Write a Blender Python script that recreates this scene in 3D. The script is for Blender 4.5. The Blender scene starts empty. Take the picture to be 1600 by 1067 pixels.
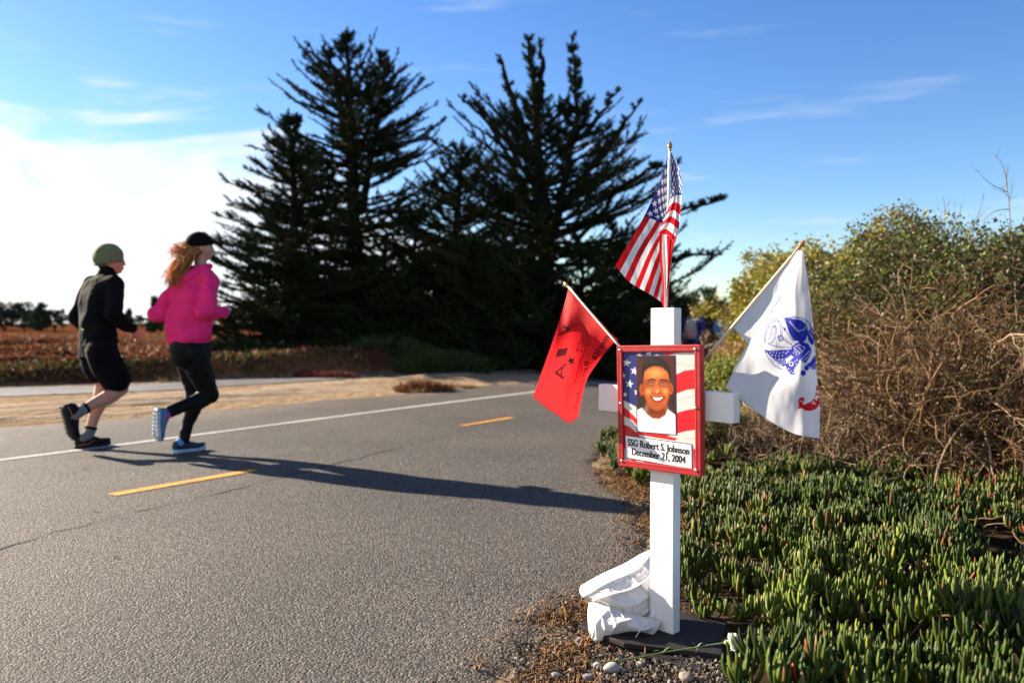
import bpy, math, random
import numpy as np
from mathutils import Vector, Matrix

rng = np.random.default_rng(7)
random.seed(7)
scene = bpy.context.scene
COL = scene.collection
rad = math.radians

# ------------------------------------------------------------------ camera, world, sun, exposure
CAM_H = 1.0
FPX = 28.0 / 36.0 * 1600.0
PITCH = math.atan(28.5 / FPX)
cam_d = bpy.data.cameras.new('camera')
cam = bpy.data.objects.new('camera', cam_d)
COL.objects.link(cam)
cam.location = (0, 0, CAM_H)
cam.rotation_euler = (math.pi / 2 - PITCH, 0, 0)
cam_d.lens = 28.0
cam_d.sensor_width = 36.0
cam_d.clip_start = 0.05
cam_d.clip_end = 6000
cam_d.dof.use_dof = True
cam_d.dof.focus_distance = 2.6
cam_d.dof.aperture_fstop = 2.5
scene.camera = cam

SUN_AZ = (-0.861, 0.508)          # towards the sun, on the ground
SUN_EL = rad(21.5)
sd = bpy.data.lights.new('sun', 'SUN')
sd.energy = 5.0
sd.angle = rad(0.5)
sd.color = (1.0, 0.86, 0.68)
sun = bpy.data.objects.new('sun', sd)
COL.objects.link(sun)
S_DIR = Vector((SUN_AZ[0] * math.cos(SUN_EL), SUN_AZ[1] * math.cos(SUN_EL), math.sin(SUN_EL))).normalized()
sun.rotation_euler = S_DIR.to_track_quat('Z', 'Y').to_euler()

scene.view_settings.view_transform = 'Standard'
scene.view_settings.look = 'None'
scene.view_settings.exposure = 1.80
scene.view_settings.gamma = 1.0
scene.view_settings.use_curve_mapping = False

world = bpy.data.worlds.new('World')
scene.world = world
world.use_nodes = True
wn, wl = world.node_tree.nodes, world.node_tree.links
wn.clear()


def W(t, **k):
    n = wn.new(t)
    for a, b in k.items():
        setattr(n, a, b)
    return n


def wmath(op, a, b=None, c=None, clamp=False):
    n = W('ShaderNodeMath', operation=op, use_clamp=clamp)
    for i, v in enumerate((a, b, c)):
        if v is None:
            continue
        if isinstance(v, (int, float)):
            n.inputs[i].default_value = v
        else:
            wl.new(v, n.inputs[i])
    return n.outputs[0]


sky = W('ShaderNodeTexSky', sky_type='NISHITA')
sky.sun_disc = False
sky.sun_elevation = SUN_EL
sky.sun_rotation = math.atan2(SUN_AZ[0], SUN_AZ[1])
sky.air_density = 1.0
sky.dust_density = 0.15
sky.ozone_density = 3.0
tc = W('ShaderNodeTexCoord')
sep = W('ShaderNodeSeparateXYZ')
wl.new(tc.outputs['Generated'], sep.inputs[0])
az = wmath('ARCTAN2', sep.outputs[0], sep.outputs[1])
el = wmath('ARCSINE', sep.outputs[2])
comb = W('ShaderNodeCombineXYZ')
wl.new(az, comb.inputs[0]); wl.new(el, comb.inputs[1])
mp = W('ShaderNodeMapping')
mp.inputs['Rotation'].default_value = (0, 0, rad(-32))
mp.inputs['Scale'].default_value = (2.0, 6.0, 1)
wl.new(comb.outputs[0], mp.inputs[0])
nz = W('ShaderNodeTexNoise')
nz.inputs['Scale'].default_value = 1.6
nz.inputs['Detail'].default_value = 7
nz.inputs['Roughness'].default_value = 0.55
nz.inputs['Distortion'].default_value = 1.1
wl.new(mp.outputs[0], nz.inputs['Vector'])
nz2 = W('ShaderNodeTexNoise')
nz2.inputs['Scale'].default_value = 9.0
nz2.inputs['Detail'].default_value = 9
wl.new(comb.outputs[0], nz2.inputs['Vector'])
# top of the cloud bank sinks to the right, broken by wisps
elmax = wmath('MULTIPLY_ADD', az, -0.26, 0.145)
w1 = wmath('MULTIPLY_ADD', nz.outputs[0], 0.56, -0.28)
w2 = wmath('MULTIPLY_ADD', nz2.outputs[0], 0.13, -0.065)
edge = wmath('SUBTRACT', elmax, el)
edge = wmath('ADD', edge, w1)
edge = wmath('ADD', edge, w2)
mr = W('ShaderNodeMapRange', interpolation_type='SMOOTHSTEP')
mr.inputs['From Min'].default_value = -0.012
mr.inputs['From Max'].default_value = 0.105
wl.new(edge, mr.inputs['Value'])
# bank thins towards the right
thin = W('ShaderNodeMapRange', interpolation_type='SMOOTHSTEP')
thin.inputs['From Min'].default_value = -0.05
thin.inputs['From Max'].default_value = 0.50
thin.inputs['To Min'].default_value = 1.0
thin.inputs['To Max'].default_value = 0.12
wl.new(az, thin.inputs['Value'])
bank = wmath('MULTIPLY', mr.outputs[0], thin.outputs[0])
# thin high streaks
mp3 = W('ShaderNodeMapping')
mp3.inputs['Rotation'].default_value = (0, 0, rad(-24))
mp3.inputs['Scale'].default_value = (2.0, 15.0, 1)
mp3.inputs['Location'].default_value = (0.3, 1.9, 0)
wl.new(comb.outputs[0], mp3.inputs[0])
nz3 = W('ShaderNodeTexNoise')
nz3.inputs['Scale'].default_value = 1.5
nz3.inputs['Detail'].default_value = 5
wl.new(mp3.outputs[0], nz3.inputs['Vector'])
st = W('ShaderNodeMapRange', interpolation_type='SMOOTHSTEP')
st.inputs['From Min'].default_value = 0.56
st.inputs['From Max'].default_value = 0.80
st.inputs['To Max'].default_value = 0.5
wl.new(nz3.outputs[0], st.inputs['Value'])
soft = wmath('MULTIPLY_ADD', nz2.outputs[0], 0.9, 0.42, clamp=True)
bank = wmath('MULTIPLY', bank, soft)
cloud = wmath('MAXIMUM', bank, st.outputs[0])
up = W('ShaderNodeMapRange')
up.inputs['From Min'].default_value = -0.02
up.inputs['From Max'].default_value = 0.0
wl.new(el, up.inputs['Value'])
cloud = wmath('MULTIPLY', cloud, up.outputs[0])
hs = W('ShaderNodeHueSaturation')
hs.inputs['Saturation'].default_value = 1.22
hs.inputs['Value'].default_value = 1.0
hs.inputs['Hue'].default_value = 0.512
wl.new(sky.outputs[0], hs.inputs['Color'])
mixc = W('ShaderNodeMix', data_type='RGBA')
wl.new(cloud, mixc.inputs[0])
wl.new(hs.outputs[0], mixc.inputs[6])
mixc.inputs[7].default_value = (5.2, 5.3, 5.5, 1)
bg = W('ShaderNodeBackground')
bg.inputs['Strength'].default_value = 0.060
wl.new(mixc.outputs[2], bg.inputs['Color'])
wo = W('ShaderNodeOutputWorld')
wl.new(bg.outputs[0], wo.inputs['Surface'])

# ------------------------------------------------------------------ measuring helpers
CP, SP = math.cos(PITCH), math.sin(PITCH)


def ray(px, py):
    a = (px - 800.0) / FPX
    b = (533.5 - py) / FPX
    return Vector((a, CP + b * SP, -SP + b * CP))


def P(px, py, y):
    r = ray(px, py)
    k = y / r.y
    return Vector((r.x * k, y, CAM_H + r.z * k))


_tab = rng.random((256, 256))


def vnoise(x, y):
    x = np.asarray(x, float); y = np.asarray(y, float)
    xi = np.floor(x).astype(int); yi = np.floor(y).astype(int)
    fx = x - xi; fy = y - yi
    fx = fx * fx * (3 - 2 * fx); fy = fy * fy * (3 - 2 * fy)
    a = _tab[xi & 255, yi & 255]; b = _tab[(xi + 1) & 255, yi & 255]
    c = _tab[xi & 255, (yi + 1) & 255]; d = _tab[(xi + 1) & 255, (yi + 1) & 255]
    return (a * (1 - fx) + b * fx) * (1 - fy) + (c * (1 - fx) + d * fx) * fy


def fbm(x, y, o=4):
    s = 0; a = 0.5; t = 0
    for i in range(o):
        s = s + a * vnoise(np.asarray(x) * 2 ** i + 17.3 * i, np.asarray(y) * 2 ** i + 9.1 * i)
        t += a; a *= 0.5
    return s / t


def sstep(a, b, x):
    t = np.clip((np.asarray(x, float) - a) / (b - a), 0, 1)
    return t * t * (3 - 2 * t)


def field_dist(x, y):
    """metres beyond the far side of the grey side path (positive: in the field)"""
    return (y - 12.55) - (x + 8.0) * 0.56


def terrain(x, y):
    x = np.asarray(x, float); y = np.asarray(y, float)
    z = -0.36 * sstep(9.5, 17.0, y) * sstep(0.0, 3.5, x) * (1 - sstep(60, 160, y))
    fd = field_dist(x, y)
    m = sstep(0.05, 0.9, fd) * (1 - sstep(-2.2, 0.2, x))
    hum = fbm(x * 0.17 + 3, (y - 0.56 * x) * 0.55 + 5, 4)
    bank = 0.18 + 0.75 * np.clip(hum - 0.42, -0.25, 0.5)
    far = 1 - sstep(25, 60, y)
    z = z + m * bank * (0.25 + 0.75 * far) * sstep(0, 0.5, bank + 0.1)
    # soil under the ice plant and shrubs, just off the asphalt
    z = z + 0.05 * sstep(0.15, 1.2, x - edge_x(y)) * (1 - sstep(9, 12, y))
    return z


_EDY = np.array([-3, 0.0, 2.21, 2.73, 3.15, 3.41, 3.8, 4.22, 4.8, 5.78, 6.8, 8, 10, 12.5, 16, 22, 40, 90])
_EDX = np.array([-2.2, -1.0, 0.0, 0.18, 0.50, 0.60, 0.66, 0.71, 0.66, 0.62, 0.95, 1.6, 2.7, 4.0, 6.1, 9.8, 22, 55])


def edge_x(y):
    return np.interp(y, _EDY, _EDX)


def G(px, py, dz=0.0):
    r = ray(px, py)
    z = 0.0
    for _ in range(12):
        k = (z - CAM_H) / r.z
        x, y = r.x * k, r.y * k
        z = 0.5 * z + 0.5 * float(terrain(x, y))
    return Vector((x, y, z + dz))


# ------------------------------------------------------------------ object helpers
def tag(o, label=None, cat=None, group=None, kind=None):
    if label: o['label'] = label
    if cat: o['category'] = cat
    if group: o['group'] = group
    if kind: o['kind'] = kind
    return o


def empty(name, loc, label=None, cat=None, group=None, kind=None):
    o = bpy.data.objects.new(name, None)
    COL.objects.link(o)
    o.location = loc
    o.empty_display_size = 0.1
    return tag(o, label, cat, group, kind)


def link(name, me, mat=None, parent=None, smooth=True):
    if mat is not None:
        for m in (mat if isinstance(mat, (list, tuple)) else [mat]):
            me.materials.append(m)
    if len(me.polygons):
        me.polygons.foreach_set('use_smooth', np.full(len(me.polygons), bool(smooth)))
    o = bpy.data.objects.new(name, me)
    COL.objects.link(o)
    if parent is not None:
        o.parent = parent
        base = parent.location.copy()
        if parent.parent is not None:
            base = base + parent.parent.location
        me.transform(Matrix.Translation(-base))
    return o


def mesh(name, V, F, mat=None, parent=None, smooth=True, col=None, mi=None):
    """V (n,3), F (m,3) or (m,4) arrays or list of such, one object; verts in world space"""
    V = np.ascontiguousarray(V, dtype=np.float32).reshape(-1, 3)
    Fs = F if isinstance(F, list) else [F]
    Fs = [np.asarray(f, dtype=np.int32) for f in Fs if len(f)]
    me = bpy.data.meshes.new(name)
    nl = sum(f.size for f in Fs); nf = sum(len(f) for f in Fs)
    me.vertices.add(len(V)); me.vertices.foreach_set('co', V.ravel())
    me.loops.add(nl); me.loops.foreach_set('vertex_index', np.concatenate([f.ravel() for f in Fs]))
    tot = np.concatenate([np.full(len(f), f.shape[1], np.int32) for f in Fs])
    st_ = np.concatenate([[0], np.cumsum(tot)[:-1]]).astype(np.int32)
    me.polygons.add(nf)
    me.polygons.foreach_set('loop_start', st_)
    me.polygons.foreach_set('loop_total', tot)
    if mi is not None:
        me.polygons.foreach_set('material_index', np.asarray(mi, np.int32))
    me.update(calc_edges=True)
    if col is not None:
        c = np.ones((len(V), 4), np.float32); c[:, :3] = col
        a = me.color_attributes.new('Col', 'FLOAT_COLOR', 'POINT')
        a.data.foreach_set('color', c.ravel())
    me.validate()
    return link(name, me, mat, parent, smooth)


class Bag:
    """collects raw pieces of ONE mesh"""
    def __init__(s):
        s.V = []; s.Q = []; s.T = []; s.C = []; s.n = 0

    def add(s, V, Q=None, T=None, C=None):
        V = np.asarray(V, float).reshape(-1, 3)
        if Q is not None and len(Q): s.Q.append(np.asarray(Q) + s.n)
        if T is not None and len(T): s.T.append(np.asarray(T) + s.n)
        s.V.append(V)
        if C is not None:
            s.C.append(np.broadcast_to(np.asarray(C, float), V.shape))
        s.n += len(V)
        return s

    def build(s, name, mat=None, parent=None, smooth=True):
        F = []
        if s.Q: F.append(np.concatenate(s.Q))
        if s.T: F.append(np.concatenate(s.T))
        return mesh(name, np.concatenate(s.V), F, mat, parent, smooth,
                    np.concatenate(s.C) if s.C else None)


def nrm(v):
    v = np.asarray(v, float)
    return v / np.maximum(np.linalg.norm(v, axis=-1, keepdims=True), 1e-9)


def tubes(pts, R, k=5, cap=False):
    """pts (N,M,3), R (N,M) -> V, Q (+T caps)"""
    pts = np.asarray(pts, float)
    if pts.ndim == 2: pts = pts[None]
    N, M, _ = pts.shape
    R = np.broadcast_to(np.asarray(R, float), (N, M))
    d = np.gradient(pts, axis=1)
    d = nrm(d)
    ref = np.where(np.abs(d[:, :1, 2:3]) > 0.9, np.array([1.0, 0, 0]), np.array([0, 0, 1.0]))
    ref = np.broadcast_to(ref, d.shape)
    a = nrm(np.cross(d, ref)); b = np.cross(d, a)
    th = np.arange(k) * 2 * math.pi / k
    ring = a[:, :, None, :] * np.cos(th)[None, None, :, None] + b[:, :, None, :] * np.sin(th)[None, None, :, None]
    V = pts[:, :, None, :] + ring * R[:, :, None, None]
    V = V.reshape(-1, 3)
    n0 = np.arange(N)[:, None, None] * M * k + np.arange(M - 1)[None, :, None] * k
    j = np.arange(k)[None, None, :]; j2 = (j + 1) % k
    Q = np.stack(np.broadcast_arrays(n0 + j, n0 + j2, n0 + k + j2, n0 + k + j), -1).reshape(-1, 4)
    if not cap:
        return V, Q, None
    T = []
    for e in (0, M - 1):
        nb = (np.arange(N) * M * k + e * k)[:, None]
        jj = np.arange(1, k - 1)[None, :]
        t = np.stack(np.broadcast_arrays(nb + 0 * jj, nb + jj, nb + jj + 1), -1).reshape(-1, 3)
        if e == 0: t = t[:, ::-1]
        T.append(t)
    return V, Q, np.concatenate(T)


def box(c, sx, sy, sz, ax=(1, 0, 0), ay=(0, 1, 0), az_=(0, 0, 1)):
    c = np.asarray(c, float)
    ax, ay, az_ = [np.asarray(v, float) for v in (ax, ay, az_)]
    V = [c + ax * sx * i / 2 + ay * sy * j / 2 + az_ * sz * k / 2 for i in (-1, 1) for j in (-1, 1) for k in (-1, 1)]
    Q = [(0, 1, 3, 2), (4, 6, 7, 5), (0, 4, 5, 1), (2, 3, 7, 6), (0, 2, 6, 4), (1, 5, 7, 3)]
    return np.array(V), np.array(Q)


def sphere(c, r, n=10, m=14, ax=None):
    """ellipsoid; r scalar or 3; ax rows = axes"""
    r = np.broadcast_to(np.asarray(r, float), (3,))
    th = np.linspace(0, math.pi, n + 1)[1:-1]
    ph = np.arange(m) * 2 * math.pi / m
    V = [[0, 0, 1]]
    for t in th:
        for p in ph:
            V.append([math.sin(t) * math.cos(p), math.sin(t) * math.sin(p), math.cos(t)])
    V.append([0, 0, -1])
    V = np.array(V) * r
    if ax is not None: V = V @ np.asarray(ax, float)
    V = V + np.asarray(c, float)
    Q = []; T = []
    for i in range(n - 2):
        for j in range(m):
            Q.append((1 + i * m + j, 1 + (i + 1) * m + j, 1 + (i + 1) * m + (j + 1) % m, 1 + i * m + (j + 1) % m))
    for j in range(m):
        T.append((0, 1 + j, 1 + (j + 1) % m))
        T.append((1 + (n - 2) * m + j, len(V) - 1, 1 + (n - 2) * m + (j + 1) % m))
    return V, np.array(Q), np.array(T)


def bevel_obj(o, w, seg=2):
    m = o.modifiers.new('bevel', 'BEVEL'); m.width = w; m.segments = seg
    m.limit_method = 'ANGLE'; m.angle_limit = rad(40)
    return o


def grid_faces(n, m):
    i = np.arange(n - 1)[:, None]; j = np.arange(m - 1)[None, :]
    a = i * m + j
    return np.stack([a, a + m, a + m + 1, a + 1], -1).reshape(-1, 4)


# ------------------------------------------------------------------ materials
def new_mat(name):
    m = bpy.data.materials.new(name)
    m.use_nodes = True
    nt = m.node_tree
    b = nt.nodes['Principled BSDF']
    return m, nt, b


def mat(name, c, rough=0.6, var=0.12, vscale=8.0, bump=0.0, bscale=60.0, bdist=0.002, spec=0.5, metal=0.0,
        attr=False, trans=0.0, sheen=0.0, detail=4, c2=None, coat=0.0, sss=0.0):
    """noise-varied colour + noise bump; attr: multiply by the mesh's Col attribute"""
    m, nt, b = new_mat(name)
    N, L = nt.nodes, nt.links
    tcn = N.new('ShaderNodeTexCoord')
    n1 = N.new('ShaderNodeTexNoise'); n1.inputs['Scale'].default_value = vscale; n1.inputs['Detail'].default_value = detail
    L.new(tcn.outputs['Object'], n1.inputs['Vector'])
    ramp = N.new('ShaderNodeValToRGB')
    ramp.color_ramp.elements[0].position = 0.3; ramp.color_ramp.elements[1].position = 0.7
    c = np.array(c, float)
    lo = c * (1 - var); hi = c * (1 + var) if c2 is None else np.array(c2, float)
    ramp.color_ramp.elements[0].color = (*np.clip(lo, 0, 1), 1)
    ramp.color_ramp.elements[1].color = (*np.clip(hi, 0, 1), 1)
    L.new(n1.outputs[0], ramp.inputs[0])
    out = ramp.outputs[0]
    if attr:
        at = N.new('ShaderNodeAttribute'); at.attribute_name = 'Col'
        mx = N.new('ShaderNodeMix'); mx.data_type = 'RGBA'; mx.blend_type = 'MULTIPLY'
        mx.inputs[0].default_value = 1.0
        L.new(out, mx.inputs[6]); L.new(at.outputs['Color'], mx.inputs[7])
        out = mx.outputs[2]
    L.new(out, b.inputs['Base Color'])
    b.inputs['Roughness'].default_value = rough
    b.inputs['Metallic'].default_value = metal
    b.inputs['Specular IOR Level'].default_value = spec
    if coat: b.inputs['Coat Weight'].default_value = coat
    if sheen: b.inputs['Sheen Weight'].default_value = sheen
    if sss:
        b.inputs['Subsurface Weight'].default_value = sss
        b.inputs['Subsurface Radius'].default_value = (0.02, 0.008, 0.004)
        b.inputs['Subsurface Scale'].default_value = 0.5
    if bump:
        n2 = N.new('ShaderNodeTexNoise'); n2.inputs['Scale'].default_value = bscale; n2.inputs['Detail'].default_value = 5
        L.new(tcn.outputs['Object'], n2.inputs['Vector'])
        bp = N.new('ShaderNodeBump'); bp.inputs['Strength'].default_value = bump
        bp.inputs['Distance'].default_value = bdist
        L.new(n2.outputs[0], bp.inputs['Height'])
        L.new(bp.outputs[0], b.inputs['Normal'])
    if trans:
        tr = N.new('ShaderNodeBsdfTranslucent')
        L.new(out, tr.inputs['Color'])
        ms = N.new('ShaderNodeMixShader'); ms.inputs[0].default_value = trans
        L.new(b.outputs[0], ms.inputs[1]); L.new(tr.outputs[0], ms.inputs[2])
        L.new(ms.outputs[0], N['Material Output'].inputs['Surface'])
    return m


def lerp(a, b, t):
    return a + (b - a) * t
# ================================================================== ground, path, markings
def asphalt_mat(name, c_lo, c_hi, agg=125.0, strength=1.0):
    m, nt, b = new_mat(name)
    N, L = nt.nodes, nt.links
    tcn = N.new('ShaderNodeTexCoord')
    vor = N.new('ShaderNodeTexVoronoi'); vor.inputs['Scale'].default_value = agg
    vor.inputs['Randomness'].default_value = 1.0
    L.new(tcn.outputs['Object'], vor.inputs['Vector'])
    n1 = N.new('ShaderNodeTexNoise'); n1.inputs['Scale'].default_value = agg * 0.35; n1.inputs['Detail'].default_value = 6
    n1.inputs['Roughness'].default_value = 0.7
    L.new(tcn.outputs['Object'], n1.inputs['Vector'])
    big = N.new('ShaderNodeTexNoise'); big.inputs['Scale'].default_value = 0.7; big.inputs['Detail'].default_value = 5
    L.new(tcn.outputs['Object'], big.inputs['Vector'])
    # stones differ in tone
    sepc = N.new('ShaderNodeSeparateColor'); L.new(vor.outputs['Color'], sepc.inputs[0])
    add = N.new('ShaderNodeMath'); add.operation = 'MULTIPLY_ADD'
    L.new(sepc.outputs[0], add.inputs[0]); add.inputs[1].default_value = 0.55
    mul = N.new('ShaderNodeMath'); mul.operation = 'MULTIPLY'
    L.new(n1.outputs[0], mul.inputs[0]); mul.inputs[1].default_value = 0.5
    L.new(mul.outputs[0], add.inputs[2])
    ramp = N.new('ShaderNodeValToRGB')
    ramp.color_ramp.elements[0].position = 0.18; ramp.color_ramp.elements[0].color = (*c_lo, 1)
    ramp.color_ramp.elements[1].position = 0.80; ramp.color_ramp.elements[1].color = (*c_hi, 1)
    e = ramp.color_ramp.elements.new(0.62); e.color = (*[lerp(a, b_, 0.45) for a, b_ in zip(c_lo, c_hi)], 1)
    L.new(add.outputs[0], ramp.inputs[0])
    r2 = N.new('ShaderNodeMapRange'); r2.inputs['From Min'].default_value = 0.3; r2.inputs['From Max'].default_value = 0.7
    r2.inputs['To Min'].default_value = 0.72; r2.inputs['To Max'].default_value = 1.25
    L.new(big.outputs[0], r2.inputs['Value'])
    at = N.new('ShaderNodeAttribute'); at.attribute_name = 'Col'
    mx = N.new('ShaderNodeMix'); mx.data_type = 'RGBA'; mx.blend_type = 'MULTIPLY'; mx.inputs[0].default_value = 1
    L.new(ramp.outputs[0], mx.inputs[6]); L.new(r2.outputs[0], mx.inputs[7])
    mx2 = N.new('ShaderNodeMix'); mx2.data_type = 'RGBA'; mx2.blend_type = 'MULTIPLY'; mx2.inputs[0].default_value = 1
    L.new(mx.outputs[2], mx2.inputs[6]); L.new(at.outputs['Color'], mx2.inputs[7])
    L.new(mx2.outputs[2], b.inputs['Base Color'])
    b.inputs['Roughness'].default_value = 0.72
    b.inputs['Specular IOR Level'].default_value = 0.35
    # relief: round stones + coarse unevenness
    h = N.new('ShaderNodeMath'); h.operation = 'MULTIPLY_ADD'
    L.new(vor.outputs['Distance'], h.inputs[0]); h.inputs[1].default_value = -1.0
    h2 = N.new('ShaderNodeMath'); h2.operation = 'MULTIPLY'; L.new(n1.outputs[0], h2.inputs[0]); h2.inputs[1].default_value = 1.6
    L.new(h2.outputs[0], h.inputs[2])
    bp = N.new('ShaderNodeBump'); bp.inputs['Strength'].default_value = strength; bp.inputs['Distance'].default_value = 0.0110
    L.new(h.outputs[0], bp.inputs['Height'])
    n3 = N.new('ShaderNodeTexNoise'); n3.inputs['Scale'].default_value = 14; n3.inputs['Detail'].default_value = 5
    L.new(tcn.outputs['Object'], n3.inputs['Vector'])
    bp2 = N.new('ShaderNodeBump'); bp2.inputs['Strength'].default_value = 0.6; bp2.inputs['Distance'].default_value = 0.012
    L.new(n3.outputs[0], bp2.inputs['Height']); L.new(bp.outputs[0], bp2.inputs['Normal'])
    L.new(bp2.outputs[0], b.inputs['Normal'])
    return m


def ground_mat():
    m, nt, b = new_mat('earth')
    N, L = nt.nodes, nt.links
    tcn = N.new('ShaderNodeTexCoord')
    at = N.new('ShaderNodeAttribute'); at.attribute_name = 'Col'
    n1 = N.new('ShaderNodeTexNoise'); n1.inputs['Scale'].default_value = 6; n1.inputs['Detail'].default_value = 9
    n1.inputs['Roughness'].default_value = 0.7
    L.new(tcn.outputs['Object'], n1.inputs['Vector'])
    r = N.new('ShaderNodeMapRange'); r.inputs['From Min'].default_value = 0.3; r.inputs['From Max'].default_value = 0.7
    r.inputs['To Min'].default_value = 0.55; r.inputs['To Max'].default_value = 1.35
    L.new(n1.outputs[0], r.inputs['Value'])
    mx = N.new('ShaderNodeMix'); mx.data_type = 'RGBA'; mx.blend_type = 'MULTIPLY'; mx.inputs[0].default_value = 1
    L.new(at.outputs['Color'], mx.inputs[6]); L.new(r.outputs[0], mx.inputs[7])
    L.new(mx.outputs[2], b.inputs['Base Color'])
    b.inputs['Roughness'].default_value = 1.0
    b.inputs['Specular IOR Level'].default_value = 0.0
    n2 = N.new('ShaderNodeTexNoise'); n2.inputs['Scale'].default_value = 45; n2.inputs['Detail'].default_value = 8
    n2.inputs['Roughness'].default_value = 0.75
    L.new(tcn.outputs['Object'], n2.inputs['Vector'])
    bp = N.new('ShaderNodeBump'); bp.inputs['Strength'].default_value = 1.0; bp.inputs['Distance'].default_value = 0.02
    L.new(n2.outputs[0], bp.inputs['Height'])
    bp2 = N.new('ShaderNodeBump'); bp2.inputs['Strength'].default_value = 1.0; bp2.inputs['Distance'].default_value = 0.10
    n3 = N.new('ShaderNodeTexNoise'); n3.inputs['Scale'].default_value = 5; n3.inputs['Detail'].default_value = 4
    L.new(tcn.outputs['Object'], n3.inputs['Vector'])
    L.new(n3.outputs[0], bp2.inputs['Height']); L.new(bp.outputs[0], bp2.inputs['Normal'])
    L.new(bp2.outputs[0], b.inputs['Normal'])
    return m


M_GROUND = ground_mat()
SAND = np.array([0.31, 0.225, 0.14]); SOIL = np.array([0.055, 0.038, 0.026])
FIELD = np.array([0.15, 0.062, 0.026]); FRED = np.array([0.12, 0.030, 0.020]); FDARK = np.array([0.025, 0.014, 0.009])


def spaced(lo, hi, n, s):
    t = np.linspace(math.asinh(lo / s), math.asinh(hi / s), n)
    return np.sinh(t) * s


gx = spaced(-1500, 1500, 560, 3.0)
gy = spaced(-4.0, 3000, 560, 5.0)
X, Y = np.meshgrid(gx, gy, indexing='ij')
Z = terrain(X, Y)
Zr = (fbm(X * 2.3, Y * 2.3, 3) - 0.5) * 0.03
fd = field_dist(X, Y)
infield = sstep(-0.15, 0.4, fd) * (1 - sstep(-3.0, 2.0, X - (Y - 15) * 0.3))
onpath = sstep(0.1, 0.5, X - edge_x(Y))
Z = Z + Zr * np.clip(infield + onpath, 0, 1) - 0.012
col = np.zeros(X.shape + (3,))
n_ = fbm(X * 0.5, Y * 1.0 + 40, 4)[..., None]
n2_ = fbm(X * 0.25 + 9, Y * 0.9 + 70, 4)[..., None]
sand = SAND * (0.8 + 0.45 * fbm(X * 1.5, Y * 1.5, 4)[..., None])
fieldc = FIELD * (0.7 + 0.7 * n_)
fieldc = fieldc + (FRED - fieldc) * sstep(0.50, 0.60, n2_)
fieldc = fieldc + (FDARK - fieldc) * sstep(0.56, 0.66, n_)
soilc = SOIL * (0.7 + 0.7 * n_)
dark = SAND * 0.55
col[:] = sand
col = col + (fieldc - col) * infield[..., None]
rt = sstep(0.0, 0.12, X - edge_x(Y))[..., None]
col = col + (soilc - col) * rt * (1 - sstep(16, 30, Y))[..., None]
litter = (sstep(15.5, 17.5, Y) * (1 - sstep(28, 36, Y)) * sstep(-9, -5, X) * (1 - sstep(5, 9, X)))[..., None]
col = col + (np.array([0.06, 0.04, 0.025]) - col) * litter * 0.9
mesh('ground', np.stack([X, Y, Z], -1).reshape(-1, 3), grid_faces(*X.shape), M_GROUND, col=col.reshape(-1, 3))
tag(bpy.data.objects['ground'], kind='structure')


def strip(name, left, right, mt, dz, nl=120, nw=24, colf=None, rough_edge=0.0, seed=0.0):
    """sheet between two world polylines that follows the terrain"""
    def res(p, n):
        p = np.array([[q[0], q[1]] for q in p], float)
        s = np.concatenate([[0], np.cumsum(np.linalg.norm(np.diff(p, axis=0), axis=1))])
        t = np.linspace(0, 1, n) ** 1.6 * s[-1] if s[-1] > 25 else np.linspace(0, s[-1], n)
        return np.stack([np.interp(t, s, p[:, 0]), np.interp(t, s, p[:, 1])], -1)
    A = res(left, nl); B = res(right, nl)
    w = np.linspace(0, 1, nw)[None, :, None]
    Q = A[:, None] * (1 - w) + B[:, None] * w
    if rough_edge:
        for side, idx in ((A, 0), (B, -1)):
            Q[:, idx] += (fbm(side[:, 0] * 6 + seed, side[:, 1] * 6, 4) - 0.5)[:, None] * rough_edge
    z = terrain(Q[..., 0], Q[..., 1]) + dz
    V = np.concatenate([Q, z[..., None]], -1)
    c = colf(V[..., 0], V[..., 1]).reshape(-1, 3) if colf else np.ones((V.shape[0] * V.shape[1], 3))
    o = mesh(name, V.reshape(-1, 3), grid_faces(V.shape[0], V.shape[1])[:, ::-1], mt, col=c)
    return tag(o, kind='structure')


PATH_L_PX = [(0, 668), (54, 664), (231, 651), (340, 640), (559, 622), (657, 613), (760, 602), (835, 598), (965, 583)]
PL = [G(*p) for p in PATH_L_PX]
dl = (PL[1] - PL[0])
PL = [PL[0] + Vector((-4.6, -7.4, 0)) * 1.3, PL[0] + Vector((-2.3, -3.7, 0))] + PL
d_end = Vector((0.62, 0.78, 0)).normalized()
PL += [PL[-1] + d_end * 4, PL[-1] + d_end * 12, PL[-1] + d_end * 40]
PR = [Vector((edge_x(y) - 0.0, y, 0)) for y in list(np.linspace(-3, 12.5, 60)) + [16, 22, 40]]
M_ASPH = asphalt_mat('asphalt', (0.009, 0.0082, 0.0075), (0.170, 0.150, 0.131))


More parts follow.
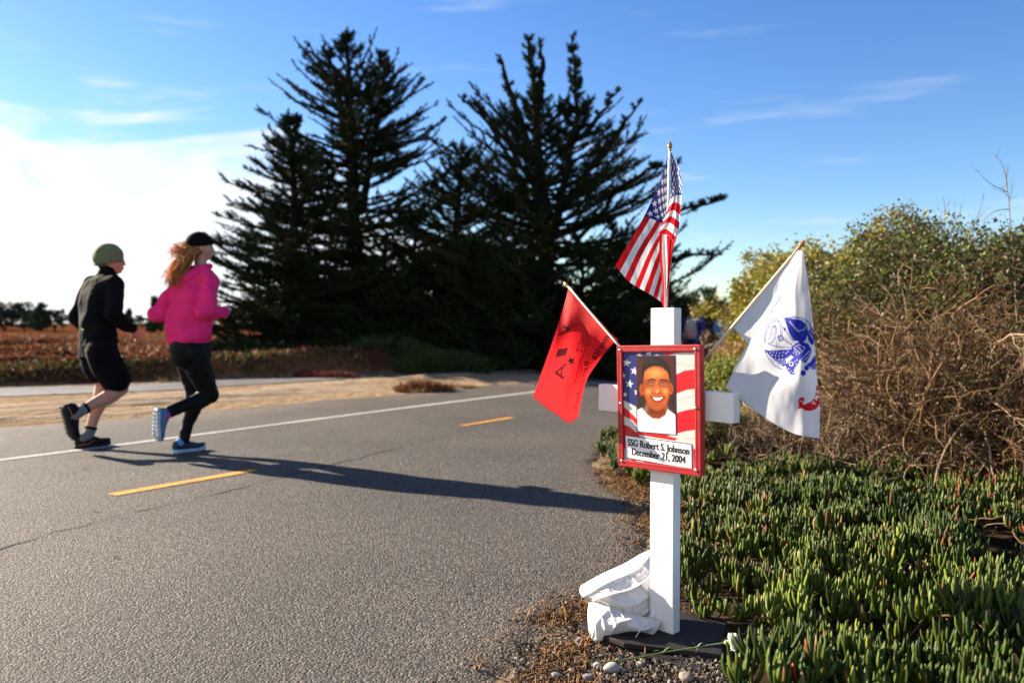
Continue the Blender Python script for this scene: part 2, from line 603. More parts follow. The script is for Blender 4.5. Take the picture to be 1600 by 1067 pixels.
def asph_col(x, y):
    # gradually darker towards the left, worn paler strip in the wheel path, sand at the edges
    t = (0.80 + 0.42 * fbm(x * 0.6 + 4, y * 0.6, 4)) * (1 - .14 * sstep(-.3, -2.6, x - y * .35 + .2))
    wl_ = np.abs((x + 2.26) * 0.909 - (y - 3.5) * 0.417)
    t = t * (1 - 0.10 * sstep(0.15, 0.0, wl_))
    pl_ = np.array([[p.x, p.y] for p in PL]); lx_ = x - np.interp(y, pl_[:, 1], pl_[:, 0])
    blown = sstep(1.6, 0.0, lx_ + (fbm(x * 2.2, y * 2.2, 4) - .5) * 1.8)
    edge = sstep(0.35, 0.0, edge_x(y) - x + (fbm(x * 5, y * 5, 3) - 0.5) * 0.25)
    c = t[..., None] * np.array([1.0, 0.97, 0.94])
    c = c + edge[..., None] * (np.array([1.45, 1.15, 0.85]) - c) * 0.6
    c = c + blown[..., None] * (np.array([1.9, 1.55, 1.15]) - c) * 0.55
    return c


# resample both borders on common y rows to keep the sheet regular
def asphalt_sheet():
    pl = np.array([[p.x, p.y] for p in PL])
    ys = np.concatenate([np.linspace(-3, 7, 160), np.linspace(7.1, 30, 150), np.linspace(31, 60, 20)])
    xl = np.interp(ys, pl[:, 1], pl[:, 0])
    # before the first row the left border is far outside the frame
    xr = np.array([float(edge_x(y)) for y in ys])
    xr = xr + (fbm(ys * 9, ys * 0 + 3, 4) - 0.5) * 0.14
    xl = xl + (fbm(ys * 4, ys * 0 + 8, 4) - 0.5) * 0.25
    w = np.linspace(0, 1, 90)
    Xs = xl[:, None] + (xr - xl)[:, None] * w
    Ys = np.broadcast_to(ys[:, None], Xs.shape)
    Zs = terrain(Xs, Ys) + 0.004
    Zs[:, -1] -= 0.03; Zs[:, 0] -= 0.02
    o = mesh('asphalt_path', np.stack([Xs, Ys, Zs], -1).reshape(-1, 3), grid_faces(*Xs.shape)[:, ::-1], M_ASPH,
             col=asph_col(Xs, Ys).reshape(-1, 3))
    tag(o, kind='structure')


asphalt_sheet()


def along(pxs, half, ext0=None, ext1=None, n=90):
    """polyline of ground points through pixels -> left/right borders"""
    pts = [G(*p) for p in pxs]
    if ext0: pts = [pts[0] + (pts[0] - pts[1]).normalized() * ext0] + pts
    if ext1: pts = pts + [pts[-1] + (pts[-1] - pts[-2]).normalized() * ext1]
    a = np.array([[p.x, p.y] for p in pts])
    s = np.concatenate([[0], np.cumsum(np.linalg.norm(np.diff(a, axis=0), axis=1))])
    t = np.linspace(0, s[-1], n)
    q = np.stack([np.interp(t, s, a[:, 0]), np.interp(t, s, a[:, 1])], -1)
    d = nrm(np.gradient(q, axis=0)); nn = np.stack([-d[:, 1], d[:, 0]], -1)
    return q + nn * half, q - nn * half


def paint_mat(name, c):
    m = asphalt_mat(name, tuple(np.array(c) * 0.72), tuple(np.minimum(np.array(c) * 1.1, 0.9)), agg=125, strength=0.7)
    N, L = m.node_tree.nodes, m.node_tree.links
    b = N['Principled BSDF']
    tcn = N.new('ShaderNodeTexCoord')
    n = N.new('ShaderNodeTexNoise'); n.inputs['Scale'].default_value = 90; n.inputs['Detail'].default_value = 6
    n.inputs['Roughness'].default_value = 0.8
    L.new(tcn.outputs['Object'], n.inputs['Vector'])
    r = N.new('ShaderNodeMapRange'); r.inputs['From Min'].default_value = 0.40; r.inputs['From Max'].default_value = 0.46
    L.new(n.outputs[0], r.inputs['Value']); L.new(r.outputs[0], b.inputs['Alpha'])
    return m


M_WHITE_P = paint_mat('worn_white_paint', (0.62, 0.60, 0.55))
M_YEL_P = paint_mat('worn_yellow_paint', (0.80, 0.36, 0.035))
a_, b_ = along([(0, 720), (180, 697), (500, 655), (640, 637), (835, 613), (949, 598)], 0.042, 2.5, 7.0)
strip('white_edge_line', b_, a_, M_WHITE_P, 0.008, nl=160, nw=4, rough_edge=0.012)
a_, b_ = along([(175, 774.5), (398, 735.5)], 0.045, n=40)
o = strip('yellow_centre_dash', b_, a_, M_YEL_P, 0.008, nl=60, nw=4, rough_edge=0.014)
a_, b_ = along([(722, 666), (800, 653)], 0.045, n=40)
strip('yellow_centre_dash', b_, a_, M_YEL_P, 0.008, nl=60, nw=4, rough_edge=0.014)

# long paving joint crack: a thin ragged dark groove, real geometry lying in the surface
M_CRACK = mat('crack_tar', (0.012, 0.011, 0.010), 0.9, bump=0.5, bscale=200)
cr = Bag()
pts = [(0, 860), (110, 827), (230, 797), (330, 775), (400, 757), (450, 744), (560, 716), (700, 682), (800, 660), (830, 651)]
g = np.array([[*G(*p).xy] for p in pts])
g = np.concatenate([[g[0] + (g[0] - g[1]) * 1.5], g])
s = np.concatenate([[0], np.cumsum(np.linalg.norm(np.diff(g, axis=0), axis=1))])
t = np.linspace(0, s[-1], 700)
q = np.stack([np.interp(t, s, g[:, 0]), np.interp(t, s, g[:, 1])], -1)
q += (np.stack([fbm(t * 6, t * 0 + 1, 5), fbm(t * 6, t * 0 + 5, 5)], -1) - 0.5) * 0.07
d = nrm(np.gradient(q, axis=0)); nn = np.stack([-d[:, 1], d[:, 0]], -1)
wd = 0.010 * np.clip(fbm(t * 5, t * 0 + 12, 4) * 2.6 - 0.66, 0.05, 1.4) * np.clip(1.25 - t / s[-1], 0.1, 1)
V = np.stack([np.c_[q + nn * wd[:, None], np.full(len(q), 0.0)], np.c_[q - nn * wd[:, None], np.full(len(q), 0.0)]], 1)
V[..., 2] = terrain(V[..., 0], V[..., 1]) + 0.0065
tag(mesh('paving_crack', V.reshape(-1, 3), grid_faces(len(q), 2), M_CRACK, smooth=False), kind='structure')

# grey side path on the far side of the sand
top = [G(*p) for p in [(-260, 612), (0, 606), (152, 603), (293, 597), (345, 593), (489, 590), (575, 586), (700, 580)]]
bot = [G(*p) for p in [(-260, 626), (0, 619), (152, 613), (293, 608), (345, 603), (489, 595), (575, 589), (700, 582)]]
M_SIDE = asphalt_mat('weathered_asphalt', (0.07, 0.070, 0.071), (0.19, 0.19, 0.19), agg=120, strength=0.5)
strip('side_path', [(p.x, p.y) for p in top], [(p.x, p.y) for p in bot], M_SIDE, -0.002, nl=140, nw=12, rough_edge=0.35)

# low sand ridges between the paths (tyre tracks)
M_SAND = mat('loose_sand', (0.32, 0.235, 0.15), 0.95, var=0.3, vscale=5, bump=1, bscale=35, bdist=0.02, spec=0.1)
sb = Bag()
for (p0, p1, w_, h_) in [((-60, 642), (420, 622), .16, .035), ((-60, 655), (300, 641), .14, .03), ((0, 630), (600, 607), .2, .04),
                         ((200, 617), (720, 598), .25, .035), ((420, 606), (900, 580), .3, .035)]:
    A = G(*p0); B = G(*p1)
    n = 90
    tt = np.linspace(0, 1, n)
    base = np.array(A)[None] * (1 - tt[:, None]) + np.array(B)[None] * tt[:, None]
    dd = nrm(np.array(B) - np.array(A)); pp = np.array([-dd[1], dd[0], 0])
    ww = np.linspace(-1, 1, 7)
    wob = (fbm(base[:, 0] * 1.2, base[:, 1] * 1.2, 3) - 0.5) * 0.5
    V = base[:, None] + pp * (ww[None, :, None] * w_ + wob[:, None, None])
    hgt = (1 - ww[None] ** 2) * h_ * (0.2 + 1.3 * fbm(base[:, 0] * 2 + 5, base[:, 1] * 2, 3))[:, None] * np.sin(tt * math.pi)[:, None] ** .3
    V[..., 2] = terrain(V[..., 0], V[..., 1]) - 0.012 + hgt
    sb.add(V.reshape(-1, 3), grid_faces(n, 7))
tag(sb.build('sand_ridges', M_SAND), kind='structure')
# ================================================================== cypress trees
M_BARK = mat('cypress_bark', (0.016, 0.013, 0.010), 1.0, spec=.05, var=0.3, vscale=6, bump=1, bscale=20, bdist=0.02)
M_CYP = mat('cypress_foliage', (0.022, 0.030, 0.012), 0.9, var=0.35, vscale=1.2, attr=True, spec=0.05)


def spikes(base, dirs, L, wdt, jitter=0.0):
    """N narrow triangles, random roll"""
    n = len(base)
    r = nrm(rng.normal(size=(n, 3)))
    side = nrm(np.cross(dirs, r))
    L = np.broadcast_to(L, (n,))[:, None]; wdt = np.broadcast_to(wdt, (n,))[:, None]
    V = np.stack([base - side * wdt, base + side * wdt, base + dirs * L], 1).reshape(-1, 3)
    T = np.arange(n * 3).reshape(-1, 3)
    return V, T


def clothe(pts, per_m, slen, swid, open_=0.7, skip=0.0):
    """short needle sprays all along polylines pts (N,M,3)"""
    N, M, _ = pts.shape
    seg = pts[:, 1:] - pts[:, :-1]
    ln = np.linalg.norm(seg, axis=2)
    tot = ln.sum(1)
    cnt = np.maximum((tot * per_m).astype(int), 2)
    idx = np.repeat(np.arange(N), cnt)
    u = skip + (1 - skip) * rng.random(len(idx))
    f = u * (M - 1); i0 = np.minimum(f.astype(int), M - 2); fr = (f - i0)[:, None]
    base = pts[idx, i0] * (1 - fr) + pts[idx, i0 + 1] * fr
    d = nrm(seg[idx, i0])
    dirs = nrm(d + rng.normal(size=base.shape) * open_)
    taper = 1 - 0.72 * u ** 1.5
    return base, dirs, slen * (0.6 + 0.8 * rng.random(len(idx))) * taper, np.full(len(idx), swid) * (0.6 + 0.8 * rng.random(len(idx)))


def cypress(name, label, leaders, nbr, env, elevf, y0min, seedv, dens=95, trunk_r=0.22, sub=9, group=None, back=1.0):
    """leaders: list of pixel polylines + depth. env(h01)-> branch length m, elevf(h01)-> angle"""
    base = leaders[0][0]
    b = P(base[0], base[1], base[2]); b.z = float(terrain(b.x, b.y)) - 0.05
    t = empty(name, b, label, 'tree', group)
    wood = Bag()
    arms = []; subs = []
    for li, ld in enumerate(leaders):
        pts = np.array([list(P(p[0], p[1], p[2])) for p in ld])
        if li == 0: pts[0, 2] = b.z
        s = np.linspace(0, 1, len(pts)); tt = np.linspace(0, 1, 26)
        ln = np.stack([np.interp(tt, s, pts[:, k]) for k in range(3)], -1)
        ln[1:-1] += (np.stack([fbm(tt[1:-1] * 5, tt[1:-1] * 0 + seedv + li + k, 3) for k in range(3)], -1) - .5) * np.array([.25, .25, 0])
        hz = ln[:, 2]
        R0 = trunk_r * (1.0 if li == 0 else (0.38 if not isinstance(nbr[li], tuple) else 0.16))
        V, Q, _ = tubes(ln, R0 * (1 - tt) ** 0.8 + 0.02, 8)
        wood.add(V, Q)
        arms.append(np.stack([np.interp(np.linspace(.12, 1, 26), tt, ln[:, k]) for k in range(3)], -1)[None])
        n = nbr[li]; lsc = 1.0
        if isinstance(n, tuple): n, lsc = n
        H = ln[-1, 2]
        u = rng.random(n) ** 1.10
        u = np.clip(u, 0.02 if li == 0 else 0.05, 0.985)
        ctr = np.stack([np.interp(u, tt, ln[:, k]) for k in range(3)], -1)
        h = ctr[:, 2] / H
        phi = rng.random(n) * 2 * math.pi
        # more branches seen in profile
        phi = phi - 0.22 * np.sin(2 * phi)
        L = env(h) * (0.62 + 0.5 * rng.random(n)) * (1.0 if li == 0 else 0.8) * lsc
        e = elevf(h) + rng.normal(size=n) * 0.13
        M = 12
        w = np.linspace(0, 1, M)
        # branch goes out then sweeps up at its end
        ang = e[:, None] + (w[None] - 0.45) * (0.35 + 0.5 * (1 - h))[:, None] * rng.uniform(0.2, 1.1, n)[:, None]
        dph = phi[:, None] + (w[None] ** 1.5) * rng.normal(size=n)[:, None] * 0.25
        stp = L[:, None] / (M - 1)
        dx = np.cos(dph) * np.cos(ang) * stp; dy = np.sin(dph) * np.cos(ang) * stp * back; dz = np.sin(ang) * stp
        pp = np.stack([dx, dy, dz], -1)
        pp = pp + rng.normal(size=pp.shape) * 0.035 * stp[..., None] * 2
        br = ctr[:, None] + np.concatenate([np.zeros((n, 1, 3)), np.cumsum(pp, 1)[:, :-1]], 1)
        gz = terrain(br[..., 0], br[..., 1]) + 0.12
        br[..., 2] = np.maximum(br[..., 2], gz + 0.15 * rng.random(n)[:, None])
        arms.append(br)
        rr = (0.012 + 0.012 * L)[:, None] * (1 - w[None] * 0.85)
        V, Q, _ = tubes(br, rr, 5); wood.add(V, Q)
        # side sprays
        ns = sub
        us = 0.22 + 0.74 * rng.random((n, ns))
        f = us * (M - 1); i0 = np.minimum(f.astype(int), M - 2); fr = (f - i0)[..., None]
        ii = np.arange(n)[:, None]
        sbp = br[ii, i0] * (1 - fr) + br[ii, i0 + 1] * fr
        dd = nrm(br[ii, np.minimum(i0 + 1, M - 1)] - br[ii, i0])
        side = nrm(np.cross(dd, np.array([0, 0, 1.0])))
        sg = rng.choice([-1, 1], size=(n, ns))[..., None]
        sd_ = nrm(dd * 0.9 + side * sg * rng.uniform(.3, .9, (n, ns, 1)) + np.array([0, 0, 1.0]) * rng.uniform(-0.15, 0.35, (n, ns, 1)))
        sl = (L[:, None] * (0.36 - .14 * sstep(.4, .7, h))[:, None] * (1.15 - us) + 0.12) * rng.uniform(0.6, 1.2, (n, ns))
        Ms = 5; ws = np.linspace(0, 1, Ms)
        sp = sbp[..., None, :] + sd_[..., None, :] * (sl[..., None, None] * ws[:, None])
        sp[..., 2] += (sl[..., None] * 0.18) * ws ** 2
        kp_ = rng.random((n, ns)) > .50 * sstep(.5, .75, h)[:, None]
        sp = sp[kp_]
        subs.append(sp)
    fol = Bag()
    for br in arms:
        a, d, l, w_ = clothe(br, dens * 1.25, 0.125, 0.015, 0.60, 0.12)
        V, T = spikes(a, d, l, w_)
        c = np.repeat(0.6 + 0.9 * rng.random((len(a), 1)), 3, 0) * np.array([1, 1, 1])
        fol.add(V, T=T, C=c)
    for sp in subs:
        a, d, l, w_ = clothe(sp, dens, 0.12, 0.015, 0.6)
        V, T = spikes(a, d, l, w_)
        tone = np.repeat(0.6 + 0.9 * rng.random((len(a), 1)), 3, 0)
        c = tone * np.array([1, 1, 1])
        fol.add(V, T=T, C=c)
    wood.build('trunk', M_BARK, t)
    fol.build('crown', M_CYP, t, smooth=False)
    return t


PXM = lambda d: d / FPX
dA = 19.5; dB = 19.0; dC = 18.2; dD = 21.5


def envA(h):
    return np.interp(h, [0, .12, .3, .5, .7, .82, .89, .94, 1.0], [2.6, 2.7, 2.7, 2.5, 2.1, 1.6, .95, .30, .12])


def envB(h):
    return np.interp(h, [0, .12, .3, .45, .6, .68, .74, .80, .9, 1.0], [3.4, 4.0, 4.2, 3.9, 2.9, 1.9, .8, .30, .20, .10])


def envC(h):
    return np.interp(h, [0, .15, .4, .7, .9, 1.0], [2.3, 2.3, 1.9, 1.1, .55, .2])


def elA(h):
    return np.interp(h, [0, .15, .4, .7, .9, 1.0], [-.05, .04, .16, .38, .65, .9])


def elB(h):
    return np.interp(h, [0, .15, .35, .6, .8, 1.0], [-.05, .06, .26, .58, .72, .95])


TG = 'dark cypress trees beyond the path'


def sk(px, d, top):
    return [(px, 582, d), (px + 4, 540, d), (px, 480, d), (px, top, d)]


cypress('cypress_tree', 'tall dark cypress in the middle left with its pointed top highest of the left clump',
        [[(562, 580, dA), (556, 400, dA), (548, 200, dA), (545, 57, dA)],
         [(566, 330, dA), (583, 220, dA + .2), (592, 150, dA + .2), (600, 86, dA + .3)],
         [(552, 270, dA), (530, 150, dA), (518, 105, dA), (506, 70, dA)],
         sk(520, dA - .6, 400), sk(600, dA - .8, 380), sk(648, dA - .2, 330)],
        [225, 95, 14, 85, 90, 110], lambda h: envA(h) * 1.10, elA, 0, 1.0, dens=105, group=TG)
cypress('cypress_tree', 'widest dark cypress with several bare-looking spires and long upswept arms behind the flags',
        [[(862, 580, dB), (850, 400, dB), (838, 240, dB), (828, 58, dB)],
         [(868, 370, dB), (888, 260, dB), (900, 170, dB), (897, 54, dB)],
         [(838, 250, dB - .2), (812, 175, dB - .3), (790, 125, dB - .3), (774, 85, dB - .3)],
         [(838, 170, dB), (844, 130, dB), (846, 95, dB), (842, 68, dB)],
         [(838, 330, dB), (795, 240, dB - .3), (755, 180, dB - .4), (716, 149, dB - .5)],
         [(835, 300, dB), (790, 205, dB + .2), (745, 165, dB + .3), (722, 158, dB + .3)],
         [(880, 330, dB), (930, 250, dB - .2), (968, 205, dB - .3), (996, 158, dB - .4)],
         [(880, 250, dB), (920, 200, dB), (950, 165, dB), (968, 142, dB)],
         [(900, 380, dB), (960, 300, dB - .3), (1010, 265, dB - .5), (1062, 255, dB - .5)],
         [(930, 430, dB), (1010, 365, dB - .2), (1075, 325, dB - .5), (1130, 312, dB - .5)],
         [(930, 470, dB), (1020, 420, dB), (1080, 398, dB), (1128, 398, dB)],
         sk(790, dB - .8, 400), sk(905, dB - .8, 370), sk(955, dB - .3, 340), sk(850, dB + 1.0, 330)],
        [190, 95, 18, 6, (16, .28), (14, .22), (16, .25), (12, .25), (18, .28), (26, .32), (26, .30), 80, 80, 85, 70], lambda h: envB(h) * .92, elB, 0, 2.0, dens=105, trunk_r=0.24, group=TG)
cypress('cypress_tree', 'small dark cypress at the left edge of the clump, beside the running woman',
        [[(462, 582, dC), (460, 400, dC), (457, 300, dC), (455, 190, dC)], sk(415, dC + .2, 420), sk(470, dC - .3, 400)],
        [190, 85, 80], lambda h: envC(h) * 1.12, elA, 0, 3.0, dens=105, trunk_r=0.15, group=TG)
cypress('cypress_tree', 'shorter cypress filling the gap between the two tall ones',
        [[(712, 576, dD), (712, 440, dD), (714, 330, dD), (716, 235, dD)], sk(680, dD - 1.5, 400), sk(740, dD - 1.8, 390)],
        [230, 110, 110], lambda h: envC(h) * 1.5, elA, 0, 4.0, dens=100, trunk_r=0.18, group=TG)
cypress('cypress_tree', 'low drooping cypress at the right end of the clump above the far walkers',
        [[(985, 580, 21.5), (990, 520, 21.5), (1000, 450, 21.5), (1004, 395, 21.5)], sk(1030, 22, 450), sk(960, 21, 430)],
        [120, 60, 70], lambda h: envC(h) * 1.05, elA, 0, 5.0, dens=90, trunk_r=0.14, group=TG)

# ================================================================== far trees on the skyline
M_FAR = mat('far_tree_foliage', (0.040, 0.055, 0.030), 0.9, var=0.3, vscale=0.5, spec=0.1, attr=True)


def far_tree(px, base_py, top_py, wpx, dist, label, shape='round', n=900, group=None):
    b = P(px, base_py, dist); b.z = float(terrain(b.x, b.y))
    t = empty('far_tree', b, label, 'tree', group)
    H = P(px, top_py, dist).z - b.z
    Wd = wpx * dist / FPX
    k = 26
    c = rng.normal(size=(k, 3)) * np.array([.27, .2, .19]) + np.array([0, 0, .60])
    if shape == 'flat':
        c = rng.normal(size=(k, 3)) * np.array([.36, .2, .08]) + np.array([0, 0, .74])
    if shape == 'cone':
        hz = rng.random(k) ** 1.3
        c = np.stack([rng.normal(size=k) * .26 * (1 - hz), rng.normal(size=k) * .2 * (1 - hz), .1 + .8 * hz], -1)
    c[:, 2] = np.clip(c[:, 2], 0.10, 0.92)
    i = rng.integers(0, k, n)
    rr = rng.uniform(.08, .17, k)[i][:, None]
    off = nrm(rng.normal(size=(n, 3))) * rr * rng.random((n, 1)) ** .4
    p = (c[i] + off)
    p = p * np.array([Wd, Wd, H])
    p = p + np.array(b)
    s_ = H * 0.075
    V, T = spikes(p, nrm(rng.normal(size=(n, 3)) + np.array([0, 0, .7])), s_ * rng.uniform(.6, 1.8, n), s_ * .45)
    fb = Bag(); fb.add(V, T=T, C=np.repeat(rng.uniform(.6, 1.4, (n, 1)), 3, 0) * np.ones(3))
    tr = Bag()
    z = np.linspace(0, 1, 6)
    for q in range(3):
        e = c[q] * np.array([Wd, Wd, H])
        pts = np.array(b)[None] + e[None] * np.stack([z ** 1.5, z ** 1.5, z], -1)
        V2, Q2, _ = tubes(pts, H * 0.025 * (1.2 - z), 6); tr.add(V2, Q2)
    tr.build('trunk', M_BARK, t)
    fb.build('crown', M_FAR, t, smooth=False)


FG = 'trees on the far skyline'
fl = [(8, 503, 474, 80, 95, 'broad dark tree cut by the left edge of the skyline', 'round', 2200),
      (-40, 503, 470, 90, 95, 'dark tree at the far left end of the skyline', 'round', 2000),
      (38, 503, 477, 60, 100, 'low dark tree between two broader skyline trees', 'round', 1600),
      (66, 503, 467, 60, 90, 'bushy dark tree rising highest left of the man in black', 'cone', 2400),
      (86, 503, 484, 26, 90, 'small sloping shrub tree at the end of the left skyline clump', 'round', 1200),
      (103, 503, 490, 30, 230, 'pale distant tree just left of the man in black', 'round', 900),
      (201, 503, 480, 26, 110, 'small round tree on the skyline right beside the man in black', 'cone', 1600),
      (222, 503, 491, 28, 150, 'lowest tree between the two runners on the skyline', 'round', 1200),
      (243, 503, 462, 34, 85, 'pointed tree just behind the left elbow of the woman in pink', 'cone', 2000),
      (355, 503, 478, 60, 90, 'distant tree seen past the front of the woman in pink', 'round', 1600),
      (1120, 505, 462, 60, 60, 'olive tree on the skyline between the cypress and the green shrub', 'round', 2400),
      (1075, 505, 452, 70, 66, 'dark distant tree behind the purple shirted walker', 'round', 2400),
      (1585, 505, 385, 90, 26, 'dark green tree showing above the bare bush at the right edge', 'round', 3200),
      (1680, 505, 390, 110, 26, 'dark tree standing past the right edge of the bush', 'round', 2500)]
for a in fl:
    far_tree(*a[:5], a[5], a[6], a[7], FG)
# ================================================================== field cover and ice plant
M_FIELD = mat('field_succulents', (1, 1, 1), 0.7, var=0.15, vscale=3, attr=True, spec=0.3, trans=0.25)


def leaf_tris(base, L, wdt, lean):
    n = len(base)
    d = nrm(np.concatenate([rng.normal(size=(n, 2)) * lean, np.ones((n, 1))], 1))
    return spikes(base, d, L, wdt)


nf = 150000
d_ = 10.5 * np.exp(rng.random(nf) * math.log(60 / 10.5))
pxr = rng.uniform(-140, 700, nf)
x_ = (pxr - 800) / FPX * d_
k = field_dist(x_, d_)
keep = (k > 0.1 + 0.5 * fbm(x_ * 1.3, d_ * 1.3, 3)) & (x_ < -2.0 + (d_ - 15) * .3 + rng.normal(size=nf) * .8)
x_, d_ = x_[keep], d_[keep]; k = k[keep]
cl = fbm(x_ * 0.8 + 3, d_ * 1.6, 4)
keep = rng.random(len(x_)) < sstep(0.32, 0.55, cl) + 0.12
x_, d_, k = x_[keep], d_[keep], k[keep]
z_ = terrain(x_, d_)
n_ = len(x_)
zone = fbm(x_ * 0.35 + 20, d_ * 1.1 + 3, 4) + rng.normal(size=n_) * 0.05
band = k + (zone - .5) * 2
C = np.zeros((n_, 3))
pal = np.array([[.22, .085, .03], [.22, .035, .025], [.075, .085, .016], [.06, .03, .018], [.28, .14, .05]])
wsel = np.where(band < 1.3, 2, np.where((band < 3.4), 1, 0))
C[:] = pal[wsel]
rr = rng.random(n_)
C[rr < .22] = pal[3]; C[(rr > .22) & (rr < .34)] = pal[4]; C[(rr > .34) & (rr < .45)] = pal[1]
C *= rng.uniform(.5, 1.35, (n_, 1))
V, T = leaf_tris(np.stack([x_, d_, z_ - 0.01], -1), (0.035 + 0.0022 * d_) * rng.uniform(.6, 1.7, n_), 0.010 + 0.0009 * d_, 0.8)
tag(mesh('field_ground_cover', V, T, M_FIELD, smooth=False, col=np.repeat(C, 3, 0)),
    'red, orange and olive succulent ground cover over the flat field behind the runners', 'ground cover', kind='stuff')

# dry grass and low weeds on the verge below the trees
nb = 26000
vx = rng.uniform(-9, 5.0, nb); vy = rng.uniform(12.5, 20, nb)
fdv = field_dist(vx, vy)
kk = (fdv > -0.2) & (fbm(vx * 1.1, vy * 1.7, 4) > 0.50) & (vx > -6.5)
vx, vy = vx[kk], vy[kk]
Cv = np.where(rng.random((len(vx), 1)) < .3, np.array([[.10, .13, .03]]), np.array([[.30, .19, .09]])) * rng.uniform(.4, 1.1, (len(vx), 1))
V, T = leaf_tris(np.stack([vx, vy, terrain(vx, vy) - .01], -1), rng.uniform(.05, .14, len(vx)), .010, .6)
tag(mesh('dry_grass', V, T, M_FIELD, smooth=False, col=np.repeat(Cv, 3, 0)),
    'sparse dry straw grass and weeds in front of the dark cypress clump', 'grass', kind='stuff')


def tuft(px, py, r, h, c, n, name, label, cat, red=0.0):
    g0 = G(px, py)
    a = rng.random(n) * 2 * math.pi; q = np.sqrt(rng.random(n)) * r
    x = g0.x + np.cos(a) * q; y = g0.y + np.sin(a) * q * .6
    zb = terrain(x, y) + (1 - (q / r) ** 2) * h * .45 - .01
    base = np.stack([x, y, zb], -1)
    out = nrm(np.stack([np.cos(a) * q / r, np.sin(a) * q / r, np.full(n, .9)], -1) + rng.normal(size=(n, 3)) * .35)
    V, T = spikes(base, out, h * rng.uniform(.35, .8, n), .012)
    C = np.array(c)[None] * rng.uniform(.4, 1.3, (n, 1))
    tag(mesh(name, V, T, M_FIELD, smooth=False, col=np.repeat(C, 3, 0)), label, cat)


tuft(662, 611, .42, .20, (.23, .10, .045), 900, 'dry_tuft', 'round rusty brown dead weed on the sand left of the red flag', 'weed')
tuft(712, 606, .35, .08, (.25, .13, .06), 400, 'dry_tuft', 'flat brown weed patch just right of the rusty round one', 'weed')
tuft(492, 577, .38, .13, (.16, .03, .025), 900, 'red_ice_plant', 'low bright red mound of ice plant left of the cypress trunks', 'plant')
tuft(527, 570, .40, .14, (.15, .035, .025), 600, 'red_ice_plant', 'thin strip of red ice plant directly at the foot of the cypress', 'plant')
tuft(447, 569, .40, .40, (.17, .03, .03), 500, 'red_ice_plant', 'small upright red ice plant clump nearest the woman in pink', 'plant')
tuft(690, 574, .95, .50, (.05, .08, .015), 1500, 'green_weed_clump', 'bright green leafy clump under the middle cypress', 'plant')
tuft(760, 578, .8, .35, (.04, .065, .012), 1100, 'green_weed_clump', 'darker green leafy clump under the widest cypress', 'plant')
tuft(610, 574, .8, .35, (.07, .09, .03), 1000, 'green_weed_clump', 'dull green clump at the trunk of the tall left cypress', 'plant')

# ------------------------------------------------------------------ ice plant, finger leaves
M_ICE = mat('ice_plant_leaf', (1, 1, 1), 0.5, var=0.15, vscale=25, attr=True, spec=0.22, bump=0.2, bscale=60, bdist=0.001, trans=0.15)


def finger_template(nr=5):
    """one curved finger leaf pointing up, three-sided, unit length; returns V(ring*3+1), faces"""
    rings = []
    prof = [0.6, 0.95, 1.0, 0.82, 0.42]
    for i in range(nr):
        u = (0, .25, .5, .75, .93)[i]
        for j in range(3):
            a = j * 2 * math.pi / 3 + math.pi / 2
            rings.append((math.cos(a) * prof[i], math.sin(a) * prof[i], u))
    rings.append((0, 0, 1.0))
    V = np.array(rings)
    Q = []
    for i in range(nr - 1):
        for j in range(3):
            Q.append((i * 3 + j, i * 3 + (j + 1) % 3, (i + 1) * 3 + (j + 1) % 3, (i + 1) * 3 + j))
    T = [((nr - 1) * 3 + j, (nr - 1) * 3 + (j + 1) % 3, nr * 3) for j in range(3)]
    return V, np.array(Q), np.array(T)


FV, FQ, FT = finger_template()


def ice_leaves(base, az0, lean, L, R, colr, tip, curl):
    """vectorised finger leaves. base (N,3)"""
    n = len(base)
    u = FV[:, 2]
    # centreline: leans outwards then curls up (curl<0) along azimuth az0
    ang = lean[:, None] + curl[:, None] * u[None]
    du = np.diff(np.concatenate([[0], np.unique(u)]))
    uu = np.unique(u)
    a2 = lean[:, None] + curl[:, None] * uu[None]
    cx = np.concatenate([np.zeros((n, 1)), np.cumsum(np.sin(a2[:, 1:]) * np.diff(uu)[None], 1)], 1) * L[:, None]
    cz = np.concatenate([np.zeros((n, 1)), np.cumsum(np.cos(a2[:, 1:]) * np.diff(uu)[None], 1)], 1) * L[:, None]
    ri = np.searchsorted(uu, u)
    CX = cx[:, ri]; CZ = cz[:, ri]
    lx = FV[None, :, 0] * R[:, None]; ly = FV[None, :, 1] * R[:, None]
    # local frame: radial plane + tangent
    rx = CX + ly * np.cos(ang); rz = CZ - ly * np.sin(ang)
    ca, sa = np.cos(az0)[:, None], np.sin(az0)[:, None]
    X_ = rx * ca - lx * sa; Y_ = rx * sa + lx * ca
    V = np.stack([X_, Y_, rz], -1) + base[:, None]
    k = np.clip(u, 0, 1)[None, :, None] ** 2.2
    C = colr[:, None] * (1 - k) + tip[:, None] * k
    m = len(FV)
    off = (np.arange(n) * m)[:, None, None]
    return V.reshape(-1, 3), (FQ[None] + off).reshape(-1, 4), (FT[None] + off).reshape(-1, 3), C.reshape(-1, 3)


def canopy(x, y):
    return 0.015 + 0.16 * fbm(x * 3.1 + 7, y * 3.1 + 1, 3)


BOARD_POLY = [(0.17, 2.20), (0.68, 2.02), (0.80, 2.30), (0.66, 2.52), (0.45, 2.66), (0.15, 2.5)]


def inside(px, py, poly):
    r = np.zeros(len(px), bool)
    j = len(poly) - 1
    for i in range(len(poly)):
        xi, yi = poly[i]; xj, yj = poly[j]
        c = ((yi > py) != (yj > py)) & (px < (xj - xi) * (py - yi) / (yj - yi + 1e-12) + xi)
        r ^= c; j = i
    return r


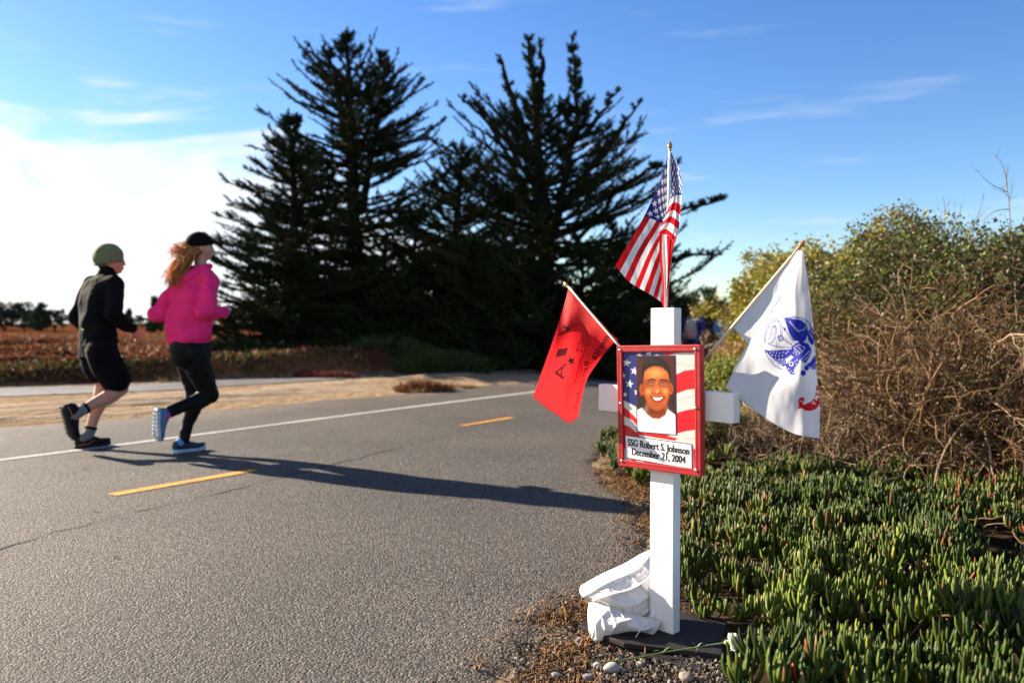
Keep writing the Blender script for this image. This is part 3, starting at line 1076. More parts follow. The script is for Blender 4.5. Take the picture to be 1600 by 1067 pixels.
def left_limit(y):
    """left edge of the living ice plant (world x)"""
    return np.interp(y, [1.5, 2.0, 2.2, 2.45, 2.7, 3.0, 3.3, 3.9, 4.4, 4.7, 5.0, 5.4, 5.9, 6.4, 7.2, 9],
                     [0.50, 0.56, 0.66, 0.70, 0.60, 0.58, 0.74, 0.84, 0.88, 0.82, 0.72, 0.64, 0.62, 0.80, 1.45, 2.4])


def iceplant_patch(name, xr, yr, spacing, cond, label, seed):
    gxn = np.arange(xr[0], xr[1], spacing); gyn = np.arange(yr[0], yr[1], spacing)
    A, B = np.meshgrid(gxn, gyn)
    A = A.ravel() + rng.normal(size=A.size) * spacing * .38; B = B.ravel() + rng.normal(size=B.size) * spacing * .38
    kp = cond(A, B)
    A, B = A[kp], B[kp]
    # shoots crowd into cushions with dark hollows between
    cush = fbm(A * 6.5 + seed, B * 6.5 + 4, 2)
    kp = cush > .33 + .15 * rng.random(len(A)) * (rng.random(len(A)) < .6)
    A, B, cush = A[kp], B[kp], cush[kp]
    ns = len(A)
    H = terrain(A, B) + canopy(A, B) - 0.03 + .20 * (cush - .5) + rng.normal(size=ns) * .008
    nl = rng.integers(7, 13, ns)
    idx = np.repeat(np.arange(ns), nl)
    n = len(idx)
    order = np.concatenate([np.arange(q) for q in nl])
    shoot_lean_az = rng.uniform(0, 2 * math.pi, ns)[idx]
    azl = order * math.pi + (order // 2) * 1.3 + rng.normal(size=n) * .35 + rng.uniform(0, 6.28, ns)[idx]
    inner = order / np.maximum(nl[idx] - 1, 1)
    lean = 1.05 - 0.82 * inner + rng.normal(size=n) * .20 + .25 * rng.random(ns)[idx]
    Ls = rng.uniform(.62, 1.25, ns)[idx]
    L = (0.048 + 0.040 * rng.random(n)) * Ls * (1 - .25 * (inner > .8))
    R = 0.0054 * (0.8 + .5 * rng.random(n)) * (0.8 + .3 * Ls)
    curl = -lean * rng.uniform(.5, 1.35, n)
    base = np.stack([A[idx] + np.cos(azl) * .006 + np.cos(shoot_lean_az) * .012 * inner,
                     B[idx] + np.sin(azl) * .006 + np.sin(shoot_lean_az) * .012 * inner,
                     H[idx] + 0.022 * inner], -1)
    patch = fbm(A * 1.6 + seed, B * 1.6, 3)[idx]
    g0 = np.array([0.026, 0.058, 0.009]); g1 = np.array([0.115, 0.170, 0.024]); g2 = np.array([0.10, 0.09, 0.02])
    mixv = np.clip(patch * 1.2 - .1 + rng.normal(size=n) * .18, 0, 1)[:, None]
    c = (g0 * (1 - mixv) + g1 * mixv) * (rng.uniform(.45, 1.25, ns)[idx] * rng.uniform(.75, 1.2, n))[:, None]
    yel = rng.random(n) < .10
    c[yel] = c[yel] * np.array([1.7, 1.25, .8])
    redz = sstep(.50, .68, fbm(A * .9 + 31 + seed, B * .9, 3))[idx] * .18 + .01 + .45 * sstep(1.5, 2.6, A)[idx]
    red = rng.random(n) < redz * .35
    tip = c * np.array([1.15, 1.05, .9])
    tip[red] = np.array([.30, .045, .03]) * rng.uniform(.5, 1.2, (red.sum(), 1))
    allred = rng.random(n) < .002 + .03 * (redz > .25)
    c[allred] = np.array([.42, .03, .035]); tip[allred] = np.array([.50, .05, .05])
    dry = rng.random(n) < .03
    c[dry] = g2 * 1.6; tip[dry] = np.array([.30, .20, .09])
    V, Q, T, C = ice_leaves(base, azl, lean, L, R, c, tip, curl)
    # creeping stems below
    nst = ns // 3
    si = rng.integers(0, ns, nst)
    w = np.linspace(0, 1, 5)
    ph = rng.uniform(0, 6.28, nst)
    st = np.stack([A[si][:, None] + np.cos(ph)[:, None] * w * .14, B[si][:, None] + np.sin(ph)[:, None] * w * .14,
                   (H[si] - .0)[:, None] - .05 * w], -1)
    st += rng.normal(size=st.shape) * .006
    SV, SQ, _ = tubes(st, np.full((nst, 5), .0035), 4)
    bag = Bag().add(V, Q, T, C)
    bag.add(SV, SQ, C=np.array([.14, .085, .04]))
    o = bag.build(name, M_ICE)
    return tag(o, label, 'ground cover', kind='stuff')


def cond_main(x, y):
    ll = left_limit(y) + (fbm(x * 7, y * 7, 3) - .5) * .10
    ok = (x > ll) & ~inside(x, y, BOARD_POLY)
    ok &= ~((y > 4.35) & (x > 1.15 + (y - 4.35) * .0) & (rng.random(len(x)) < sstep(4.3, 5.2, y)))
    # bare pockets
    ok &= (fbm(x * 5.1 + 2, y * 5.1 + 9, 3) > 0.36) | (y < 3.0)
    return ok


iceplant_patch('ice_plant', (0.55, 3.6), (1.75, 5.3), 0.044, cond_main,
               'thick carpet of green finger leaved ice plant filling the lower right beside the white cross', 3)


def cond_left(x, y):
    ll = left_limit(y) + (fbm(x * 7, y * 7, 3) - .5) * .1
    return (x > ll) & (x < 1.9 + .2 * (y - 5.3)) & (y >= 5.3)


iceplant_patch('ice_plant', (0.5, 2.6), (5.3, 7.2), 0.052, cond_left,
               'green ice plant tongue reaching the asphalt behind the lower cross post', 9)

# dead brown leaves and litter along the asphalt edge
M_LIT = mat('dead_leaves', (1, 1, 1), 0.85, var=.2, vscale=30, attr=True, spec=.15)
nl_ = 9000
ly = rng.uniform(1.7, 5.4, nl_)
lx = edge_x(ly) + rng.normal(size=nl_) * .10 + .09
kp = (lx > edge_x(ly) - .16) & (fbm(lx * 6, ly * 6, 3) > .40 + .12 * sstep(0.05, -.1, lx - edge_x(ly)))
ly, lx = ly[kp], lx[kp]
n = len(lx)
azl = rng.uniform(0, 6.28, n); lean = rng.uniform(.9, 1.7, n)
c = np.array([[.27, .145, .06]]) * rng.uniform(.35, 1.4, (n, 1)) * np.array([1, 1, 1])
c[rng.random(n) < .15] = (.09, .05, .03)
V, Q, T, C = ice_leaves(np.stack([lx, ly, terrain(lx, ly) + .004], -1), azl, lean, rng.uniform(.012, .042, n), rng.uniform(.0012, .0032, n),
                        c, c * .8, rng.normal(size=n) * 1.0)
tag(Bag().add(V, Q, T, C).build('leaf_litter', M_LIT), 'dry brown leaf litter strewn along the crumbling asphalt edge', 'leaf litter', kind='stuff')

# gravel and soil crumbs
M_GRAV = mat('gravel_stone', (1, 1, 1), 0.85, var=.25, vscale=40, attr=True, bump=.6, bscale=150, spec=.25)


def rock(n, seed):
    V, Q, T = sphere((0, 0, 0), 1, 4, 6)
    return V, Q, T


RV, RQ, RT = rock(0, 0)
ng = 15000
gy_ = rng.uniform(1.75, 4.6, ng)
gx_ = edge_x(gy_) + rng.normal(size=ng) * .16 + .12
kp = (gx_ > edge_x(gy_) - .25) & (gx_ < edge_x(gy_) + .75)
near = rng.random(ng) < .55
gx_ = np.where(near, rng.uniform(0.0, .62, ng), gx_); gy_ = np.where(near, rng.uniform(1.8, 2.5, ng), gy_)
kp = kp | near
gx_, gy_ = gx_[kp], gy_[kp]; ng = len(gx_)
sz = .0018 + .0055 * rng.random(ng) ** 4.0
sc_ = sz[:, None] * rng.uniform(.6, 1.3, (ng, 3))
V = RV[None] * sc_[:, None] * (1 + .25 * rng.normal(size=(ng, len(RV), 1)))
th = rng.uniform(0, 6.28, ng); ca, sa = np.cos(th)[:, None], np.sin(th)[:, None]
V = np.stack([V[..., 0] * ca - V[..., 1] * sa, V[..., 0] * sa + V[..., 1] * ca, V[..., 2]], -1)
V += np.stack([gx_, gy_, terrain(gx_, gy_) + .003], -1)[:, None]
tone = np.where(rng.random((ng, 1)) < .5, np.array([[.09, .065, .045]]), np.array([[.25, .21, .165]])) * rng.uniform(.5, 1.4, (ng, 1))
off = (np.arange(ng) * len(RV))[:, None, None]
tag(mesh('gravel', V.reshape(-1, 3), [(RQ[None] + off).reshape(-1, 4), (RT[None] + off).reshape(-1, 3)], M_GRAV,
         smooth=False, col=np.repeat(tone, len(RV), 0)), 'fine gravel and dirt crumbs in front of the black base board', 'gravel', kind='stuff')

peb = [((955, 1049), .021, (.36, .35, .35), 'largest grey pebble in front of the black base board'),
       ((933, 1043), .013, (.42, .40, .38), 'pale pebble just left of the largest one'),
       ((905, 1003), .012, (.34, .31, .28), 'small tan pebble left of the black board corner'),
       ((868, 1058), .012, (.45, .44, .42), 'pale chip of stone furthest left in the gravel'),
       ((918, 1062), .014, (.25, .24, .24), 'dark grey pebble at the bottom edge of the gravel'),
       ((1072, 1062), .018, (.30, .25, .20), 'brown pebble below the front edge of the base board'),
       ((1000, 1040), .010, (.4, .38, .35), 'small pebble lying under the carnation stem'),
       ((893, 1050), .010, (.38, .30, .24), 'reddish tan pebble near the cut end of the flower stem')]
for i, ((px, py), r, c, lab) in enumerate(peb):
    g0 = G(px, py)
    V, Q, T = sphere((0, 0, 0), 1, 7, 10)
    V = V * (1 + .12 * np.sin(V @ rng.normal(size=(3, 1)) * 3 + i)) * np.array([r * 1.2, r, r * .75])
    V += rng.normal(size=V.shape) * r * .05
    V += np.array(g0) + np.array([0, 0, r * .45])
    tag(mesh('pebble', V, [Q, T], M_GRAV, col=np.broadcast_to(np.array(c), V.shape)), lab, 'pebble', 'pebbles beside the base board')

# scattered twigs and specks on the asphalt
for (px, py, L_, lab) in [(128, 735, .05, 'dark curled leaf fragment on the asphalt below the man'),
                          (176, 874, .03, 'dark speck of bark on the asphalt at lower left'),
                          (722, 929, .035, 'pale dry leaf scrap on the asphalt left of the sandbag'),
                          (140, 801, .06, 'pale worn scrap of leaf left of the yellow dash')]:
    g0 = G(px, py)
    w = np.linspace(0, 1, 6)
    base = np.array(g0) + np.stack([w * L_, .3 * L_ * np.sin(w * 4), .006 + .006 * np.sin(w * 3)], -1)
    pp = np.stack([base + np.array([0, .006, 0]) * (1 - (2 * w - 1) ** 2)[:, None], base, base - np.array([0, .006, -.004]) * (1 - (2 * w - 1) ** 2)[:, None]], 1)
    cc = (.05, .035, .025) if 'dark' in lab else (.40, .33, .2)
    tag(mesh('leaf_scrap', pp.reshape(-1, 3), grid_faces(6, 3), M_LIT, col=np.broadcast_to(np.array(cc), (18, 3))), lab, 'leaf scrap', 'scraps on the asphalt')
# ================================================================== shrubs on the right
M_TWIG = mat('dead_twigs', (1, 1, 1), 0.85, var=.25, vscale=9, attr=True, spec=.15)
M_LEAF = mat('shrub_leaf', (1, 1, 1), 0.5, var=.15, vscale=6, attr=True, spec=.35, trans=0.3)


def grow(start, dirs, L, R, M, bend, up, grav=0.0):
    """batch of bent twigs -> pts (N,M,3), radii (N,M)"""
    n = len(start)
    d = nrm(dirs)
    pts = [start]
    step = (L / (M - 1))[:, None]
    k = rng.normal(size=(n, 3)) * bend
    for i in range(M - 1):
        d = nrm(d + k * .35 + rng.normal(size=(n, 3)) * bend * .55 + np.array([0, 0, 1.0]) * up - np.array([0, 0, 1.0]) * grav * (i / M))
        pts.append(pts[-1] + d * step)
    pts = np.stack(pts, 1)
    w = np.linspace(0, 1, M)
    return pts, R[:, None] * (1 - .72 * w[None]), d


def spawn(pts, nper, lo, hi, spread):
    n, M, _ = pts.shape
    u = rng.uniform(lo, hi, (n, nper)); f = u * (M - 1); i0 = np.minimum(f.astype(int), M - 2); fr = (f - i0)[..., None]
    ii = np.arange(n)[:, None]
    p = pts[ii, i0] * (1 - fr) + pts[ii, i0 + 1] * fr
    d = nrm(pts[ii, i0 + 1] - pts[ii, i0]) + rng.normal(size=(n, nper, 3)) * spread
    return p.reshape(-1, 3), nrm(d.reshape(-1, 3)), u.reshape(-1)


def leaves(p, n_each, spread, size, cols, elong=1.0, upb=.4):
    n = len(p) * n_each
    c = np.repeat(p, n_each, 0) + rng.normal(size=(n, 3)) * spread
    d = nrm(rng.normal(size=(n, 3)) + np.array([0, 0, upb]))
    s = nrm(np.cross(d, rng.normal(size=(n, 3)))); nn_ = np.cross(d, s)
    L = (size * rng.uniform(.6, 1.4, n))[:, None]
    w = L * .36 / elong
    V = np.stack([c, c + d * L * .5 + s * w + nn_ * w * .3, c + d * L, c + d * L * .5 - s * w + nn_ * w * .3], 1).reshape(-1, 3)
    b = (np.arange(n) * 4)[:, None]
    T = np.concatenate([b + np.array([0, 1, 2]), b + np.array([0, 2, 3])], 1).reshape(-1, 3)
    ci = rng.integers(0, len(cols), n)
    C = np.array(cols)[ci] * rng.uniform(.6, 1.35, (n, 1))
    return V, T, np.repeat(C, 4, 0)


def shrub(name, label, cat, roots, H, spread, stems, leaf_cols, leaf_size, density=1.0, leaf_zone=(0.0, 9), bark=(.13, .09, .055),
          up=.12, lean=(0, 0, 1), R=.016, twig_n=(5, 5, 4), leaf_per=7, bend=.32, topf=None, leaf_spread=.035, bare=None, elong=1.0, top=None, xl=None):
    """roots: list of (x,y). grows stems -> limbs -> twigs -> leaves"""
    r0 = np.array(roots, float)
    c0 = r0.mean(0)
    t = empty(name, (c0[0], c0[1], float(terrain(c0[0], c0[1]))), label, cat)
    i = rng.integers(0, len(r0), stems)
    st = np.concatenate([r0[i] + rng.normal(size=(stems, 2)) * .10, np.zeros((stems, 1))], 1)
    st[:, 2] = terrain(st[:, 0], st[:, 1]) - .03
    dr = nrm(np.concatenate([rng.normal(size=(stems, 2)) * spread, np.ones((stems, 1))], 1) + np.array(lean) * .5)
    L = H * rng.uniform(.45, .85, stems)
    wood = Bag()
    bark = np.array(bark)
    top_ = top or H

    def cap(p):
        g = terrain(p[..., 0], p[..., 1])
        h = p[..., 2] - g
        tp_ = top_ * (.66 + .62 * fbm(p[..., 0] * 2.6 + 3, p[..., 1] * 2.6, 3))
        if xl is not None: tp_ = tp_ * (.62 + .38 * sstep(xl - .45, xl + .9, p[..., 0]))
        k_ = np.where(h > .72 * tp_, .72 * tp_ + .28 * tp_ * (1 - np.exp(-(h - .72 * tp_) / (.28 * tp_))), h)
        q = p.copy(); q[..., 2] = g + np.maximum(k_, .01)
        if xl is not None:
            over = np.maximum(xl - q[..., 0], 0)
            q[..., 0] = np.where(over > 0, xl - .45 * (1 - np.exp(-over / .45)), q[..., 0])
        return q

    def put(p, r, k, c=1.0):
        p = cap(p)
        V, Q, _ = tubes(p, r, k)
        N = p.shape[0]
        cc = np.repeat(bark[None] * rng.uniform(.5, 1.5, (N, 1)) * c, p.shape[1] * k, 0)
        wood.add(V, Q, C=cc)
    p0, r_, _ = grow(st, dr, L, np.full(stems, R) * rng.uniform(.6, 1.3, stems), 9, bend * .6, up)
    put(p0, r_, 5)
    s1, d1, u1 = spawn(p0, twig_n[0], .2, 1.0, .75)
    n1 = len(s1)
    L1 = H * rng.uniform(.22, .42, n1)
    p1, r1, _ = grow(s1, d1, L1, np.full(n1, R * .42), 7, bend, up)
    put(p1, r1, 4)
    s2, d2, u2 = spawn(p1, twig_n[1], .15, 1.0, .85)
    n2 = len(s2)
    L2 = H * rng.uniform(.09, .22, n2)
    p2, r2, _ = grow(s2, d2, L2, np.full(n2, R * .20), 5, bend, up)
    put(p2, r2, 3)
    s3, d3, _ = spawn(p2, twig_n[2], .2, 1.0, .9)
    n3 = len(s3)
    p3, r3, _ = grow(s3, d3, H * rng.uniform(.04, .11, n3), np.full(n3, R * .11), 4, bend, up)
    put(p3, r3, 3, 1.15)
    wood.build('branches', M_TWIG, t, smooth=False)
    if leaf_cols is not None:
        tips = np.concatenate([p3[:, -1], p3[:, 2], p2[:, -1]])
        g = terrain(tips[:, 0], tips[:, 1])
        hz = tips[:, 2] - g
        k = (hz > leaf_zone[0]) & (hz < leaf_zone[1]) & (rng.random(len(tips)) < density)
        if bare is not None: k &= rng.random(len(tips)) > bare(tips)
        tips = cap(tips[k])
        V, T, C = leaves(tips, leaf_per, leaf_spread, leaf_size, leaf_cols, elong)
        Bag().add(V, T=T, C=C).build('foliage', M_LEAF, t, smooth=False)
    return t


OLV = [(.27, .24, .03), (.38, .31, .045), (.18, .21, .03), (.38, .24, .05), (.12, .16, .025)]
GRN = [(.18, .22, .03), (.11, .16, .025), (.26, .25, .045), (.32, .20, .06), (.06, .10, .02)]
DRK = [(.045, .065, .018), (.085, .10, .025), (.15, .08, .035), (.03, .045, .014), (.09, .06, .025)]
BRN = [(.24, .14, .07), (.17, .10, .05), (.12, .13, .04)]


def line_pts(a, b, n, w=.25):
    t = rng.random((n, 1))
    return (np.array(a) * (1 - t) + np.array(b) * t + rng.normal(size=(n, 2)) * w).tolist()


# olive-gold shrub left of the army flag
shrub('coyote_brush', 'rounded olive gold shrub standing behind the white army flag', 'shrub', line_pts((3.35, 8.8), (4.3, 9.5), 10, .2), 1.9, .34, 50,
      OLV, .038, 1.0, (.05, 9), up=.10, twig_n=(7, 6, 3), leaf_per=16, leaf_spread=.042, top=2.15, xl=2.5)
shrub('coyote_brush', 'tall green gold shrub crest to the right above the army flag pole tip', 'shrub', line_pts((2.75, 6.7), (3.7, 6.7), 9, .2), 1.7, .42, 50,
      OLV + GRN, .031, .95, (.50, 9), up=.10, twig_n=(7, 6, 3), leaf_per=17, leaf_spread=.033, top=1.78, xl=2.4)
shrub('coyote_brush', 'darker leafy twiggy shrub in the middle of the thicket with its crest against the sky', 'shrub', line_pts((3.0, 5.9), (4.0, 6.0), 9, .22), 1.8, .45, 50,
      DRK + GRN[:2], .025, .75, (.8, 9), up=.10, twig_n=(7, 6, 4), leaf_per=7, leaf_spread=.03, top=1.92)
shrub('coyote_brush', 'brown half bare shrub at the right end of the thicket', 'shrub', line_pts((3.7, 5.5), (5.2, 6.2), 9, .25), 1.55, .5, 50,
      DRK + DRK + BRN, .024, .6, (.5, 9), up=.08, twig_n=(7, 6, 4), leaf_per=6, leaf_spread=.03, bark=(.15, .10, .07), top=1.62)
# bare tangle in front
shrub('dead_brush', 'dense tangle of bare brown twigs filling the front of the thicket', 'dead shrub', line_pts((2.3, 4.95), (3.6, 4.8), 14, .22), 1.4, .75, 120,
      BRN, .020, .22, (.1, 9), up=.0, R=.017, twig_n=(7, 5, 2), leaf_per=3, bend=.40, bark=(.175, .105, .052), top=1.48, xl=1.75)
shrub('dead_brush', 'dark bare brush sprawling along the right edge above the ice plant', 'dead shrub', line_pts((3.0, 4.5), (4.4, 4.6), 14, .25), 1.25, .85, 100,
      BRN, .020, .2, (.1, 9), up=.0, R=.017, twig_n=(7, 5, 2), leaf_per=3, bend=.40, bark=(.105, .060, .030), top=1.35)
shrub('dead_brush', 'grey brown twig heap drooping to the ice plant just right of the army flag', 'dead shrub', line_pts((1.9, 5.2), (2.6, 5.0), 10, .15), .85, .85, 60,
      None, .02, 0, up=.0, R=.012, twig_n=(6, 5, 2), bend=.4, bark=(.26, .18, .12), xl=1.55)
# small ones near the cross arm
shrub('green_shrub', 'low yellow green bushy shrub below the bottom of the army flag', 'shrub', line_pts((1.95, 6.3), (2.45, 6.6), 6, .08), .8, .5, 26,
      [(.20, .24, .03), (.13, .18, .03), (.28, .28, .05)], .024, 1.0, (.05, 9), R=.008, twig_n=(6, 5, 3), leaf_per=8, leaf_spread=.03)
shrub('pale_shrub', 'small pale straw coloured shrub under the right cross arm', 'shrub', line_pts((1.50, 5.6), (1.75, 5.7), 5, .07), .45, .55, 22,
      [(.42, .36, .18), (.34, .28, .13), (.26, .24, .09)], .016, 1.0, (.0, 9), R=.006, twig_n=(6, 5, 3), leaf_per=8, leaf_spread=.018)
shrub('rusty_shrub', 'rust and gold shrub beside the path between the sign and the army flag', 'shrub', line_pts((3.05, 9.8), (3.5, 10.2), 5, .12), 1.15, .5, 24,
      [(.34, .16, .06), (.30, .22, .05), (.25, .12, .05)], .032, 1.0, (.1, 9), R=.009, twig_n=(6, 5, 3), leaf_per=7, leaf_spread=.05, top=1.1, xl=2.95)
# long arching bare canes drooping out of the thicket to the left and front, each rooted in it
for (x0, y0, n_, L_, az_, c_, lab) in [(2.9, 4.75, 16, 1.15, 205, (.34, .24, .15), 'spray of long pale arching canes drooping left out of the thicket'),
                                      (3.5, 4.5, 14, 1.0, 230, (.24, .165, .105), 'spray of brown canes leaning over the ice plant below the thicket'),
                                      (2.35, 5.0, 14, .75, 195, (.34, .25, .165), 'low spray of pale dry canes touching the ground below the army flag')]:
    t = empty('dry_canes', (x0, y0, float(terrain(x0, y0))), lab, 'dead branches')
    aa = rad(az_) + rng.normal(size=n_) * .5
    st_ = np.stack([x0 + rng.normal(size=n_) * .15, y0 + rng.normal(size=n_) * .1, np.full(n_, .25) + rng.random(n_) * .45], -1)
    dr_ = np.stack([np.cos(aa), np.sin(aa), rng.uniform(-.1, .7, n_)], -1)
    wb = Bag(); cc = np.array(c_)
    p0_, r0_, _ = grow(st_, dr_, L_ * rng.uniform(.6, 1.2, n_), rng.uniform(.004, .011, n_), 14, .20, .0, .22)
    for (pp_, rr_, kk) in ((p0_, r0_, 6),):
        pp_[..., 2] = np.maximum(pp_[..., 2], terrain(pp_[..., 0], pp_[..., 1]) + .05)
        V, Q, _ = tubes(pp_, rr_, kk); wb.add(V, Q, C=cc)
    s1_, d1_, _ = spawn(p0_, 8, .15, .98, .6)
    p1_, r1_, _ = grow(s1_, d1_, rng.uniform(.10, .38, len(s1_)), np.full(len(s1_), .0030), 8, .3, 0, .1)
    p1_[..., 2] = np.maximum(p1_[..., 2], terrain(p1_[..., 0], p1_[..., 1]) + .04)
    V, Q, _ = tubes(p1_, r1_, 4); wb.add(V, Q, C=cc * .85)
    s1_, d1_, _ = spawn(p1_, 4, .15, .98, .7)
    p1_, r1_, _ = grow(s1_, d1_, rng.uniform(.05, .16, len(s1_)), np.full(len(s1_), .0017), 5, .3, 0)
    V, Q, _ = tubes(p1_, r1_, 3); wb.add(V, Q, C=cc * .8)
    wb.build('canes', M_TWIG, t, smooth=False)
# thin bare shoots against the sky
for (px, py, y, px2, py2, lab) in [(1588, 470, 5.0, 1575, 268, 'long bare forked shoot rising against the sky at the right edge'),
                                   (1478, 430, 5.6, 1474, 308, 'thin bare shoot above the middle of the thicket'),
                                   (1525, 440, 5.6, 1522, 345, 'short bare shoot between the taller ones')]:
    a = np.array(P(px, py, y)); b = np.array(P(px2, py2, y))
    a0 = np.array([a[0] + .1, a[1], float(terrain(a[0], a[1]))])
    t = empty('bare_shoot', a0, lab, 'dead shoot')
    w = np.linspace(0, 1, 14)[:, None]
    mid = a0 * (1 - w) ** 2 + 2 * (a * .6 + b * .4) * w * (1 - w) + b * w ** 2
    mid += (np.stack([fbm(w[:, 0] * 6, w[:, 0] * 0 + k + px, 3) for k in range(3)], -1) - .5) * .06
    bg_ = Bag()
    V, Q, _ = tubes(mid, np.linspace(.008, .002, 14), 5); bg_.add(V, Q, C=np.array([.22, .17, .14]))
    s_, d_2, _ = spawn(mid[None][:, 6:], 9, 0, .95, .8)
    p_, r_2, _ = grow(s_, nrm(d_2 + np.array([0, 0, .5])), rng.uniform(.08, .28, 9), np.full(9, .0028), 7, .25, .1)
    V, Q, _ = tubes(p_, r_2, 4); bg_.add(V, Q, C=np.array([.22, .17, .14]))
    s_, d_2, _ = spawn(p_, 3, .2, .95, .8)
    p_, r_2, _ = grow(s_, d_2, rng.uniform(.03, .10, 27), np.full(27, .0016), 5, .25, .1)
    V, Q, _ = tubes(p_, r_2, 3); bg_.add(V, Q, C=np.array([.22, .17, .14]))
    bg_.build('twigs', M_TWIG, t, smooth=False)
# ================================================================== the white cross and what hangs on it
TH = rad(46)
EX = Vector((math.cos(TH), -math.sin(TH), 0))      # along the cross arm, to the right and nearer
EN = Vector((-math.sin(TH), -math.cos(TH), 0))     # out of the front face
UP = Vector((0, 0, 1))
M_WOOD = mat('white_painted_wood', (0.76, 0.755, 0.74), 0.55, var=.07, vscale=7, bump=.35, bscale=30, bdist=.002)


def plane_hit(px, py, p0, n):
    r = ray(px, py); o_ = Vector((0, 0, CAM_H))
    return o_ + r * ((p0 - o_).dot(n) / r.dot(n))


BOARD_Z = 0.035
r_ = ray(1051.5, 991.5)
FR = Vector((0, 0, CAM_H)) + r_ * ((BOARD_Z - CAM_H) / r_.z)
PC = FR - EX * 0.0445 - EN * 0.019                  # post centre
PC.z = 0
POST_TOP = plane_hit(1040, 481, FR, EN).z
cross = empty('memorial_cross', (PC.x, PC.y, BOARD_Z), 'white painted wooden cross standing on a black base board beside the asphalt', 'cross')
V, Q = box((PC.x, PC.y, (BOARD_Z + .0 + POST_TOP) / 2), .089, .038, POST_TOP - BOARD_Z, EX, EN, UP)
bevel_obj(mesh('post', V, Q, M_WOOD, cross, smooth=False), .0025)
# arm: butts against the post on both sides
fp = Vector(PC) + EN * 0.0185
aL = plane_hit(935, 624, fp, EN); aR = plane_hit(1146, 634, fp, EN)
sL = (aL - fp).dot(EX); sR = (aR - fp).dot(EX)
AZ = 0.5 * (aL.z + aR.z)
for (s0, s1, nm) in ((sL, -.0447, 'arm'), (.0447, sR, 'arm')):
    c = Vector(PC) + EX * (s0 + s1) / 2; c.z = AZ
    V, Q = box(c, abs(s1 - s0), .037, .088, EX, EN, UP)
    bevel_obj(mesh(nm, V, Q, M_WOOD, cross, smooth=False), .0025)
print('cross', FR, POST_TOP, sL, sR, AZ)

# ---- black base board (two stacked planks)
M_BLK = mat('black_stained_wood', (0.014, 0.013, 0.013), 0.7, var=.35, vscale=12, bump=.7, bscale=40, bdist=.003, spec=.3)


def slab(name, pxs, ztop, th, mt, parent):
    pts = []
    for (px, py) in pxs:
        r = ray(px, py); k = (ztop - CAM_H) / r.z
        pts.append((r.x * k, r.y * k))
    n = len(pts)
    V = [(x, y, ztop) for x, y in pts] + [(x, y, ztop - th) for x, y in pts]
    me = bpy.data.meshes.new(name)
    me.from_pydata(V, [], [list(range(n))[::-1] if False else list(range(n)), list(range(2 * n - 1, n - 1, -1))] +
                   [[i, i + n, (i + 1) % n + n, (i + 1) % n] for i in range(n)])
    me.update()
    bm_fix(me)
    o = link(name, me, mt, parent, smooth=False)
    bevel_obj(o, .003)
    return o


def bm_fix(me):
    import bmesh
    bm = bmesh.new(); bm.from_mesh(me); bmesh.ops.recalc_face_normals(bm, faces=bm.faces); bm.to_mesh(me); bm.free()


base = empty('base_board', (PC.x, PC.y, 0), 'black stained wooden base board under the foot of the white cross', 'board')
slab('plank', [(903, 975), (975, 1004), (1128, 1022), (1136, 966), (1064, 957), (960, 950)], BOARD_Z, .016, M_BLK, base)
slab('plank', [(958, 990), (985, 1014), (1093, 1048), (1137, 1024), (1130, 985), (1040, 975)], BOARD_Z - .018, .020, M_BLK, base)

# ---- framed sign
SP0 = Vector(PC) + EN * (0.019 + 0.020)
cTL = plane_hit(965.5, 540, SP0, EN); cTR = plane_hit(1096.5, 538, SP0, EN)
cBL = plane_hit(968.5, 727, SP0, EN); cBR = plane_hit(1098, 744.5, SP0, EN)
print('sign', (cTR - cTL).length, (cBR - cBL).length, (cBL - cTL).length, (cBR - cTR).length)


def sgn(u, v, off=0.0):
    a = cTL * (1 - u) + cTR * u; b = cBL * (1 - u) + cBR * u
    return a * (1 - v) + b * v + EN * off


sc0 = sgn(.5, .5, -.018)
sign = empty('memorial_sign', sc0, 'red framed memorial sign with flag print, portrait and name plate on the cross', 'sign')
M_RED = mat('red_leatherette', (0.40, 0.006, 0.010), 0.42, var=.18, vscale=30, bump=.5, bscale=120, bdist=.0012, spec=.5)
M_STITCH = mat('stitch_thread', (0.62, 0.09, 0.10), 0.6)
M_CHROME = mat('chrome_screw', (0.72, 0.68, 0.60), 0.22, metal=1.0, var=.05)


def quad_prism(uv, o0, o1):
    """uv: 4 corners (u,v); from offset o0 to o1"""
    V = [sgn(u, v, o0) for u, v in uv] + [sgn(u, v, o1) for u, v in uv]
    Q = [(3, 2, 1, 0), (4, 5, 6, 7)] + [(i, (i + 1) % 4, (i + 1) % 4 + 4, i + 4) for i in range(4)]
    return np.array([list(v) for v in V]), np.array(Q)


def bar_obj(name, uv, o0, o1, mt, bev=.002, parent=sign):
    V, Q = quad_prism(uv, o0, o1)
    o = mesh(name, V, Q, mt, None, smooth=False)
    bm_fix(o.data)
    o.parent = parent
    o.data.transform(Matrix.Translation(-parent.location))
    if bev: bevel_obj(o, bev, 3)
    return o


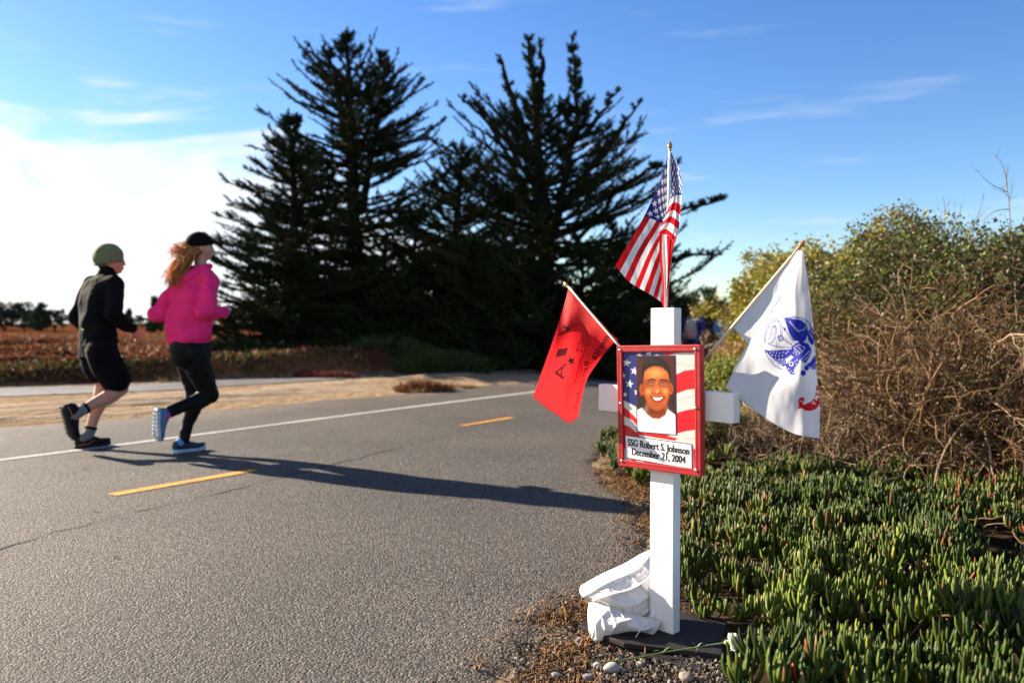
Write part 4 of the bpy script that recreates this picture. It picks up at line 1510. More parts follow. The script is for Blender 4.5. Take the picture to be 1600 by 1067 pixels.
bar_obj('backing', [(.004, .004), (.996, .004), (.996, .996), (.004, .996)], -.018, .0, M_RED, .003)
bu, bv = .068, .055
bar_obj('frame', [(0, 0), (1, 0), (1 - bu, bv), (bu, bv)], .0005, .008, M_RED)
bar_obj('frame', [(0, 1), (bu, 1 - bv), (1 - bu, 1 - bv), (1, 1)], .0005, .008, M_RED)
bar_obj('frame', [(0, 0), (bu, bv), (bu, 1 - bv), (0, 1)], .0005, .0077, M_RED)
bar_obj('frame', [(1, 0), (1, 1), (1 - bu, 1 - bv), (1 - bu, bv)], .0005, .0077, M_RED)
stb = Bag()
for off_u, off_v in ((.014, .012), (bu * .80, bv * .80)):
    for k in range(70):
        t0 = off_v + (1 - 2 * off_v) * (k + .2) / 70; t1 = off_v + (1 - 2 * off_v) * (k + .75) / 70
        for uu in (off_u, 1 - off_u):
            V, Q, _ = tubes(np.array([list(sgn(uu, t0, .0082)), list(sgn(uu, (t0 + t1) / 2, .0090)), list(sgn(uu, t1, .0082))]), .0007, 4)
            stb.add(V, Q)
        t0 = off_u + (1 - 2 * off_u) * (k + .2) / 70; t1 = off_u + (1 - 2 * off_u) * (k + .75) / 70
        for vv in (off_v, 1 - off_v):
            V, Q, _ = tubes(np.array([list(sgn(t0, vv, .0082)), list(sgn((t0 + t1) / 2, vv, .0090)), list(sgn(t1, vv, .0082))]), .0007, 4)
            stb.add(V, Q)
o = stb.build('stitching', M_STITCH, sign)
o['kind'] = 'stuff'
for (u, v) in ((.045, .035), (.945, .035), (.045, .48), (.945, .48), (.045, .955), (.945, .955)):
    c = sgn(u, v, .0085)
    V, Q, T = sphere(c, (.0052, .0052, .0036), 8, 12, ax=[list(EX), list(UP), list(EN)])
    Bag().add(V, Q, T).build('screw', M_CHROME, sign)

# ---------------------------------------------------------------- tiny print shop: colours by numpy, kept as vertex colours
_text_cache = {}


def text_tris(s, bold=0.0):
    key = (s, bold)
    if key not in _text_cache:
        cu = bpy.data.curves.new('txt', 'FONT'); cu.body = s; cu.size = 1.0; cu.offset = bold
        cu.align_x = 'CENTER'
        ob = bpy.data.objects.new('txt', cu); COL.objects.link(ob)
        dg = bpy.context.evaluated_depsgraph_get()
        me = bpy.data.meshes.new_from_object(ob.evaluated_get(dg))
        me.calc_loop_triangles()
        v = np.array([list(x.co) for x in me.vertices])[:, :2]
        t = np.array([list(x.vertices) for x in me.loop_triangles])
        bpy.data.objects.remove(ob); bpy.data.curves.remove(cu); bpy.data.meshes.remove(me)
        _text_cache[key] = (v, t)
    return _text_cache[key]


class Canvas:
    """a small picture in its own flat coordinates (x right, y down)"""
    def __init__(s, x0, y0, x1, y1, k, base=(1, 1, 1)):
        s.x0, s.y0, s.k = x0, y0, k
        s.w = int((x1 - x0) * k) + 1; s.h = int((y1 - y0) * k) + 1
        s.a = np.ones((s.h, s.w, 3)) * np.array(base)
        yy, xx = np.mgrid[0:s.h, 0:s.w]
        s.X = x0 + (xx + .5) / k; s.Y = y0 + (yy + .5) / k

    def put(s, m, c, al=1.0):
        m = (np.asarray(m, float) * al)[..., None]
        s.a = s.a * (1 - m) + np.array(c) * m

    def _win(s, x0, y0, x1, y1, pad=2):
        i0 = int(max(0, (y0 - s.y0) * s.k - pad)); i1 = int(min(s.h, (y1 - s.y0) * s.k + pad))
        j0 = int(max(0, (x0 - s.x0) * s.k - pad)); j1 = int(min(s.w, (x1 - s.x0) * s.k + pad))
        return slice(i0, max(i1, i0)), slice(j0, max(j1, j0))

    def poly(s, pts, c, al=1.0):
        p = np.array(pts, float)
        w = s._win(p[:, 0].min(), p[:, 1].min(), p[:, 0].max(), p[:, 1].max())
        X_, Y_ = s.X[w], s.Y[w]
        r = np.zeros(X_.shape, bool); j = len(p) - 1
        for i in range(len(p)):
            (xi, yi), (xj, yj) = p[i], p[j]
            if yi != yj:
                r ^= ((yi > Y_) != (yj > Y_)) & (X_ < (xj - xi) * (Y_ - yi) / (yj - yi) + xi)
            j = i
        m = (r * al)[..., None]
        s.a[w] = s.a[w] * (1 - m) + np.array(c) * m

    def line(s, pts, wd, c, al=1.0):
        p = np.array(pts, float)
        for a, b in zip(p[:-1], p[1:]):
            w = s._win(min(a[0], b[0]) - wd, min(a[1], b[1]) - wd, max(a[0], b[0]) + wd, max(a[1], b[1]) + wd)
            X_, Y_ = s.X[w], s.Y[w]
            d = b - a; L2 = max((d ** 2).sum(), 1e-9)
            t = np.clip(((X_ - a[0]) * d[0] + (Y_ - a[1]) * d[1]) / L2, 0, 1)
            q = np.hypot(X_ - a[0] - t * d[0], Y_ - a[1] - t * d[1]) < wd / 2
            m = (q * al)[..., None]
            s.a[w] = s.a[w] * (1 - m) + np.array(c) * m

    def ell(s, cx, cy, rx, ry, c, rot=0.0, al=1.0, ring=0.0):
        R = max(rx, ry)
        w = s._win(cx - R, cy - R, cx + R, cy + R)
        X_, Y_ = s.X[w] - cx, s.Y[w] - cy
        ca, sa = math.cos(rot), math.sin(rot)
        u = (X_ * ca + Y_ * sa) / rx; v = (-X_ * sa + Y_ * ca) / ry
        q = np.hypot(u, v)
        m = q < 1
        if ring: m &= q > 1 - ring
        m = (m * al)[..., None]
        s.a[w] = s.a[w] * (1 - m) + np.array(c) * m

    def text(s, t, org, right, up_, size, c, bold=0.0, al=1.0):
        """org: centre of baseline; right/up_: unit vectors in canvas space"""
        v, tr = text_tris(t, bold)
        P2 = np.array(org)[None] + size * (v[:, :1] * np.array(right)[None] + v[:, 1:2] * np.array(up_)[None])
        for a in tr:
            p = P2[a]
            w = s._win(p[:, 0].min(), p[:, 1].min(), p[:, 0].max(), p[:, 1].max(), 1)
            X_, Y_ = s.X[w], s.Y[w]
            if X_.size == 0: continue

            def sd(i, j): return (X_ - p[j, 0]) * (p[i, 1] - p[j, 1]) - (p[i, 0] - p[j, 0]) * (Y_ - p[j, 1])
            d1, d2, d3 = sd(0, 1), sd(1, 2), sd(2, 0)
            ins = ~(((d1 < 0) | (d2 < 0) | (d3 < 0)) & ((d1 > 0) | (d2 > 0) | (d3 > 0)))
            m = (ins * al)[..., None]
            s.a[w] = s.a[w] * (1 - m) + np.array(c) * m

    def blur(s, n=1):
        for _ in range(n):
            a = s.a
            b = a.copy()
            b[1:-1] = (a[:-2] + 2 * a[1:-1] + a[2:]) / 4
            a = b.copy()
            b[:, 1:-1] = (a[:, :-2] + 2 * a[:, 1:-1] + a[:, 2:]) / 4
            s.a = b

    def sample(s, x, y):
        fx = np.clip((x - s.x0) * s.k - .5, 0, s.w - 1.001); fy = np.clip((y - s.y0) * s.k - .5, 0, s.h - 1.001)
        i = fy.astype(int); j = fx.astype(int); a = (fy - i)[..., None]; b = (fx - j)[..., None]
        A = s.a
        return (A[i, j] * (1 - b) + A[i, j + 1] * b) * (1 - a) + (A[i + 1, j] * (1 - b) + A[i + 1, j + 1] * b) * a


def star_pts(cx, cy, r, rot=0.0):
    return [(cx + (r if k % 2 == 0 else r * .40) * math.sin(rot + k * math.pi / 5),
             cy - (r if k % 2 == 0 else r * .40) * math.cos(rot + k * math.pi / 5)) for k in range(10)]


PR_RED = (.62, .012, .02); PR_WHT = (.74, .72, .68); PR_BLU = (.022, .030, .16)
M_PRINT = mat('glossy_print', (1, 1, 1), 0.30, var=.02, vscale=5, attr=True, spec=.4)
M_PLATE = mat('white_name_plate', (.83, .83, .83), 0.35, var=.02, vscale=4)
M_INK = mat('black_ink', (.012, .012, .014), 0.5, var=.1)


def printed(name, cv, u0, v0, u1, v1, nu, nv, off, parent, uvq=None):
    """flat print between sign coordinates, canvas drawn in 0..1 x 0..1"""
    us = np.linspace(0, 1, nu); vs = np.linspace(0, 1, nv)
    U, Vv = np.meshgrid(us, vs, indexing='ij')
    if uvq is None:
        uvq = [(u0, v0), (u1, v0), (u1, v1), (u0, v1)]
    (a, b, c, d) = [np.array(q) for q in uvq]
    UV = ((a[None, None] * (1 - U)[..., None] + b * U[..., None]) * (1 - Vv)[..., None] + (d * (1 - U)[..., None] + c * U[..., None]) * Vv[..., None])
    tl, tr, bl, br = [np.array(list(x)) for x in (cTL, cTR, cBL, cBR)]
    u = UV[..., :1]; v = UV[..., 1:]
    Pp = (tl * (1 - u) + tr * u) * (1 - v) + (bl * (1 - u) + br * u) * v + np.array(list(EN)) * off
    C = cv.sample(U, Vv).reshape(-1, 3)
    return mesh(name, Pp.reshape(-1, 3), grid_faces(nu, nv)[:, ::-1], M_PRINT, parent, smooth=False, col=C)


def cmr(G4, n, m):
    """Catmull-Rom upsampling of a control grid (r,c,k)"""
    def up1(A, n):
        r = A.shape[0]
        A_ = np.concatenate([2 * A[:1] - A[1:2], A, 2 * A[-1:] - A[-2:-1]])
        t = np.linspace(0, r - 1, n); i = np.minimum(t.astype(int), r - 2); f = (t - i).reshape(-1, *([1] * (A.ndim - 1)))
        p0, p1, p2, p3 = A_[i], A_[i + 1], A_[i + 2], A_[i + 3]
        return .5 * (2 * p1 + (p2 - p0) * f + (2 * p0 - 5 * p1 + 4 * p2 - p3) * f ** 2 + (3 * p1 - p0 - 3 * p2 + p3) * f ** 3)
    A = up1(np.asarray(G4, float), n)
    return up1(A.swapaxes(0, 1), m).swapaxes(0, 1)


# flag background: drawn in zoomed sign coordinates (x 118..540, y 318..960)
cv = Canvas(0, 0, 1, 1, 420, PR_WHT)


def zx(x, y):   # zoom picture coordinates -> 0..1 print
    return ((x - 121) / (539 - 121), (y - 320 - (x - 121) * .0) / (958 - 320))


wav = lambda x, y, a: a
cv.a[:] = np.array((.62, .62, .58))
cv.poly([zx(*p) for p in [(100, 300), (370, 300), (360, 800), (200, 800), (200, 640), (121, 605)]], PR_BLU)
cv.poly([zx(*p) for p in [(300, 300), (370, 300), (368, 360), (300, 352)]], (.08, .11, .17))
red = PR_RED
cv.poly([zx(*p) for p in [(368, 300), (560, 300), (560, 332), (480, 325), (430, 330), (368, 352)]], red)
cv.poly([zx(*p) for p in [(430, 448), (480, 425), (560, 415), (560, 522), (490, 530), (430, 555)]], red)
cv.poly([zx(*p) for p in [(430, 660), (490, 640), (560, 625), (560, 740), (480, 758), (360, 800), (200, 800), (260, 770)]], red)
cv.poly([zx(*p) for p in [(100, 635), (140, 655), (180, 690), (212, 722), (212, 760), (175, 720), (100, 690)]], red)
cv.poly([zx(*p) for p in [(100, 745), (150, 755), (200, 790), (260, 850), (180, 980), (130, 900), (100, 850)]], red)
cv.poly([zx(*p) for p in [(200, 775), (440, 800), (420, 815), (200, 800)]], red)
cv.poly([zx(*p) for p in [(520, 852), (560, 840), (560, 990), (300, 990), (330, 925), (440, 945), (525, 945)]], red)
cv.poly([zx(*p) for p in [(440, 965), (500, 945), (545, 955), (545, 975), (440, 978)]], PR_WHT)
cv.ell(*zx(280, 960), .10, .045, red)
for (x, y, r) in [(145, 385, 24), (190, 432, 24), (160, 508, 25), (206, 555, 22), (130, 572, 16), (122, 460, 16), (278, 325, 22), (222, 345, 20), (325, 345, 14)]:
    cv.poly([zx(*p) for p in star_pts(x, y, r * 1.05, .2)], (.78, .77, .76))
# soft folds printed in the waving flag photo
for (x0_, y0_, x1_, y1_, w_) in [(440, 590, 535, 560, .02), (445, 605, 500, 590, .016), (435, 385, 530, 400, .02), (470, 800, 538, 790, .02)]:
    cv.line([zx(x0_, y0_), zx(x1_, y1_)], w_, (.42, .41, .38), .45)
cv.a *= (1 + .22 * (fbm(cv.X * 5 + cv.Y * 3, cv.Y * 9, 3) - .5))[..., None]
cv.blur(2)
printed('flag_print', cv, bu - .004, bv - .004, 1 - bu + .004, 1 - bv + .004, 150, 190, .0012, sign)

# portrait photograph
ph = Canvas(0, 0, 1, 1, 400, (.030, .016, .012))


def zp(x, y): return ((x - 212) / 220, (y - 352) / 425)


def el(x, y, rx, ry, c, rot=0.0, al=1.0, ring=0.0):
    # ellipse given in zoom pixels
    n = 40
    pts = []
    for k in range(n):
        a = 2 * math.pi * k / n
        ex_, ey_ = rx * math.cos(a), ry * math.sin(a)
        pts.append(zp(x + ex_ * math.cos(rot) - ey_ * math.sin(rot), y + ex_ * math.sin(rot) + ey_ * math.cos(rot)))
    ph.poly(pts, c, al)


def gb(x, y, rx, ry, c, al=1.0, rot=0.0, pw=2.0):
    """soft airbrushed spot, zoom-picture coordinates"""
    zx_ = 212 + ph.X * 220; zy_ = 352 + ph.Y * 425
    ca, sa = math.cos(rot), math.sin(rot)
    u = ((zx_ - x) * ca + (zy_ - y) * sa) / rx; v = (-(zx_ - x) * sa + (zy_ - y) * ca) / ry
    m = (al * np.exp(-.5 * np.hypot(u, v) ** pw))[..., None]
    ph.a = ph.a * (1 - m) + np.array(c) * m


ph.a *= (1 + .9 * (fbm(ph.X * 4, ph.Y * 6, 4) - .5))[..., None]
gb(405, 420, 40, 90, (.085, .018, .014), .8); gb(225, 420, 30, 70, (.075, .020, .014), .8); gb(230, 560, 25, 50, (.05, .016, .012), .7)
el(325, 452, 84, 90, (.010, .007, .006)); el(325, 430, 80, 66, (.013, .009, .008))
gb(300, 385, 40, 12, (.030, .022, .020), .8)
ph.blur(6)
# neck, shirt
ph.poly([zp(*p) for p in [(266, 590), (266, 670), (212, 700), (212, 790), (432, 790), (432, 700), (386, 655), (386, 590)]], (.26, .065, .020))
gb(325, 655, 55, 20, (.10, .022, .008), .85)
ph.poly([zp(*p) for p in [(212, 655), (240, 642), (264, 672), (300, 698), (342, 698), (376, 674), (388, 642), (410, 656), (432, 672), (432, 790), (212, 790)]], (.78, .78, .80))
ph.blur(2)
gb(250, 690, 9, 40, (.50, .50, .54), .5, .3); gb(398, 700, 8, 40, (.52, .52, .56), .5, -.2); gb(325, 735, 60, 10, (.62, .62, .66), .4); gb(325, 706, 40, 4, (.50, .50, .53), .6)
# ears
el(241, 540, 15, 33, (.40, .11, .032)); el(407, 530, 14, 32, (.40, .11, .032))
gb(243, 540, 5, 16, (.16, .035, .012), .8); gb(406, 530, 5, 15, (.16, .035, .012), .8)
# face
face = [(251, 475), (260, 436), (288, 412), (330, 404), (367, 412), (391, 440), (400, 480), (402, 540), (394, 588), (374, 626), (344, 652), (315, 654), (284, 632), (260, 590), (250, 540)]
fc = cmr(np.array([zp(*p) for p in face + face[:1]])[:, None].repeat(2, 1), 90, 2)[:, 0]
mask0 = ph.a.copy()
ph.poly(fc, (.40, .115, .030))
fm = np.abs(ph.a - mask0).sum(-1) > 0
out = ph.a.copy()
gb(255, 560, 12, 70, (.16, .040, .012), .75); gb(401, 560, 10, 70, (.18, .045, .014), .75)
gb(325, 645, 50, 15, (.20, .050, .015), .7)
gb(325, 455, 55, 34, (.58, .21, .065), .9); gb(318, 445, 30, 17, (.86, .50, .24), .75)
gb(285, 556, 24, 22, (.56, .19, .06), .9); gb(374, 548, 22, 22, (.56, .19, .06), .9)
gb(281, 550, 10, 9, (.86, .52, .28), .75); gb(376, 543, 9, 9, (.86, .52, .28), .75)
gb(325, 632, 24, 12, (.45, .15, .05), .7); gb(326, 624, 12, 4, (.18, .045, .014), .6)
gb(298, 500, 26, 13, (.20, .05, .016), .8); gb(368, 498, 26, 13, (.20, .05, .016), .8)
gb(326, 520, 8, 32, (.60, .22, .075), .8)
ph.a[~fm] = mask0[~fm]
# hairline feathered over the forehead
for k in range(120):
    t_ = k / 119
    x = 246 + 156 * t_; y = 455 - 52 * math.sin(t_ * math.pi) ** .6
    ph.line([zp(x + rng.normal() * 2, y - 14), zp(x + rng.normal() * 3, y + rng.random() * 7)], .012, (.014, .009, .007), .7)
for (x, s_) in ((298, -1), (368, 1)):
    for k in range(26):
        t_ = k / 25
        xx = x - 24 + 48 * t_; yy = 486 - 6 * math.sin(t_ * math.pi) + (3 if (t_ < .4) == (s_ < 0) else 0)
        ph.line([zp(xx, yy + 3), zp(xx + 3, yy - 3)], .012, (.020, .010, .008), .75)
    gb(x, 506, 15, 4.5, (.030, .012, .010), .95)
    gb(x - 9, 507, 3.5, 2.2, (.55, .42, .36), .8); gb(x + 10, 507, 3.5, 2.2, (.55, .42, .36), .8)
    gb(x + 1, 505, 1.5, 1.4, (.8, .8, .8), .7)
    gb(x, 520, 18, 3.5, (.26, .07, .022), .7); gb(x, 526, 16, 3, (.55, .20, .07), .6)
gb(328, 548, 17, 10, (.50, .16, .05), .85); gb(329, 544, 7, 6, (.88, .56, .34), .8)
gb(314, 558, 4.5, 2.6, (.06, .014, .008), .9); gb(342, 557, 4.5, 2.6, (.06, .014, .008), .9); gb(328, 563, 12, 2.5, (.20, .05, .016), .7)
for (xa, ya, xb, yb) in ((303, 552, 285, 590), (352, 550, 377, 586)):
    for k in range(12):
        t_ = k / 11
        gb(xa + (xb - xa) * t_, ya + (yb - ya) * t_, 3, 4, (.20, .048, .015), .30)
mo = [(291, 576), (310, 574), (330, 577), (352, 573), (374, 571), (366, 590), (348, 606), (326, 610), (304, 600)]
ph.poly(cmr(np.array([zp(*p) for p in mo + mo[:1]])[:, None].repeat(2, 1), 60, 2)[:, 0], (.22, .030, .022))
te = [(303, 579), (332, 582), (362, 577), (353, 588), (340, 595), (324, 597), (311, 591)]
ph.poly(cmr(np.array([zp(*p) for p in te + te[:1]])[:, None].repeat(2, 1), 60, 2)[:, 0], (.88, .84, .78))
for x in (308, 316, 325, 335, 345, 354, 361):
    ph.line([zp(x, 580), zp(x, 598)], .004, (.45, .38, .33), .55)
for k in range(24):
    t_ = k / 23
    gb(300 + 60 * t_, 604 + 7 * math.sin(t_ * math.pi), 4, 2.6, (.40, .075, .05), .4)
ph.blur(3)
_w = np.clip((ph.a[..., :1] - 1.7 * ph.a[..., 2:3]) * 8, 0, 1); ph.a = ph.a * (1 - _w) + ph.a * np.array([1.12, .78, .50]) * _w
ph.a *= (1 + .10 * rng.normal(size=ph.a.shape[:2]))[..., None]
ph.blur(2)
printed('portrait', ph, 0, 0, 0, 0, 90, 150, .0024, sign, [(.243, .090), (.700, .088), (.705, .698), (.243, .700)])
bar_obj('portrait_border', [(.236, .084), (.707, .082), (.712, .703), (.236, .706)], .0014, .0021, mat('navy_border', (.02, .02, .14), .4), 0)
NPq = [(.088, .745), (.882, .768), (.884, .950), (.097, .925)]
bar_obj('name_plate', NPq, .0016, .0034, M_PLATE, .0004)
np_ob = bar_obj('name_plate_edge', [(.080, .739), (.889, .761), (.892, .958), (.089, .932)], .0013, .0020, mat('navy_border', (.03, .03, .10), .4), 0)


def sign_text(t, uc, vc, du, dv, h, wscale, name):
    """lettering lying on the name plate; du,dv = baseline direction in sign coords"""
    v, tr = text_tris(t, .013)
    e1 = (sgn(uc + du, vc + dv) - sgn(uc, vc)).normalized()
    e2 = EN.cross(e1).normalized()
    if e2.z < 0: e2 = -e2
    o0 = sgn(uc, vc, .0037)
    Vv = np.array([list(o0 + e1 * float(a) * h * wscale + e2 * float(b) * h) for a, b in v])
    n0 = len(Vv); b_x = np.array(list(e1)) * h * .030
    Va = np.concatenate([Vv, Vv + b_x + np.array(list(EN)) * .00012, Vv - b_x + np.array(list(EN)) * .00024])
    Ta = np.concatenate([tr, tr + n0, tr + 2 * n0])
    return mesh(name, Va, Ta, M_INK, sign, smooth=False)


W_ = (cTR - cTL).length
v_, _ = text_tris('SSG Robert S. Johnson', .013)
wt = v_[:, 0].max() - v_[:, 0].min()
H1 = .031
ws_ = .735 * W_ / (wt * H1)
print('text squeeze', ws_)
sign_text('SSG Robert S. Johnson', .488, .833, .8, .023, H1, ws_, 'lettering')
sign_text('December 21, 2004', .490, .905, .8, .023, H1, ws_, 'lettering')
# ================================================================== flags
def cloth(grid, n, m, colf, wr=0.003, seed=0, wf=60):
    """control grid of (px,py,depth,u,v) -> vertices, faces, colours; wrinkles move the cloth in depth"""
    A = cmr(grid, n, m)
    px, py, dd = A[..., 0], A[..., 1], A[..., 2]
    dd = dd + wr * (fbm(px / wf * 3 + seed, py / wf * 1.3 + seed, 3) - .5) * 2
    a = (px - 800) / FPX; b = (533.5 - py) / FPX
    ry = CP + b * SP; rz = -SP + b * CP
    k = dd / ry
    V = np.stack([a * k, dd, CAM_H + rz * k], -1)
    C = colf(A[..., 3], A[..., 4])
    return V.reshape(-1, 3), grid_faces(n, m), C.reshape(-1, 3)


M_CLOTH = mat('printed_flag_cloth', (1, 1, 1), 0.6, var=.02, vscale=20, attr=True, spec=.15, trans=.56, bump=.4, bscale=260, bdist=.0006)
M_POLE = mat('pale_dowel', (.62, .52, .40), .5, var=.08, vscale=30)
M_POLEW = mat('white_sleeve', (.78, .78, .80), .45, var=.03)
M_BRASS = mat('gilt_finial', (.42, .24, .06), .35, metal=.75, var=.15)
M_FINW = mat('wooden_finial', (.42, .17, .045), .4, var=.15)


def finial(a, b, parent, mt, r=.0065, spear=False):
    a = np.array(a); b = np.array(b)
    w = np.linspace(0, 1, 12)
    prof = r * np.array([.55, .8, .62, .62, .95, 1.0, .95, .82, .62, .42, .22, .05])
    V, Q, T = tubes(a[None] * (1 - w[:, None]) + b[None] * w[:, None], prof, 10, True)
    return Bag().add(V, Q, T).build('finial', mt, parent)


def pole(a, b, parent, mt, r, name='pole'):
    w = np.linspace(0, 1, 8)[:, None]
    V, Q, T = tubes(np.array(a)[None] * (1 - w) + np.array(b)[None] * w, r, 10, True)
    return Bag().add(V, Q, T).build(name, mt, parent)


# ---------------- US flag on the post top
DU = PC.y - .004
pb = P(1040.5, 484, DU); pb.z = POST_TOP - .02
usf = empty('american_flag', (pb.x, pb.y, POST_TOP), 'small stars and stripes flag on a white stick rising from the top of the cross', 'flag')
pt = P(1046.5, 236, DU)
pole(pb, pt, usf, M_POLEW, .0042)
finial(P(1046.5, 236, DU), P(1047.2, 220.5, DU), usf, M_BRASS, .0075)
US_R, US_W, US_B = np.array((.62, .010, .018)), np.array((.80, .80, .80)), np.array((.020, .022, .20))


def us_print(S, T):
    C = np.where((np.floor(T * 13 + 1e-6).astype(int) % 2 == 0)[..., None], US_R, US_W)
    inc = (S < .4) & (T < 7 / 13)
    C[inc] = US_B
    # nine rows of stars
    ch = 7 / 13; cw = .4
    m = np.zeros(S.shape, bool)
    asp = 1.75   # fly length / hoist
    for r in range(9):
        for c in range(11):
            if (r + c) % 2: continue
            cx = cw * (c + 1) / 12; cy = ch * (r + 1) / 10
            dx = (S - cx) * asp; dy = T - cy
            R = np.hypot(dx, dy); th = np.arctan2(dy, dx)
            k = 2 * math.pi / 5
            tt = np.abs(((th + k / 2) % k) - k / 2)
            # five-point star
            ro, ri = .042, .0165
            # edge from outer vertex (angle 0) to inner vertex (angle k/2)
            x1, y1 = ro, 0; x2, y2 = ri * math.cos(k / 2), ri * math.sin(k / 2)
            X_ = R * np.cos(tt); Y_ = R * np.sin(tt)
            m |= ((x2 - x1) * (Y_ - y1) - (y2 - y1) * (X_ - x1)) > 0
    C[m & inc] = US_W
    return C


d0 = DU
bagU = Bag()
gA = [  # rows: along the fly, columns: down the hoist.  px,py,depth,S,T
    [(1046, 238, d0 + .004, 0, 0), (1045.5, 268, d0 + .004, 0, .23), (1044.5, 300, d0 + .004, 0, .54), (1042.5, 325, d0 + .004, 0, .77), (1041, 350, d0 + .004, 0, 1)],
    [(1030, 287, d0 + .030, .2, 0), (1040, 310, d0 + .014, .2, .23), (1046, 338, d0 + .002, .2, .54), (1044, 352, d0 + .006, .2, .77), (1043, 370, d0 + .010, .2, 1)],
    [(1006.5, 338, d0 + .055, .4, 0), (1032, 348, d0 + .030, .4, .23), (1046, 360, d0 + .010, .4, .54), (1046, 372, d0 + .012, .4, .77), (1046, 385, d0 + .014, .4, 1)],
    [(984, 377, d0 + .070, .7, 0), (1006.5, 392, d0 + .045, .7, .23), (1031, 408, d0 + .028, .7, .54), (1042, 418, d0 + .008, .7, .77), (1046, 428, d0 + .018, .7, 1)],
    [(961.5, 415, d0 + .080, 1, 0), (984, 441, d0 + .055, 1, .23), (1014, 459, d0 + .038, 1, .54), (1032, 471, d0 + .012, 1, .77), (1041, 481, d0 + .02, 1, 1)]]
bagU.add(*[x for x in (lambda r: (r[0], r[1], None, r[2]))(cloth(gA, 190, 160, us_print, .004, 1))])
gB = [  # right front fold, from the top down
    [(1047.5, 238, d0 + .002, .03, .05), (1050, 240, d0 + .000, .10, .07), (1052, 243, d0 + .004, .17, .10)],
    [(1048, 262, d0 - .004, .03, .16), (1055, 262, d0 - .012, .12, .16), (1061, 264, d0 + .004, .24, .17)],
    [(1048, 290, d0 - .006, .04, .34), (1056, 290, d0 - .016, .14, .34), (1064.5, 285, d0 + .004, .30, .34)],
    [(1047, 312, d0 - .010, .05, .538), (1056, 305, d0 - .020, .16, .538), (1065, 306, d0 + .002, .32, .538)],
    [(1041, 333, d0 - .014, .42, .66), (1052, 324, d0 - .024, .50, .66), (1063, 330, d0 + .0, .60, .66)],
    [(1034, 350, d0 - .016, .42, .80), (1047, 342, d0 - .028, .50, .80), (1061.5, 352, d0 + .0, .60, .80)],
    [(1029, 361, d0 - .016, .42, .90), (1042, 355, d0 - .028, .50, .90), (1058, 367, d0 + .0, .60, .90)],
    [(1031, 367, d0 - .012, .42, .985), (1042, 367, d0 - .022, .50, .985), (1055, 380, d0 + .0, .60, .985)]]
r = cloth(gB, 150, 60, us_print, .002, 4)
bagU.add(r[0], r[1][:, ::-1], None, r[2])
gC = [
    [(1031, 366, d0 - .006, .55, .80), (1042, 368, d0 - .014, .55, .93), (1054, 379, d0 + .004, .55, 1)],
    [(1030, 400, d0 - .002, .7, .80), (1040, 398, d0 - .012, .7, .90), (1050, 402, d0 + .004, .7, 1)],
    [(1034, 440, d0 - .002, .85, .80), (1040, 440, d0 - .012, .85, .88), (1045.5, 440, d0 + .004, .85, 1)],
    [(1036, 480, d0 + .002, 1, .80), (1040, 482, d0 - .008, 1, .88), (1043.5, 478, d0 + .006, 1, 1)]]
r = cloth(gC, 110, 50, us_print, .003, 6)
bagU.add(r[0], r[1], None, r[2])
bagU.build('cloth', M_CLOTH, usf)

# ---------------- red flag, left
cvR = Canvas(825, 435, 975, 670, 7, (.76, .020, .024))


def z3(x, y): return (810 + x * .2436, 420 + y * .2436)


ink = (.020, .008, .010)


def tdir(p, q):
    d = np.array(q, float) - np.array(p, float); L = np.linalg.norm(d); return d / L, L


def mirrored(t, p, q, size, bold=0.0, al=1.0, sx=1.0):
    """mirror-written text from p to q (picture coordinates), tops towards the left"""
    d, L = tdir(p, q)
    upv = np.array([-abs(d[1]), -abs(d[0])])      # tops to the upper left
    mid = (np.array(p) + np.array(q)) / 2
    cvR.text(t, mid, d * sx, upv, size, ink, bold, al)


def fit(t, p, q, size, bold=0.0, al=1.0):
    v, _ = text_tris(t, bold)
    wd = v[:, 0].max() - v[:, 0].min()
    _, L = tdir(p, q)
    mirrored(t, p, q, size, bold, al, L / (wd * size))


fit('America', z3(612, 400), z3(492, 590), 14.5, .02)
fit('Remembers', z3(462, 600), z3(372, 905), 12.5, .01)
for t, p, q in (('V', z3(352, 345), z3(318, 425)), ('I', z3(322, 500), z3(300, 560)), ('A', z3(312, 590), z3(288, 720))):
    d, L = tdir(p, q)
    v, _ = text_tris(t, .012)
    wd = v[:, 0].max() - v[:, 0].min()
    upv = np.array([-1.0, .18])
    cvR.text(t, (np.array(p) + np.array(q)) / 2, d * (L / wd / 26), upv, 23, ink, .012, .95)
fit('ONE DEKANE', z3(470, 425), z3(430, 655), 6.2, 0, .55)
lp = [(310, 375), (345, 362), (395, 356), (428, 380), (440, 430), (436, 490), (415, 560), (390, 610), (376, 660), (368, 710), (345, 745), (312, 766), (300, 752), (318, 715), (350, 690)]
lpA = cmr(np.array([z3(*p) for p in lp])[:, None, :].repeat(2, 1), 80, 2)[:, 0]
cvR.line(lpA, 1.0, ink, .8)
cvR.line([z3(*p) for p in [(335, 372), (362, 372), (385, 362)]], 1.3, ink, .8)
cvR.line([z3(*p) for p in [(340, 485), (352, 505), (378, 518), (410, 530)]], 1.5, ink, .8)
cvR.line([z3(*p) for p in [(372, 540), (385, 480), (425, 448)]], 1.4, ink, .8)
cvR.poly([(x, y) for x, y in star_pts(*z3(338, 590), 8.5, 1.0)], ink)
cvR.line([z3(*p) for p in [(338, 590), (368, 640)]], 1.3, ink, .7)
cvR.blur(1)
bR = P(962, 534, 2.62); tR = P(889.5, 450, 2.86)
redf = empty('red_flag', P(966, 539, 2.60), 'red flag with black mirror written lettering on a stick leaning left from the sign', 'flag')
pole(P(972, 546, 2.595), P(888.5, 448.5, 2.865), redf, M_POLE, .0040)
